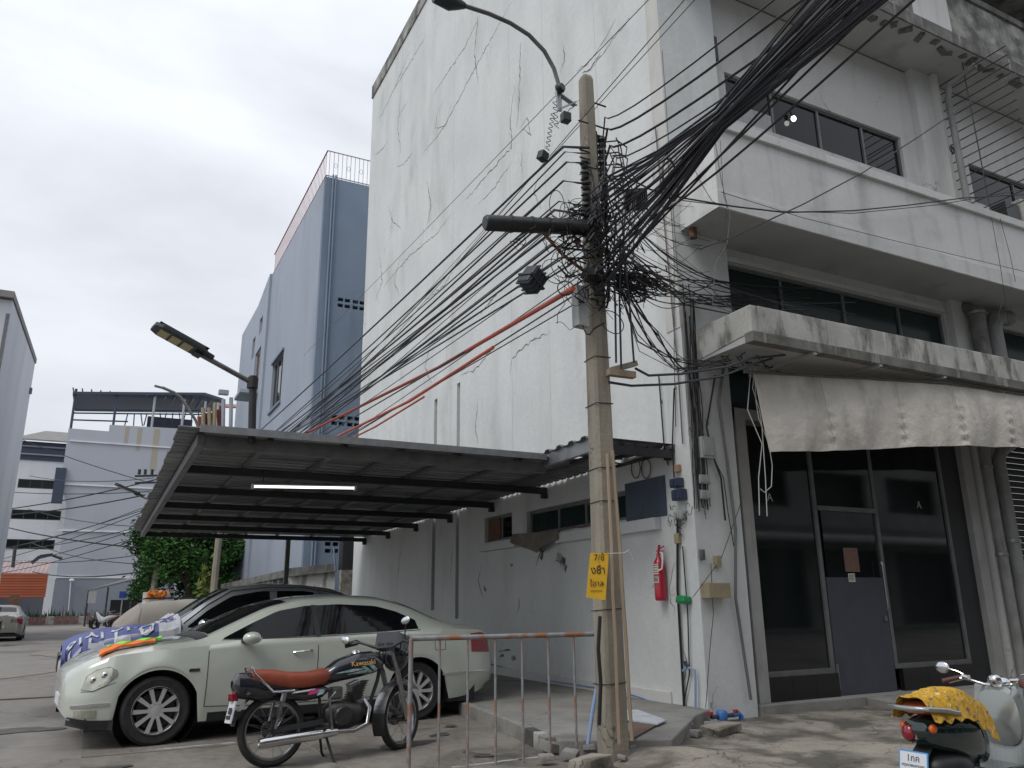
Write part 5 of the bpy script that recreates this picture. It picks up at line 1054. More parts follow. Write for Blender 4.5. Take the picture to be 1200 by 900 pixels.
def to_car(o, T, ang): o.location = Matrix.Rotation(ang, 3, 'Z') @ o.location+Vector(T); o.rotation_euler = (0, 0, ang)
for o in list(bpy.data.objects):
    if o.get('_car'): to_car(o, (-6.52, 2.145, 0), A_); del o['_car']
# grey SUV behind with the blue banner over its bonnet
suv = [(0, .36, .52, .58, .60, .62, .52, .66, .40, .68), (.08, .28, .70, .76, .76, .72, .68, .78, .55, .80), (.25, .24, .80, .84, .84, .82, .76, .86, .62, .88), (.7, .24, .84, .88, .885, .93, .83, .965, .68, .985),
       (1.2, .24, .85, .89, .895, .97, .86, 1.01, .70, 1.03), (1.36, .24, .85, .89, .895, .98, .87, 1.10, .69, 1.13), (1.7, .24, .85, .89, .895, .99, .87, 1.34, .66, 1.38), (2.0, .24, .85, .89, .895, 1.0, .87, 1.49, .63, 1.54),
       (2.5, .24, .85, .89, .895, 1.01, .87, 1.54, .62, 1.60), (3.0, .24, .85, .89, .895, 1.02, .87, 1.53, .62, 1.585), (3.5, .25, .85, .89, .89, 1.03, .86, 1.46, .62, 1.53), (3.9, .28, .82, .87, .87, 1.03, .83, 1.28, .62, 1.36), (4.2, .34, .74, .80, .80, .98, .74, 1.04, .58, 1.08), (4.3, .42, .6, .7, .7, .9, .64, .95, .5, 1.0)]
SV = Car(4.3, suv, (.88, 3.45), .34, .40, 'parked_hatchback', 'tall silver car with black windows parked behind the green grey sedan', 'car', M_['silver']).body()
furnish(SV, [(1.45, 1.01), (2.5, 1.04), (3.5, 1.07), (3.75, 1.10)], [(1.45, 1.03), (1.7, 1.23), (2.0, 1.41), (2.4, 1.48), (3.0, 1.48), (3.4, 1.42), (3.75, 1.26)], [(2.55, .35, 1.0), (1.35, .4, .92)], (1.28, 1.98, .62, .54), (3.62, 4.08, .50, .5))
for sg in (-1, 1):
    for x0, x1 in ((2.52, 2.62), (3.15, 3.22)): SV.side([(x0, 1.04), (x1, 1.04)], [(x0, 1.475), (x1, 1.475)], 'door_pillar', 'silver', off=.009, sgn=sg, nu=2)
    SV.seam([(1.40, 1.06), (1.7, 1.30), (2.0, 1.48), (2.5, 1.53), (3.0, 1.52), (3.5, 1.44)], .010, sg, 'roof_trim', 'chrome')
    b = MB(); b.ell((1.64, sg*1.0, 1.05), (.09, .10, .075), 16); m_ = b.build('wing_mirror', M_['chrome'], SV.t, smooth=True)
    b = MB(); b.bar((1.60, sg*.86, 1.01), (1.64, sg*.96, 1.01), .06, .04); b.build('mirror_foot', M_['blackp'], m_)
    SV.side([(.16, .62), (.5, .68)], [(.16, .70), (.3, .80), (.5, .84)], 'headlight', 'lens', off=.008, sgn=sg, nu=8)
    SV.side([(4.0, .8), (4.2, .8)], [(4.0, 1.0), (4.2, .98)], 'tail_light', 'tail', off=.008, sgn=sg, nu=6)
    SV.seam([(2.62, .35), (3.2, .4), (3.4, .8)], sgn=sg)
    for x in (2.4, 3.1): b = MB(); y = sg*(SV.ys(x, .92)+.02); b.tube([(x-.09, y-sg*.02, .92), (x-.07, y, .92), (x+.07, y, .925), (x+.09, y-sg*.02, .925)], .011, 6); b.build('door_handle', M_['chrome'], SV.t)
    for w_ in (.88, 3.45): SV.wheel(w_, sg, 7)
b = MB(); b.tube([(1.28, -.5, 1.05), (1.38, -.1, 1.13)], .01, 5); b.tube([(1.26, .05, 1.04), (1.36, .5, 1.12)], .01, 5); b.build('wiper', M_['blackp'], SV.t)
b = MB(); b.box(-.01, .05, -.45, .45, .5, .7); b.build('grille', M_['blackp'], SV.t)
# the banner: follows the bonnet and hangs down in front and at the side
def bn(u, v):   # u: nose -> windscreen, v: far side -> near side and down the wing
    x = .05+1.22*u; wv = -.80+1.76*v
    if wv < .76: y = -wv; z = SV.zt(x, y)+.035
    else: d_ = wv-.76; z0 = SV.zt(x, -.76)+.035; z = z0-d_*1.6; y = -(max(SV.ys(x, z), .76)+.03)
    k = .012*math.sin(u*19+v*5)+.012*math.sin(v*23-u*7)+.02*math.sin(u*6+v*2)
    return (x-.05*(1-u)*.5, y, z+k)
def bnp(u0, u1, v0, v1, name, m, off=.004, th=.004, nu=30, nv=24, par=None): 
    b = MB(); b.sheet(lambda u, v: Vector(bn(u0+(u1-u0)*u, v0+(v1-v0)*v))+Vector((0, -off*.7, off)), nu, nv, (0, 0, th)); return b.build(name, M_[m], par, smooth=True)
BN = thing('banner', 'blue vinyl banner with white letters spread over the bonnet of the silver car', 'banner', (.6, 0, 1))
bnp(0, .86, 0, 1, 'cloth', 'banner', par=BN); bnp(.86, 1.07, 0, 1, 'printed_edge', 'bannerw', par=BN)
def bnf(p, du, dv):   # frame on the banner for letters
    o = Vector(bn(*p)); a = Vector(bn(p[0]+du, p[1]))-o; c = o-Vector(bn(p[0], p[1]+dv)); return o, a, c
def letters(s_, u, v, size, name='lettering', rot=0, m='bannerw'):
    cu = bpy.data.curves.new('t', 'FONT'); cu.body = s_; cu.size = size; cu.align_x = 'CENTER'; cu.align_y = 'CENTER'; cu.resolution_u = 2; cu.extrude = .002; cu.offset = .004
    t = bpy.data.objects.new('t', cu); link(t); bpy.context.view_layer.update(); me = bpy.data.meshes.new_from_object(t.evaluated_get(bpy.context.evaluated_depsgraph_get())); bpy.data.objects.remove(t)
    bm = bmesh.new(); bm.from_mesh(me); bmesh.ops.subdivide_edges(bm, edges=[e for e in bm.edges if e.calc_length() > .03], cuts=2, use_grid_fill=False); bmesh.ops.triangulate(bm, faces=bm.faces)
    for v_ in bm.verts:
        X, Y, Z_ = v_.co; ca, sa = math.cos(rot), math.sin(rot); X, Y = X*ca-Y*sa, X*sa+Y*ca
        q_ = Vector(bn(u+X/1.22, v-Y*1.5/1.72)); v_.co = q_+Vector((0, -.014, .016+Z_))
    bm.to_mesh(me); bm.free(); me.materials.clear(); me.materials.append(M_[m]); o = bpy.data.objects.new(name, me); link(o); o.parent = BN; ORG[o] = Vector((0, 0, 0)); o.location = -worg(BN)
for s_, u, v, z_ in (('인', .10, .86, .20), ('신', .28, .84, .27), ('안', .52, .83, .29), ('성', .74, .82, .29)): letters(s_, u, v, z_, rot=0)
for s_, u, v, z_ in (('안', .96, .78, .2), ('인', .96, .62, .2)): letters(s_, u, v, z_, rot=.3, m='banner')
O2, A2 = Vector((-6.5, 5.0, 0)), .04
SV.t.location = O2; SV.t.rotation_euler = (0, 0, A2)
BN.location = Matrix.Rotation(A2, 3, 'Z') @ Vector((.6, 0, 1))+O2; BN.rotation_euler = (0, 0, A2)
# gold sedan at the far left, seen from behind
GS = Car(4.5, [(a[0]*4.5/4.66, *a[1:]) for a in sed], (.9, 3.55), .32, .385, 'parked_sedan', 'beige sedan parked far off at the left edge with its tail towards us', 'car', M_['gold']).body()
furnish(GS, [(1.5, .955), (3.5, .99)], [(1.5, .965), (2.0, 1.2), (2.4, 1.27), (3.1, 1.25), (3.5, 1.12)], [(2.4, .3, .95)], (1.35, 2.15, .60, .52), (3.45, 3.95, .52, .56))
for sg in (-1, 1):
    GS.side([(4.15, .66), (4.42, .66)], [(4.15, .86), (4.42, .86)], 'tail_light', 'tail', off=.01, sgn=sg, nu=6)
    for w_ in (.9, 3.55): GS.wheel(w_, sg, 8)
    b = MB(); b.box(4.42, 4.50, sg*.62-.2 if sg < 0 else .40, sg*.4 if sg < 0 else .80, .70, .88); b.build('tail_light', M_['tail'], GS.t, bevel=.02)
b = MB(); b.box(4.49, 4.52, -.22, .22, .52, .62); b.build('number_plate', M_['plate'], GS.t)
GS.t.location = (-9.62, 35.2, 0); GS.t.rotation_euler = (0, 0, R(-88))
# covered car and white van beyond the SUV
CC = thing('covered_car', 'car hidden under a beige cover parked beyond the silver car', 'covered car', (-4.4, 15.2, 0))
def cov(u, v):
    a = math.pi*v; x = -5.75+u*4.3; k = math.sin(math.pi*min(1, max(0, u)))**.15
    h = (1.0+.45*min(1, max(0, u*7)) if u < .5 else 1.0+.45*min(1, (1-u)*5))*(.55+.45*k); wd = .92*(.75+.25*k)
    c_, s_ = math.cos(a), math.sin(a); y = 15.2+math.copysign(abs(c_)**.5, c_)*-wd; z = h*abs(s_)**.45
    return (x+.02*math.sin(v*30), y+.02*math.sin(u*31+v*4)*(1-s_), z+.012*math.sin(u*40+v*9))
b = MB(); b.grid(cov, 50, 40); b.prism([cov(0, j/10) for j in range(11)], (.01, 0, 0)); b.prism([cov(1, j/10) for j in range(11)], (-.01, 0, 0)); b.build('cover', M_['tarp'], CC, smooth=True, fix=False)
b = MB(); b.tube([Vector(cov(.14, v/20))+Vector((0, 0, .004)) for v in range(1, 20)], .012, 5); b.build('cover_seam', M_['tarp'], CC)
for u in (.2, .8):
    for y in (14.42, 15.98): b = MB(); b.lathe([(0, -.09), (.31, -.09), (.32, 0), (.31, .09), (0, .09)], (-5.75+u*4.3, y, .32), (0, 1, 0), 18); b.build('wheel', M_['tyre'], CC, smooth=.6)
VN = thing('parked_van', 'white car roof and bonnet showing behind the covered car', 'car', (-4.6, 21, 0))
def prof(pts, y0, y1, m, name, par, bev=.05): b = MB(); b.prism([(x, y0, z) for x, z in pts], (0, y1-y0, 0)); return b.build(name, M_[m], par, bevel=bev)
prof([(-5.25, .3), (-5.25, .85), (-5.15, 1.0), (-4.85, 1.40), (-2.2, 1.50), (-1.9, 1.0), (-1.9, .3)], 20.2, 21.8, 'whitebl', 'body', VN)
prof([(-5.08, 1.06), (-4.82, 1.34), (-2.35, 1.42), (-2.2, 1.06)], 20.185, 20.2, 'cglass', 'side_window', VN, 0)
prof([(-4.9, 1.50), (-2.2, 1.52), (-2.2, 1.56), (-4.7, 1.55)], 20.4, 21.6, 'blackp', 'roof_rack', VN, 0)
for x in (-5.1, -2.6): b = MB(); b.lathe([(0, -.09), (.31, -.09), (.32, 0), (.31, .09), (0, .09)], (x, 20.22, .32), (0, 1, 0), 16); b.build('wheel', M_['tyre'], VN, smooth=.6)

# ------------------------------------------------------------------ motorcycle (local x: rear axle 0 -> front axle 1.26; near side = -y)
def spoked(b_par, c, r_, w, ax=(0, 1, 0), M=None, name='wheel'):
    par = thing(name, None, None, c); par.parent = b_par; ORG[par] = Vector(c) if M is None else Vector(c)
    b = MB(M); b.lathe([(r_-.055, -w*.35), (r_-.03, -w*.5), (r_-.008, -w*.32), (r_, 0), (r_-.008, w*.32), (r_-.03, w*.5), (r_-.055, w*.35), (r_-.055, -w*.35)], c, ax, 40); b.build('tyre', M_['tyre'], par, smooth=.7)
    b = MB(M); b.lathe([(r_-.052, -w*.33), (r_-.066, -w*.33), (r_-.074, 0), (r_-.066, w*.33), (r_-.052, w*.33)], c, ax, 40); b.build('rim', M_['dullchr'], par, smooth=.7)
    b = MB(M); b.lathe([(0, -.06), (.035, -.06), (.035, -.045), (.022, -.04), (.022, .04), (.07, .045), (.07, .075), (0, .075)], c, ax, 16); b.build('hub', M_['engine'], par, smooth=.6)
    b = MB(M); c = Vector(c)
    for k in range(32):
        a = 2*math.pi*k/32; a2 = a+(.28 if k % 2 else -.28); y = .04 if k % 4 < 2 else -.045
        b.tube([c+Vector((math.cos(a)*.033, y, math.sin(a)*.033)), c+Vector((math.cos(a2)*(r_-.066), 0, math.sin(a2)*(r_-.066)))], .0016, 3)
    b.build('spokes', M_['dullchr'], par); return par
def hull(st, n=16):
    """closed loft, stations (x, zc, half height, half width, exponent)"""
    b = MB(); vs = []; m = len(st)
    for x, zc, hh, hw, e in st:
        for k in range(n):
            a = 2*math.pi*k/n; c_, s_ = math.cos(a), math.sin(a); vs.append((x, math.copysign(abs(c_)**e, c_)*hw, zc+math.copysign(abs(s_)**e, s_)*hh))
    fs = [(i*n+k, i*n+(k+1) % n, (i+1)*n+(k+1) % n, (i+1)*n+k) for i in range(m-1) for k in range(n)]+[tuple(range(n)), tuple(range((m-1)*n, m*n))]
    return b.add(vs, fs)
MC = thing('motorcycle', 'black motorcycle with brown red seat parked on its side stand before the sedan', 'motorcycle', (0, 0, 0))
spoked(MC, (0, 0, .285), .285, .09)
ST = Matrix.Translation((1.02, 0, 0)) @ Matrix.Rotation(R(28), 4, 'Z') @ Matrix.Translation((-1.02, 0, 0))
spoked(MC, (1.25, 0, .285), .285, .08, M=ST)
b = MB(ST)
for y in (-.085, .085): b.tube([(1.03, y, .86), (1.10, y, .70)], .017, 8); b.tube([(1.10, y, .70), (1.25, y, .27)], .024, 8)
b.build('fork', M_['dullchr'], MC, smooth=True)
b = MB(ST); b.grid(lambda u, v: (1.25+.315*math.cos(R(172-u*128)), (v-.5)*.13, .285+(.315+.018*math.sin(v*math.pi))*math.sin(R(172-u*128))), 18, 5); b.build('front_mudguard', M_['dullchr'], MC, smooth=True, fix=False)
b = MB(ST); b.grid(lambda u, v: (1.25+.32*math.cos(R(205-u*35)), (v-.5)*.14, .285+.32*math.sin(R(205-u*35))), 6, 4); b.build('mudflap', M_['blackp'], MC, fix=False)
b = MB(ST); b.ell((1.19, 0, .83), (.13, .13, .15), 16); b.cbox((1.14, 0, .94), (.20, .24, .15), (0, .25, 0)); b.build('headlamp_cowl', M_['mblack'], MC, smooth=.8)
b = MB(ST); b.lathe([(0, .02), (.06, .015), (.085, 0)], (1.285, 0, .80), (1, 0, 0), 16); b.build('headlight', M_['lens'], MC, smooth=True)
b = MB(ST); b.cbox((1.07, -.05, .92), (.08, .09, .06)); b.cbox((1.07, .05, .92), (.08, .09, .06)); b.build('dials', M_['blackp'], MC, bevel=.012)
b = MB(ST); b.tube([(.90, -.36, .93), (.98, -.26, .955), (1.03, -.08, .90), (1.03, .08, .90), (.98, .26, .955), (.90, .36, .93)], .011, 8); b.build('handlebar', M_['steel'], MC, smooth=True)
for y in (-1, 1):
    b = MB(ST); b.tube([(.90, y*.37, .93), (.965, y*.275, .952)], .019, 8); b.build('grip', M_['blackp'], MC, smooth=True)
    b = MB(ST); b.tube([(1.01, y*.25, .95), (.95, y*.28, .98), (.90, y*.33, .96 if y > 0 else 1.09)], .006, 6); st_ = b.build('mirror_stem', M_['blackp'], MC, smooth=True)
    b = MB(ST); b.ell((.885, y*.345, .985 if y > 0 else 1.12), (.016, .055, .036), 14, (.3*y, 0, -.35)); b.build('mirror_back', M_['blackp'], st_, smooth=True)
    b = MB(ST); b.ell((.868, y*.345-.004, .985 if y > 0 else 1.12), (.012, .052, .034), 14, (.3*y, 0, -.1)); b.build('mirror_glass', M_['mirror'], st_, smooth=True)
    b = MB(ST); b.tube([(1.12, y*.09, .84), (1.13, y*.15, .84)], .010, 6); b.ell((1.13, y*.18, .84), (.03, .035, .028), 10); b.build('indicator', M_['blackp'], MC, smooth=True)
    b = MB(ST); b.tube([(1.0, y*.2, .93), (1.1, y*.12, .88), (1.08, y*.06, .70)], .006, 5); b.build('cable', M_['blackp'], MC)
b = MB(); b.tube([(1.0, 0, .84), (.95, 0, .62), (.85, 0, .36), (.6, 0, .25), (.42, 0, .3), (.40, 0, .58), (.0, 0, .60)], .018, 8); b.tube([(.98, 0, .80), (.6, 0, .66), (.38, 0, .60)], .018, 8); b.build('frame_tube', M_['steel'], MC, smooth=True)
b = MB(); 
for y in (-.075, .075): b.bar((.42, y, .32), (0, y, .285), .025, .04)
b.build('swingarm', M_['steel'], MC)
b = MB(); b.box(.0, .40, .05, .08, .24, .36); b.build('chain_case', M_['blackp'], MC, bevel=.02)
hull([(.40, .66, .02, .05, 1), (.44, .68, .06, .085, .8), (.55, .72, .095, .115, .75), (.72, .76, .11, .125, .75), (.88, .775, .10, .12, .8), (.97, .77, .06, .08, .9), (1.0, .77, .02, .04, 1)]).build('fuel_tank', M_['mblack'], MC, smooth=True)
b = MB(); b.lathe([(0, .02), (.035, .02), (.04, 0)], (.74, 0, .865), (0, 0, 1), 12); b.build('tank_cap', M_['chrome'], MC)
def tk(x, z, off=.004):    # point on the near face of the tank
    S = [(.44, .68, .06, .085), (.55, .72, .095, .115), (.72, .76, .11, .125), (.88, .775, .10, .12), (.97, .77, .06, .08)]
    zc, hh, hw = [float(np.interp(x, [s_[0] for s_ in S], [s_[k] for s_ in S])) for k in (1, 2, 3)]; s_ = min(.98, abs(z-zc)/hh); return Vector((x, -hw*(1-s_**2.6)**.38-off, z))
for pts in (((.50, .70), (.66, .705), (.80, .73), (.66, .73)), ((.60, .685), (.78, .69), (.84, .72), (.74, .712)), ((.80, .76), (.88, .70), (.91, .715), (.83, .775)), ((.74, .745), (.83, .69), (.86, .695), (.77, .752))):
    b = MB(); P = [tk(x, z, .003) for x, z in pts]; b.grid(lambda u, v: tk(*((Vector(pts[0]).lerp(Vector(pts[1]), u)).lerp(Vector(pts[3]).lerp(Vector(pts[2]), u), v)), .003), 6, 4); b.build('tank_decal', M_['teald'], MC, fix=False)
t_ = text('Kawasaki', 'tank_lettering', M_['goldt'], MC, .062, frame((.76, -.126, .775), (1, .0, .05), (-.05, .12, 1)), .002)
hull([(-.22, .70, .02, .06, .9), (-.20, .715, .055, .11, .6), (-.05, .695, .07, .125, .6), (.12, .665, .072, .13, .6), (.28, .66, .07, .125, .6), (.42, .68, .07, .115, .6), (.47, .69, .04, .09, .8)], 20).build('seat', M_['seat'], MC, smooth=True)
hull([(-.34, .66, .04, .07, .9), (-.31, .65, .10, .10, .6), (-.20, .64, .11, .11, .6), (-.10, .60, .09, .11, .7), (.05, .61, .05, .10, .7), (.18, .60, .03, .10, .8)]).build('tail_cowl', M_['mblack'], MC, smooth=True)
hull([(.06, .57, .02, .09, .8), (.10, .56, .045, .105, .7), (.25, .545, .06, .11, .7), (.40, .56, .055, .11, .7), (.46, .57, .02, .09, .9)]).build('side_cover', M_['mblack'], MC, smooth=True)
for pts, m in ((((.12, .56), (.30, .575), (.33, .59), (.14, .575)), 'white'), (((.26, .54), (.34, .55), (.36, .585), (.28, .58)), 'pink'), (((.34, .53), (.40, .545), (.41, .575), (.36, .58)), 'teald')):
    b = MB(); b.prism([(x, -.114, z) for x, z in pts], (0, .004, 0)); b.build('cover_decal', M_[m], MC)
b = MB(); b.tube([(-.22, -.10, .79), (-.20, -.12, .74), (-.04, -.13, .585), (.14, -.13, .585)], .009, 8); b.tube([(-.22, .10, .79), (-.20, .12, .74), (-.04, .13, .585), (.14, .13, .585)], .009, 8); b.tube([(-.22, -.10, .79), (-.22, .10, .79)], .009, 8); b.build('grab_rail', M_['chrome'], MC, smooth=True)
b = MB(); b.grid(lambda u, v: (.33*math.cos(R(75+u*95)), (v-.5)*.13, .285+.33*math.sin(R(75+u*95))), 14, 3); b.build('rear_mudguard', M_['mblack'], MC, smooth=True, fix=False)
b = MB(); b.cbox((-.33, 0, .565), (.06, .11, .07)); b.build('tail_light', M_['tail'], MC, bevel=.012)
b = MB(); b.cbox((-.345, 0, .45), (.012, .17, .17), (0, .2, 0)); p_ = b.build('number_plate', M_['plate'], MC)
b = MB(); b.cbox((-.36, -.03, .46), (.004, .08, .05), (0, .2, 0)); b.cbox((-.362, 0, .41), (.004, .12, .03), (0, .2, 0)); b.build('plate_digits', M_['ink'], p_)
for y in (-1, 1):
    b = MB(); b.tube([(-.25, y*.10, .60), (-.25, y*.16, .60)], .010, 6); b.ell((-.25, y*.16, .58), (.02, .02, .02), 8); b.build('indicator', M_['blackp'], MC, smooth=True)
    b = MB(); pts = [Vector((.06, y*.11, .57)).lerp(Vector((.0, y*.10, .30)), t/22)+Vector((0, 0, 0)) for t in range(23)]; b.tube([pts[0], pts[5]], .024, 10); b.tube([pts[5], pts[-1]], .012, 8)
    for t in range(6, 16): b.lathe([(.012, -.003), (.026, 0), (.012, .003)], pts[t], (0, 0, 1), 10)
    b.build('shock_absorber', M_['dullchr'], MC, smooth=.6)
    b = MB(); b.tube([(.42, y*.08, .30), (.42, y*.22, .30)], .014, 6); b.build('foot_peg', M_['blackp'], MC)
b = MB(); b.tube([(.80, -.06, .47), (.83, -.10, .40), (.80, -.12, .27), (.68, -.13, .23), (.5, -.135, .235)], .019, 10); b.build('exhaust_pipe', M_['dullchr'], MC, smooth=True)
b = MB(); b.lathe([(0, 0), (.028, 0), (.036, .06), (.043, .2), (.043, .62), (.036, .66), (.02, .665), (0, .64)], (.52, -.135, .235), (-1, 0, -.05), 18); b.build('muffler', M_['chrome'], MC, smooth=True)
hull([(.44, .37, .06, .07, .8), (.50, .36, .11, .10, .7), (.62, .35, .125, .115, .7), (.74, .36, .10, .10, .7), (.80, .37, .05, .07, .8)]).build('crankcase', M_['engine'], MC, smooth=True)
b = MB(); b.lathe([(0, .02), (.07, .018), (.085, 0), (.085, -.03)], (.58, -.125, .35), (0, -1, 0), 18); b.build('clutch_cover', M_['engine'], MC, smooth=.6)
b = MB()
for i in range(8): b.cbox((.70+i*.009, 0, .46+i*.020), (.15, .15, .007), (0, -.35, 0))
b.build('cylinder_fins', M_['engine'], MC)
b = MB(); b.cbox((.74, 0, .53), (.10, .10, .20), (0, -.35, 0)); b.build('cylinder', M_['dullchr'], MC, bevel=.01)
b = MB(); b.cbox((.55, 0, .54), (.10, .12, .10)); b.build('carburettor', M_['steel2'], MC, bevel=.015)
b = MB(); b.tube([(.50, -.13, .55), (.44, -.15, .50), (.46, -.16, .30), (.47, -.16, .26)], .010, 6); b.build('kick_starter', M_['dullchr'], MC, smooth=True)
b = MB(); b.tube([(.44, .08, .25), (.50, .16, .05), (.54, .20, .01)], .012, 6); b.tube([(.44, -.05, .24), (.50, -.13, .0)], .011, 6); b.build('stand', M_['steel'], MC)
MC.location = (-4.72, -.22, 0); MC.rotation_euler = (R(-4), 0, R(6.4))

# ------------------------------------------------------------------ scooter at the lower right
def scooter(label):
    S = thing('scooter', label, 'scooter', (0, 0, 0))
    hull([(-.10, .62, .02, .05, .9), (-.07, .62, .07, .10, .8), (.05, .60, .11, .15, .75), (.25, .58, .14, .18, .7), (.45, .55, .16, .175, .7), (.60, .50, .15, .14, .7), (.66, .46, .08, .10, .8)], 24).build('rear_body', M_['scgreen'], S, smooth=True)
    b = MB(); b.ell((.22, 0, .36), (.26, .17, .13), 18); b.build('engine_cover', M_['blackp'], S, smooth=True)
    hull([(-.06, .755, .02, .09, .8), (-.02, .765, .04, .13, .6), (.25, .77, .045, .14, .55), (.52, .735, .05, .13, .55), (.64, .70, .04, .10, .7), (.68, .66, .03, .07, .9)], 22).build('seat', M_['seat'], S, smooth=True)
    def cl(u, v):
        x = -.09+.80*u; a = math.pi*v; h = .825-.02*math.cos(u*6)-(.10*max(0, u-.6)/.4); hw = .175-.04*abs(u-.4)
        e = .11+.10*u+.012*math.sin(u*37+v*9); z = h+.035*math.sin(a)-(e if v < .12 or v > .88 else e*max(0, 1-6*min(v-.12, .88-v))*.5)
        return (x, -math.cos(a)*hw*(1 if .12 <= v <= .88 else 1.12), z+.006*math.sin(u*50+v*20))
    b = MB(); b.sheet(cl, 50, 24, (0, 0, .004)); b.build('seat_cloth', M_['cloth'], S, smooth=True, label='yellow patterned cloth stretched over the scooter seat')
    b = MB(); b.tube([(.22, -.175, .73), (.05, -.18, .76), (-.12, -.15, .775), (-.17, -.06, .775), (-.17, .06, .775), (-.12, .15, .775), (.05, .18, .76), (.22, .175, .73)], .018, 10); b.build('grab_rail', M_['scgrey'], S, smooth=True)
    b = MB(); b.ell((-.085, .05, .60), (.04, .052, .06), 18); b.build('tail_light', M_['tail'], S, smooth=True)
    b = MB(); b.lathe([(.056, -.02), (.066, 0), (.056, .02)], (-.080, .045, .60), (-1, 0, 0), 24); b.build('lamp_ring', M_['chrome'], S, smooth=True)
    for y in (-1, 1): b = MB(); b.ell((-.035, y*.115, .64), (.04, .026, .032), 14); b.build('indicator', M_['amber'], S, smooth=True)
    F = frame((-.155, 0, .40), (0, -1, 0), (.22, 0, 1)); b = MB(F); b.box(-.115, .115, -.095, .095, -.004, 0); P = b.build('number_plate', M_['plateb'], S, bevel=.003)
    b = MB(F); b.box(-.105, .105, -.085, .085, .0, .003); b.build('plate_face', M_['plate'], P)
    for s_, y, z_ in (('1กค', .045, .062), ('กรุงเทพมหานคร', .0, .028), ('664', -.048, .07)): text(s_, 'plate_text', M_['ink'], P, z_, F @ Matrix.Translation((0, y, .0045)), .001)
    b = MB(); b.grid(lambda u, v: (.15+.29*math.cos(R(90+u*95)), (v-.5)*.14, .26+.29*math.sin(R(90+u*95))), 10, 3); b.build('rear_mudguard', M_['blackp'], S, smooth=True, fix=False)
    for x in (.15, 1.27):
        w_ = thing('wheel', None, None, (x, 0, .24)); w_.parent = S; ORG[w_] = Vector((x, 0, .24))
        b = MB(); b.lathe([(.15, -.045), (.20, -.055), (.235, -.03), (.24, 0), (.235, .03), (.20, .055), (.15, .045)], (x, 0, .24), (0, 1, 0), 28); b.build('tyre', M_['tyre'], w_, smooth=.8)
        b = MB(); b.lathe([(0, -.05), (.04, -.05), (.05, -.01), (.14, -.02), (.155, -.045), (.155, .045), (.14, .02), (.05, .01), (.04, .05), (0, .05)], (x, 0, .24), (0, 1, 0), 24); b.build('rim', M_['rim'], w_, smooth=.6)
    b = MB(); b.box(.62, 1.02, -.17, .17, .26, .32); b.build('floorboard', M_['scgreen'], S, bevel=.02)
    b = MB(); b.grid(lambda u, v: (.98+.10*u+.05*math.cos((v-.5)*3)*.8, (v-.5)*.44*(1-.25*abs(u-.5)), .28+.58*u), 12, 12); b.grid(lambda u, v: (1.02+.10*u+.10*math.cos((v-.5)*3)*.8, (v-.5)*.44*(1-.25*abs(u-.5)), .28+.58*u), 12, 12); b.build('leg_shield', M_['scgrey'], S, smooth=True, fix=False)
    hull([(.98, .60, .03, .10, .8), (1.02, .63, .20, .17, .7), (1.10, .65, .24, .19, .7), (1.18, .64, .20, .16, .7), (1.24, .62, .05, .08, .8)], 20).build('front_cowl', M_['scgrey'], S, smooth=True)
    b = MB(); b.ell((1.27, 0, .38), (.20, .09, .12), 16); b.build('front_mudguard', M_['scgrey'], S, smooth=True)
    b = MB(); b.tube([(1.24, -.06, .26), (1.12, -.06, .66)], .02, 8); b.tube([(1.24, .06, .26), (1.12, .06, .66)], .02, 8); b.build('fork', M_['dullchr'], S, smooth=True)
    b = MB(); b.tube([(1.14, 0, .60), (1.08, 0, .90)], .025, 10); b.tube([(.88, -.33, .88), (.98, -.24, .91), (1.07, -.10, .86), (1.07, .10, .86), (.98, .24, .91), (.88, .33, .88)], .012, 8); b.build('handlebar', M_['chrome'], S, smooth=True)
    b = MB(); b.ell((1.13, 0, .85), (.09, .085, .075), 16); b.build('headlamp_shell', M_['chrome'], S, smooth=True)
    b = MB(); b.ell((1.05, .0, .90), (.05, .055, .045), 14); b.build('speedometer', M_['chrome'], S, smooth=True)
    for y in (-1, 1):
        b = MB(); b.tube([(.87, y*.34, .875), (.97, y*.25, .905)], .019, 10); b.build('grip', M_['brown'], S, smooth=True)
        b = MB(); b.tube([(.99, y*.23, .915), (.98, y*.17, .91)], .02, 8); b.bar((.99, y*.20, .90), (.90, y*.30, .865), .012, .008); b.build('brake_lever', M_['chrome'], S)
        b = MB(); b.tube([(.99, y*.20, .92), (.97, y*.25, .95), (.96, y*.33, .97)], .006, 6); m_ = b.build('mirror_stem', M_['chrome'], S, smooth=True)
        b = MB(); b.ell((.965, y*.38, .975), (.018, .062, .046), 18); b.build('mirror_back', M_['chrome'], m_, smooth=True)
        b = MB(); b.ell((.950, y*.38, .975), (.008, .055, .040), 18); b.build('mirror_glass', M_['mirror'], m_, smooth=True)
    return S
S = scooter('dark green scooter with yellow seat cloth, cut off by the lower right corner')
P = CAMP+(CF*F_PX+CR*(1070-600)-CU*(860-450))/F_PX*4.55
S.scale = (.78, .78, .82); S.rotation_euler = (0, 0, R(3)); S.location = (P.x+.08, P.y, P.z-.60*.82)

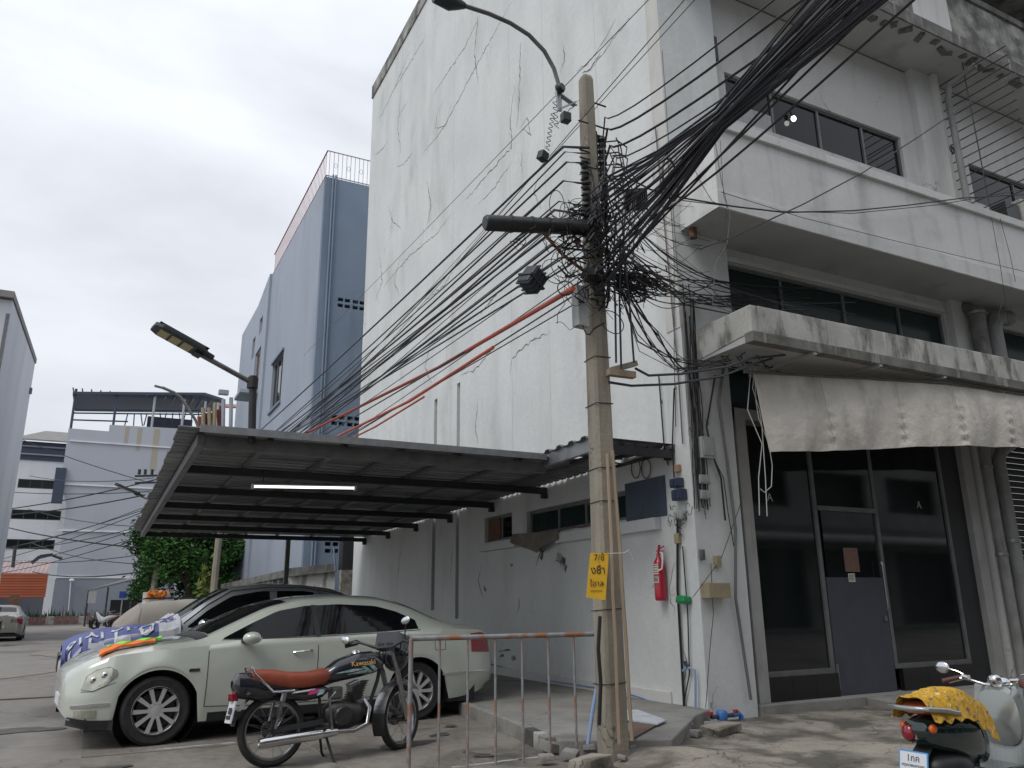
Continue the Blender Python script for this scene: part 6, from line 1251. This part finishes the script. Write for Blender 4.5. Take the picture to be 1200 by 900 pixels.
# ------------------------------------------------------------------ pale blue building behind
BB = thing('blue_building', 'tall pale blue narrow building with a roof railing, behind the white shophouse', 'building', (3, 26, 0))
BX, BY0, BY1, BH = -.38, 18.5, 28.6, 16.4
sw = [(24.3, 26.6, 9.25, 11.4)]
weld(wall(XW, BY0+.25, BY1, 0, BH, sw, BX, BX+.25).build('side_wall', M_['bluewall'], BB))
holes = []
for z in (11.42, 7.15, 2.90):
    for i in range(4):
        for j in range(2):
            for k in range(2): x = .30+i*.25+(.04 if i > 1 else 0); holes.append((x, x+.20, z+j*.22+k*0, z+j*.22+.13))
weld(wall(YW, BX, 7, 0, BH, holes, BY0, BY0+.25).build('front_wall', M_['bluefront'], BB))
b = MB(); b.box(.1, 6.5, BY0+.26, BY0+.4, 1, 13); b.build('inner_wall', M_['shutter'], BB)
b = MB(); b.box(BX+.001, 7, BY0+.25, BY1, BH-.2, BH-.001); b.build('roof', M_['conc'], BB)
window(BB, XW, 24.3, 26.6, 9.25, 11.4, BX+.12, [25.1, 25.9], fm='alu', gm='glass', t=.09)
b = MB(); b.box(BX-.08, BX, 24.2, 26.7, 11.4, 11.5); b.box(BX-.08, BX, 24.2, 26.7, 9.15, 9.25); b.build('window_sill', M_['bluefront'], BB)
for x in (-.12, -.02): b = MB(); b.cyl((x, BY0-.06, .5), (x, BY0-.06, BH+.1), .035, 8); b.build('drain_pipe', M_['bluefront'], BB, smooth=True)
rl = thing('roof_railing', 'red brown and white rooftop railing along the edge of the pale blue building', 'railing', (0, 22, BH))
for z in (BH+.08, BH+1.1):
    b = MB(); b.tube([(BX+.03, BY1, z), (BX+.03, BY0+.05, z)], .025, 5); b.build('rail', M_['railred'], rl); b = MB(); b.tube([(BX+.03, BY0+.05, z), (6.5, BY0+.05, z)], .022, 5); b.build('rail', M_['railwhite'], rl)
n = 42
for i in range(n): y = BY0+.2+i*(BY1-BY0-.3)/n; b = MB(); b.tube([(BX+.03, y, BH), (BX+.03, y, BH+1.1)], .009, 4); b.build('baluster', M_['railred'], rl)
for i in range(26):
    x = BX+.12+i*.16; b = MB(); b.tube([(x, BY0+.05, BH), (x, BY0+.05, BH+1.1)], .011, 4)
    if i % 3 == 1: b.tube([(x+.08+.06*math.cos(t), BY0+.05, BH+.55+.1*math.sin(t)) for t in [k*.7 for k in range(10)]], .008, 4)
    b.build('baluster', M_['railwhite'], rl)
# second building on the same alley line
B2 = thing('pale_building', 'off white and blue building adjoining the far end of the pale blue one', 'building', (3, 32, 0))
weld(wall(XW, BY1+.02, 36.5, 0, 15.9, [(29.6, 31.2, 10.9, 13.2), (31.6, 32.4, 13.2, 14.3), (29.8, 30.6, 14.0, 14.8), (31.5, 33, 6.6, 8.6)], BX-.10, BX+.15).build('side_wall', M_['bluewall'], B2))
b = MB(); b.box(BX+.16, 7, BY1+.02, 36.5, 15.3, 15.7); b.build('roof', M_['conc'], B2)
b = MB(); b.box(BX-.099, 7, 36.4, 36.6, 0, 15.9); b.build('end_wall', M_['bwhite'], B2)
b = MB(); b.prism([(BX-.10, BY1+.02, 15.9), (BX-.10, 31.6, 15.9), (BX-.10, 29.4, 16.35), (BX-.10, BY1+.02, 16.5)], (.25, 0, 0)); b.build('parapet', M_['bluewall'], B2)
for a, c, z0, z1 in ((29.6, 31.2, 10.9, 13.2), (31.6, 32.4, 13.2, 14.3), (29.8, 30.6, 14.0, 14.8), (31.5, 33, 6.6, 8.6)): window(B2, XW, a, c, z0, z1, BX+.02, [(a+c)/2], fm='railwhite', gm='glass', t=.08)
b = MB(); b.box(BX-.9, BX-.1, 29.5, 31.3, 10.8, 10.95); b.build('window_hood', M_['bwhite'], B2)
B3 = thing('cream_building', 'low cream building with red lattice railings and a column behind the street lamp', 'building', (at(255, 500, y=40).x, 41, 0))
P0, P1 = at(236, 512, y=40), at(275, 512, y=40); b = MB(); b.box(P0.x, P0.x+8, 40, 48, 0, P0.z-.3); b.build('wall', M_['bwhite'], B3)
for (xa, ya, xb, yb_) in ((238, 478, 238, 512), (245, 478, 246, 512), (252, 472, 250, 512), (262, 468, 261, 512), (271, 466, 270, 512)):
    b = MB(); b.tube([at(xa, ya, y=40), at(xb, yb_+8, y=40)], .12, 6); b.build('column', M_['bwhite' if xa > 255 else 'beige'], B3)
for (x0, x1, y0, y1) in ((239, 250, 480, 508), (254, 262, 476, 508), (232, 238, 484, 508)):
    for k in range(7):
        b = MB(); t = k/6; b.tube([at(x0+(x1-x0)*t, y0+4, y=40.2), at(x0+(x1-x0)*(1-t)*.4+(x1-x0)*.6*t, y1+6, y=40.2)], .05, 4); b.build('lattice_bar', M_['railred'], B3)
b = MB(); P = at(262, 460, y=40); b.cbox((P.x, 40, P.z), (.55, .4, .25)); b.build('column_cap', M_['bwhite'], B3)
b = MB(); P = at(270, 492, y=46); b.prism([(P.x-.6, 44, P.z+.3), (P.x+3, 44, P.z+.5), (P.x+3, 48, P.z+1.6), (P.x-.6, 48, P.z+1.4)], (0, 0, .1)); b.build('roof', M_['railred'], B3)
# low mossy boundary wall with balusters between the white and blue buildings
LWt = thing('low_wall', 'low mossy balustrade wall in front of the pale blue building', 'wall', (-1, 17, 0))
w0, w1 = at(266, 686, y=27), at(393, 664, y=16.4)
b = MB(); b.bar(at(263, 688, y=28), at(340, 672, y=18.5), .3, .22); b.build('cap', M_['mould'], LWt); b = MB(); b.bar(at(338, 671, y=17.2), at(394, 665, y=16.8), .3, .24); b.build('cap', M_['mould'], LWt)
for k in range(14):
    t = (k+.5)/14; A = at(263, 688, y=28).lerp(at(340, 672, y=18.5), t); b = MB(); b.cbox((A.x, A.y, A.z-.45), (.14, .14, .75)); b.build('baluster', M_['kw' if k in (7, 9, 10) else 'mould'], LWt)
A, B = at(336, 676, y=17.2), at(393, 670, y=16.8); b = MB(); b.prism([(A.x, A.y, 0), (B.x, B.y, 0), (B.x, B.y, B.z), (A.x, A.y, A.z)], (0, .2, 0)); b.build('wall_panel', M_['canopy'], LWt)
A, B = at(398, 668, y=15.6), at(413, 670, y=15.4); b = MB(); b.box(A.x, B.x, 15.4, 15.6, 0, A.z); b.build('gate_pillar', mat('stained_brick', (.33, .31, .27), (.2, .17, .14), 6, dirt=(.08, .08, .07), dsc=3, dlo=.5, dhi=.65), LWt)
A, B = at(401, 632, y=16.2), at(412, 668, y=16.2); b = MB(); b.box(A.x, B.x+.2, 16.1, 16.5, B.z, A.z+.6); b.build('meter_cupboard', M_['blackp'], None, bevel=.02, label='dark cupboard on the wall in the gap beside the white building', cat='cupboard')
b = MB(); b.cyl(at(393, 668, y=16.3), at(391, 640, y=16.3), .03, 6); b.build('pipe', M_['bluefront'], LWt)

# ------------------------------------------------------------------ grey building at the end of the road
GB = thing('grey_building', 'large plain grey building with white bands and rust streaks closing the road', 'building', (-4, 72, 0))
b = MB(); b.prism([(-9.25, 70, 0), (5, 70, 0), (5, 70, 17.2), (0, 70, 17.15), (-6.75, 70, 16.95), (-6.75, 70, 16.35), (-9.9, 70, 16.35), (-9.9, 70, 11.4), (-9.25, 70, 10)], (0, 14, 0)); b.build('wall', M_['greywall'], GB)
b = MB(); b.box(-9.3, 5, 69.93, 70, 0, 3.5); b.build('lower_wall', M_['greylow'], GB)
for z, t in ((3.62, .2), (7.5, .14), (11.4, .14), (15.2, .12)): b = MB(); b.box(-9.7, 5, 69.88, 70, z, z+t); b.build('white_band', M_['whitebl'], GB)
for (x, w_, h_) in ((185, .5, 3.5), (165, .35, 1.8), (213, .5, 1.6), (150, .3, 1.2)): P = at(x, 497, y=70); b = MB(); b.box(P.x-w_/2, P.x+w_/2, 69.985, 70, 16.6-h_, 16.9); b.build('rust_streak', M_['rustst'], GB)
b = MB(); P = at(72, 572, y=70); b.box(P.x-.6, P.x+.2, 69.6, 70.2, 9.8, 12.8); b.build('window_box', M_['navyroof'], GB)
RC = thing('rooftop_canopy', 'long dark steel canopy on posts over the roof of the grey building', 'canopy', (-4, 74, 17))
b = MB(); b.prism([at(85, 462, y=70), at(240, 463, y=70), at(262, 470, y=72), at(262, 480, y=76), at(236, 484, y=78), at(88, 482, y=78)], (0, 0, .25)); b.build('roof', M_['navyroof'], RC)
for i in range(17):
    x = 88+i*10; b = MB(); P = at(x, 476, y=78); b.tube([(P.x, 70, 20.0), (P.x, 78, 20.6)], .06, 4); b.build('rafter', M_['steel2'], RC)
for x in (86, 135, 180, 215, 240, 255):
    b = MB(); P = at(x, 480, y=70.3); b.tube([(P.x, 70.3, 16.4), (P.x, 70.3, 20)], .12, 6); b.build('post', M_['navyroof' if x < 140 else 'greywall'], RC)
for y_ in (480, 484, 492):
    b = MB(); b.tube([at(86, y_, y=70.3), at(150 if y_ == 492 else 262, y_+ (1 if y_ == 480 else 2), y=70.3)], .07, 4); b.build('rail', M_['navyroof'], RC)
for k in range(14): b = MB(); x = 150+k*7.5; b.tube([at(x, 484, y=71), at(x-4+3*(k % 3), 499, y=71)], .05, 4); b.build('strut', M_['navyroof'], RC)
b = MB(); b.box(at(172, 500, y=73).x, at(225, 500, y=73).x, 73, 74, 16, at(190, 489, y=73).z); b.build('roof_clutter', M_['navyroof'], RC)
# white building behind
WB = thing('white_building', 'white building with three rows of dark windows and a blue roof band, far left', 'building', (-12.6, 86, 0))
xs0 = lambda z: -14.75; wo = [(-14.35, -10.2, 12.85, 13.75), (-14.5, -10.2, 9.75, 10.7), (-14.6, -10.4, 6.85, 7.8)]
weld(wall(YW, -16.5, -9, 0, 15.7, wo, 85, 85.3).build('wall', M_['whitebl'], WB))
for a, c, z0, z1 in wo: window(WB, YW, a, c, z0, z1, 85.1, [a+1.05, a+2.1, a+3.15], fm='shutter', gm='glass', t=.1)
b = MB(); b.box(-16.0, -9, 84.9, 92, 15.7, 17.6); b.build('blue_band', M_['navyroof'], WB)
for z in (16.2, 17.0): b = MB(); b.box(-16.0, -9, 84.7, 84.9, z, z+.15); b.build('louvre', M_['greylow'], WB)
b = MB(); b.prism([(-15.3, 84.3, 17.6), (-8, 84.3, 17.6), (-8, 90, 19.6), (-13, 90, 19.6)], (0, 0, .15)); b.build('roof', M_['asb'], WB)
# left tall building
LB_ = thing('left_tower', 'tall pale building whose corner cuts the left edge of the picture', 'building', (-15, 48, 0))
P = at(41, 426, x=-10.6); Q = at(15, 352, x=-10.6)
b = MB(); b.prism([(-10.6, Q.y-.0, 0), (-10.6, P.y, 0), (-10.6, P.y, P.z), (-10.6, Q.y, Q.z)], (-9, 0, 0)); b.build('wall', M_['leftbl'], LB_)
b = MB(); b.prism([(-10.55, Q.y-.3, Q.z+.02), (-10.55, P.y+.1, P.z+.02), (-10.55, P.y+.1, P.z+.3), (-10.55, Q.y-.3, Q.z+.3)], (-9, 0, 0)); b.build('coping', M_['asb'], LB_)
b = MB(); b.box(-10.75, -10.62, Q.y-.02, Q.y-.005, 2, Q.z-.6); b.build('corner_pipe', M_['alu'], LB_)
b = MB(); P = at(35, 458, x=-10.58); b.cbox(P, (.2, .3, .3)); b.build('wall_lamp', M_['alu'], LB_)
# orange slatted front and pink roof
OB = thing('orange_fascia', 'orange slatted shop fascia at the left edge before the grey wall', 'fascia', (-14, 60, 2))
P0, P1 = at(57, 672, y=60), at(55, 700, y=60)
for k in range(9): z = P1.z+(P0.z-P1.z)*k/9; b = MB(); b.box(-22, P0.x-.02*k*0, 60, 60.06, z+.015, z+(P0.z-P1.z)/9-.015); b.build('slat', M_['orangepanel'], OB)
b = MB(); b.box(-22, P0.x-.05, 60.06, 60.2, P1.z, P0.z); b.build('backing', M_['rust2'], OB)
PR = thing('pink_roof_shed', 'low shed with a faded pink tin roof above the orange fascia', 'shed', (-15, 63, 0))
A, B = at(56, 672, y=60.3), at(52, 658, y=66)
b = MB()
for k in range(44):
    x = A.x-k*.28; b.prism([(x-.27, 60.3, A.z), (x-.16, 60.3, A.z+.05), (x-.05, 60.3, A.z), (x-.05-.1, 66, B.z), (x-.26, 66, B.z+.05), (x-.37, 66, B.z)], (0, 0, .02))
b.build('roof', M_['pinkroof'], PR, fix=False)
b = MB(); b.box(-24, A.x-.3, 66, 66.3, 0, A.z); b.build('wall', M_['greylow'], PR)
b = MB(); b.tube([at(15, 665, y=58), at(18, 640, y=58)], .12, 6); b.bar(at(37, 660, y=58), at(47, 652, y=58), .35, .2); b.bar(at(47, 652, y=58), at(62, 650, y=58), .35, .2); b.tube([at(62, 651, y=58), (at(62, 651, y=58).x+.6, 58, 4.6)], .1, 5)
b.build('street_lamp', M_['dbox'], None, label='dark street lamp head far off above the pink roof at the left', cat='street lamp')
# planter kerb in red and white blocks
KB = thing('planter_kerb', 'low kerb wall painted in faded red and white blocks along the grey building', 'kerb', (-6, 64, 0))
for i in range(26):
    x = -11.5+i*.55; b = MB(); b.box(x+.012, x+.538, 64, 64.35, 0, .62+random.uniform(-.03, .03)); b.build('block', M_[('kr', 'kw', 'kr', 'kr', 'kw', 'kr', 'kr')[i % 7]], KB, bevel=.02)
b = MB()
for i in range(260):
    x = random.uniform(-11, 2); h_ = random.uniform(.1, .5)*(1 if random.random() < .8 else 2); b.add([(x, 64.6, .5), (x+random.uniform(-.15, .15), 64.6+random.uniform(-.1, .1), .62+h_), (x+.1, 64.65, .5)], [(0, 1, 2)])
b.build('planter_weeds', M_['leaf2'], None, kind='stuff', label='scrubby weeds growing behind the red and white kerb', cat='weeds', fix=False)
# shed on posts, blue sign, scooters
SH = thing('lean_to_shed', 'small open lean to shelter with a tin roof against the grey building', 'shelter', (-4.5, 58, 0))
b = MB(); b.prism([at(104, 693, y=56), at(158, 680, y=56), at(162, 676, y=62), at(118, 690, y=62)], (0, 0, .12)); b.build('roof', M_['zinc'], SH)
for x, y0 in ((104, 692), (127, 688), (156, 681)): P = at(x, y0, y=56); b = MB(); b.tube([(P.x, 56, 0), (P.x, 56, P.z)], .07, 6); b.build('post', M_['steel'], SH)
P0, P1 = at(130, 703, y=60), at(172, 732, y=60); b = MB(); b.box(P0.x, P1.x, 60, 61, 0, P0.z); b.build('back_panel', M_['shutter'], SH)
b = MB(); P = at(108, 700, y=56); b.cbox(P, (.5, .4, .8)); b.build('notice_box', M_['greybox'], SH)
BS = thing('blue_sign', 'small blue square sign on a thin post by the shelter', 'sign', (at(144, 735, y=50).x, 50, 0))
P = at(144, 697, y=50); b = MB(); b.cbox(P, (.42, .04, .42)); b.build('panel', M_['signblue'], BS); b = MB(); b.tube([(P.x, 50.05, 0), (P.x, 50.05, P.z+.1)], .05, 6); b.build('post', M_['galv'], BS)
def far_bike(px, y, a, m, label):
    P = at(px, 735, y=y); t = thing('far_motorcycle', label, 'motorcycle', (0, 0, 0), 'motorcycles parked by the shelter')
    for x in (-.6, .6): b = MB(); b.lathe([(.20, -.05), (.30, -.04), (.30, .04), (.20, .05)], (x, 0, .3), (0, 1, 0), 14); b.lathe([(0, -.03), (.05, -.03), (.05, .03), (0, .03)], (x, 0, .3), (0, 1, 0), 8); b.build('wheel', M_['tyre'], t)
    hull([(-.7, .75, .03, .08, .8), (-.3, .68, .14, .14, .7), (.1, .50, .16, .12, .7), (.35, .6, .2, .12, .8), (.5, .85, .12, .1, .8), (.58, .95, .03, .05, .9)], 12).build('body', M_[m], t, smooth=True)
    hull([(-.75, .82, .02, .08, .8), (-.3, .84, .06, .13, .7), (.1, .76, .03, .09, .8)], 10).build('seat', M_['blackp'], t, smooth=True)
    b = MB(); b.tube([(.4, -.3, 1.02), (.48, 0, .98), (.4, .3, 1.02)], .02, 5); b.tube([(.48, 0, 1), (.62, 0, .3)], .03, 5); b.build('handlebar_fork', M_['dullchr'], t)
    t.location = (P.x, y, 0); t.rotation_euler = (0, 0, a)
far_bike(122, 47, 2.6, 'whitebl', 'small white and red scooter parked in front of the shelter'); far_bike(110, 50, 1.9, 'mblack', 'black motorcycle parked at the left post of the shelter')
far_bike(133, 51, 2.2, 'tail', 'dark red scooter parked right of the white one by the shelter')
far_bike(-3, 27, 1.7, 'mblack', 'black motorcycle just entering the picture at the far left before the beige sedan')
b = MB(); P = at(155, 745, y=44); b.cbox((P.x, 44, .5), (.5, .5, 1.0)); b.build('white_bin', M_['greybox'], None, bevel=.03, label='pale bin standing right of the parked scooters', cat='bin')
b = MB(); P = at(147, 752, y=42); b.cbox((P.x, 42, .3), (.32, .32, .55)); b.build('red_bin', M_['pink'], None, bevel=.03, label='small pinkish red bucket beside the pale bin', cat='bucket')
t = thing('round_mirror', 'round traffic mirror on a post behind the beige sedan', 'traffic mirror', (at(17, 715, y=52).x, 52, 0)); P = at(17, 703, y=52)
b = MB(); b.lathe([(0, 0), (.30, .02), (.34, .08), (0, .10)], P, (0, -1, 0), 18); b.build('disc', M_['rust2'], t); b = MB(); b.tube([(P.x, 52.1, 0), (P.x, 52.1, P.z)], .05, 6); b.build('post', M_['steel2'], t)
b = MB(); P = at(73, 713, y=69.5); b.tube([at(80, 717, y=69.8), at(83, 680, y=69.8)], .05, 5); b.ell(at(84, 680, y=69.6), (.2, .14, .14), 10); b.build('wall_camera', M_['whitebl'], None, label='white security camera on the white band of the grey building', cat='camera')

# ------------------------------------------------------------------ tree and flowers
rt = random.Random(11)
TR = thing('street_tree', 'dense round green tree standing behind the covered car and carport', 'tree', (-2.3, 31, 0))
b = MB(); b.tube([(-2.5, 31, 0), (-2.45, 31.1, 1.3), (-2.6, 31, 2.4), (-2.3, 31, 3.4)], [.22, .18, .14, .07], 8)
for k in range(9):
    a = k*.7; b.tube([(-2.5, 31, 1.5+k*.12), (-2.5+.8*math.cos(a), 31+.8*math.sin(a), 2.6+k*.1), (-2.5+1.7*math.cos(a), 31+1.5*math.sin(a), 3.6+.1*k)], [.08, .05, .02], 5)
b.build('trunk', M_['bark'], TR, smooth=True)
cl = []
for k in range(84):
    a, e = rt.uniform(0, 6.28), rt.uniform(-.75, 1.4); rr = rt.uniform(.35, 1)**.5
    cl.append((Vector((-2.75+2.3*rr*math.cos(a)*math.cos(e*.8), 31+1.9*rr*math.sin(a)*math.cos(e*.8), 3.15+2.1*rr*math.sin(e))), rt.uniform(.40, .75)))
for nm, m, par_ in (('leaves', 'leaf', 0), ('inner_leaves', 'leaf2', 1)):
    vs, fs = [], []
    for ci, (c, r_) in enumerate(cl):
        for k in range(300 if par_ == 0 else 120):
            d = Vector((rt.gauss(0, 1), rt.gauss(0, 1), rt.gauss(0, 1))).normalized()*r_*(rt.uniform(.55, 1.08) if par_ == 0 else rt.uniform(.1, .8))
            if par_ == 0 and rt.random() < .15: d *= 1.25
            p = c+d; s_ = rt.uniform(.045, .09); u = Vector((rt.gauss(0, 1), rt.gauss(0, 1), rt.gauss(0, .6))).normalized(); v = u.cross(Vector((rt.gauss(0, 1), rt.gauss(0, 1), rt.gauss(0, 1)))).normalized()
            i0 = len(vs); vs += [p-u*s_*1.5, p+v*s_*.6, p+u*s_*1.5, p-v*s_*.6]; fs.append((i0, i0+1, i0+2, i0+3))
    b = MB(); b.v = [tuple(q_) for q_ in vs]; b.f = fs; b.build(nm, M_[m], TR, fix=False, kind='stuff')
def bush(name, c, sz, n, m, label, cat, s0=.05, par=None):
    b = MB(); c = Vector(c)
    for k in range(n):
        d = Vector((rt.gauss(0, .5)*sz[0], rt.gauss(0, .5)*sz[1], rt.gauss(0, .5)*sz[2])); p = c+d; u = Vector((rt.gauss(0, 1), rt.gauss(0, 1), rt.gauss(0, 1))).normalized(); v = u.cross(Vector((1, .3, .2))).normalized(); s_ = s0*rt.uniform(.6, 1.4)
        b.add([p-u*s_*1.6, p+v*s_*.6, p+u*s_*1.6, p-v*s_*.6], [(0, 1, 2, 3)])
    if par: return b.build(name, M_[m], par, fix=False, kind='stuff')
    return b.build(name, M_[m], None, fix=False, label=label, cat=cat)
P = at(243, 688, y=27); bush('yellow_shrub', (P.x, 27, P.z-.2), (.35, .35, .8), 500, 'leafy', 'yellowish green shrub at the foot of the pale concrete post', 'shrub', .09)
bush('creeper', at(268, 665, y=33), (.6, .6, 1.6), 700, 'leaf2', 'dark straggling creeper against the pale blue wall right of the tree', 'shrub', .10)
FS = thing('flower_stall', 'white board with orange flowers beyond the white car', 'flowers', at(180, 700, y=26))
b = MB(); P0, P1 = at(168, 694, y=26), at(196, 706, y=26); b.box(P0.x, P1.x, 26, 26.1, .6, P0.z); b.build('board', M_['whitebl'], FS)
for px in (176, 181, 187, 192): bush('orange_flowers', at(px, 696+rt.uniform(-2, 3), y=25.9), (.12, .08, .13), 45, 'flower', '', '', .06, par=FS)
# tall shrubs behind the low wall

# ------------------------------------------------------------------ cracks in the render of the side wall (read off the photograph)
rc = random.Random(5)
CK = [((562, 18), (545, 55), (520, 92), (508, 112)), ((600, 2), (572, 52), (548, 96), (520, 150), (494, 182)), ((470, 110), (466, 150), (470, 180)), ((478, 118), (472, 128), (465, 140)), ((520, 118), (512, 135), (510, 150), (522, 148), (530, 120)),
 ((722, 22), (708, 48), (690, 72), (676, 84)), ((704, 60), (692, 80), (682, 86)), ((660, 52), (662, 72), (656, 86)), ((610, 50), (609, 100), (606, 150)), ((603, 100), (598, 140), (600, 172), (575, 200), (545, 235)), ((612, 178), (612, 205)), ((632, 205), (626, 225), (634, 245)), ((600, 190), (575, 225), (560, 240)),
 ((610, 150), (618, 138), (622, 158), (612, 150)), ((484, 178), (474, 192), (464, 196)), ((455, 165), (448, 175), (440, 182)), ((540, 300), (520, 335), (500, 352)), ((530, 250), (510, 275), (480, 300), (450, 335)), ((470, 300), (462, 330), (468, 345)), ((455, 240), (460, 260), (470, 268)), ((500, 210), (505, 240), (500, 268)),
 ((645, 390), (622, 400), (600, 420), (598, 440)), ((600, 330), (575, 352), (560, 372)), ((560, 20), (556, 60), (560, 100)), ((445, 300), (448, 330), (440, 352)), ((505, 400), (498, 430), (506, 450)), ((480, 60), (470, 85), (455, 120), (444, 140)), ((500, 40), (478, 78), (460, 108)), ((690, 110), (665, 130), (650, 150)), ((740, 20), (715, 50), (695, 80)), ((560, 470), (557, 500), (560, 522)), ((580, 405), (560, 430), (540, 440)),
 ((640, 640), (632, 652), (628, 664)), ((656, 645), (652, 655), (660, 668)), ((750, 340), (745, 360), (752, 380)), ((530, 640), (528, 680)), ((565, 660), (560, 680), (566, 700)), ((700, 690), (705, 710), (698, 730)), ((610, 700), (606, 720)), ((470, 640), (466, 680)), ((790, 660), (784, 690), (790, 720)), ((800, 760), (806, 780), (800, 800))]
SWo = [o for o in BL.children if o.name.startswith('side_wall')][0]
MK = mat('crack_shadowed_edge', (.13, .13, .125), (.24, .24, .23), 14, rough=1)
for c_ in CK:
    P_ = [at(x, y, x=0) for x, y in c_]; pts = []
    for a_, b_ in zip(P_, P_[1:]):
        n_ = max(2, int((b_-a_).length/.07))
        for k in range(n_): pts.append(a_.lerp(b_, k/n_)+Vector((0, rc.gauss(0, .018), rc.gauss(0, .018))))
    pts.append(P_[-1]); wd = rc.uniform(.006, .013); b = MB(); vs = []; fs = []
    for i, p in enumerate(pts):
        w_ = wd*(1-abs(2*i/(len(pts)-1)-1)**2)*rc.uniform(.2, 1.6)+.0015; d_ = (pts[min(i+1, len(pts)-1)]-pts[max(0, i-1)]).normalized(); s_ = d_.cross(Vector((1, 0, 0))); vs += [p+s_*w_+Vector((-.003, 0, 0)), p-s_*w_+Vector((-.003, 0, 0))]
        if i: fs.append((2*i-2, 2*i-1, 2*i+1, 2*i))
    b.add(vs, fs); b.build('crack', MK, SWo, fix=False)
for (x, y, sx, sy, a) in ((634, 650, 3, 9, .3), (658, 655, 7, 9, .8), (662, 664, 3, 6, 0), (600, 662, 3, 2, 0), (592, 762, 10, 2, .2), (588, 768, 6, 3, .1), (602, 772, 5, 3, .5), (712, 690, 2, 6, .2), (568, 690, 2, 5, .4), (775, 470, 2, 4, .2), (792, 455, 1.5, 3, .1)):
    c = at(x, y, x=-.003); k_ = (c-CAMP).dot(CF)/F_PX; n_ = 9; b = MB(); vs = []
    for k in range(n_): t = 2*math.pi*k/n_; r_ = rc.uniform(.4, 1.3); yy, zz = math.cos(t)*sx*r_, math.sin(t)*sy*r_; vs.append(c+Vector((0, -(yy*math.cos(a)-zz*math.sin(a))*k_*1.6, (yy*math.sin(a)+zz*math.cos(a))*k_)))
    b.add(vs, [tuple(range(n_))]); b.build('chipped_spot', M_['wallmould'], SWo, fix=False)
# tufts of damp dirt at the walkway edge, oil marks and leaves on the ground
for k in range(40):
    x, y = rc.uniform(-6, -.3), rc.uniform(-1.2, 3); z = .135 if x > -1.95 and y > -.2 else .012
    if -5.6 < x < -1.9 and y > .9: continue
    b = MB(); a = rc.uniform(0, 6); s_ = rc.uniform(.015, .035); b.add([(x-s_*math.cos(a), y-s_*math.sin(a), z), (x+s_*.4*math.sin(a), y-s_*.4*math.cos(a), z+.008), (x+s_*math.cos(a), y+s_*math.sin(a), z+.002), (x-s_*.4*math.sin(a), y+s_*.4*math.cos(a), z+.006)], [(0, 1, 2, 3)])
    b.build('fallen_leaf', M_[('cardb', 'paper', 'rust2', 'wood')[k % 4]], None, fix=False, label='small dry leaf or paper scrap lying on the concrete near the railing', cat='litter', group='litter on the concrete near the railing')

def blot(cx, cy, rx, ry, z, m, name, n=26):
    pts = []; ph = [rc.uniform(0, 6) for _ in range(4)]
    for k in range(n):
        t = 2*math.pi*k/n; r_ = 1+.22*math.sin(2*t+ph[0])+.16*math.sin(3*t+ph[1])+.10*math.sin(5*t+ph[2])+rc.uniform(-.07, .07); pts.append((cx+math.cos(t)*rx*r_, cy+math.sin(t)*ry*r_, z))
    b = MB(); b.add(pts, [tuple(range(n))]); b.build(name, M_[m], None, fix=False, kind='structure')
for k, (x, y, rx, ry, m) in enumerate(((-5.0, 2.6, .35, .22, 'oil'), (-3.4, .2, .30, .16, 'oil'), (-2.9, .55, .12, .08, 'oil'), (-5.9, .35, .16, .10, 'oil'), (-4.9, -.9, .22, .12, 'oil'), (-3.0, -.7, .10, .07, 'oil'), (-6.9, 3.2, .5, .25, 'oil'), (-8.2, 7.8, .6, .35, 'patch'), (-7.4, 12, .7, .8, 'patch'), (-7.5, 2.2, .55, .3, 'patch'), (-9.2, 14, .5, .9, 'oil'), (-2.6, 1.0, .08, .06, 'oil'), (-6.9, 20, .8, 1.6, 'patch'))):
    blot(x, y, rx, ry, .0135+.0006*k if x > -6.1 else .004+.0005*k, m, 'oil_stain' if m == 'oil' else 'cement_patch')
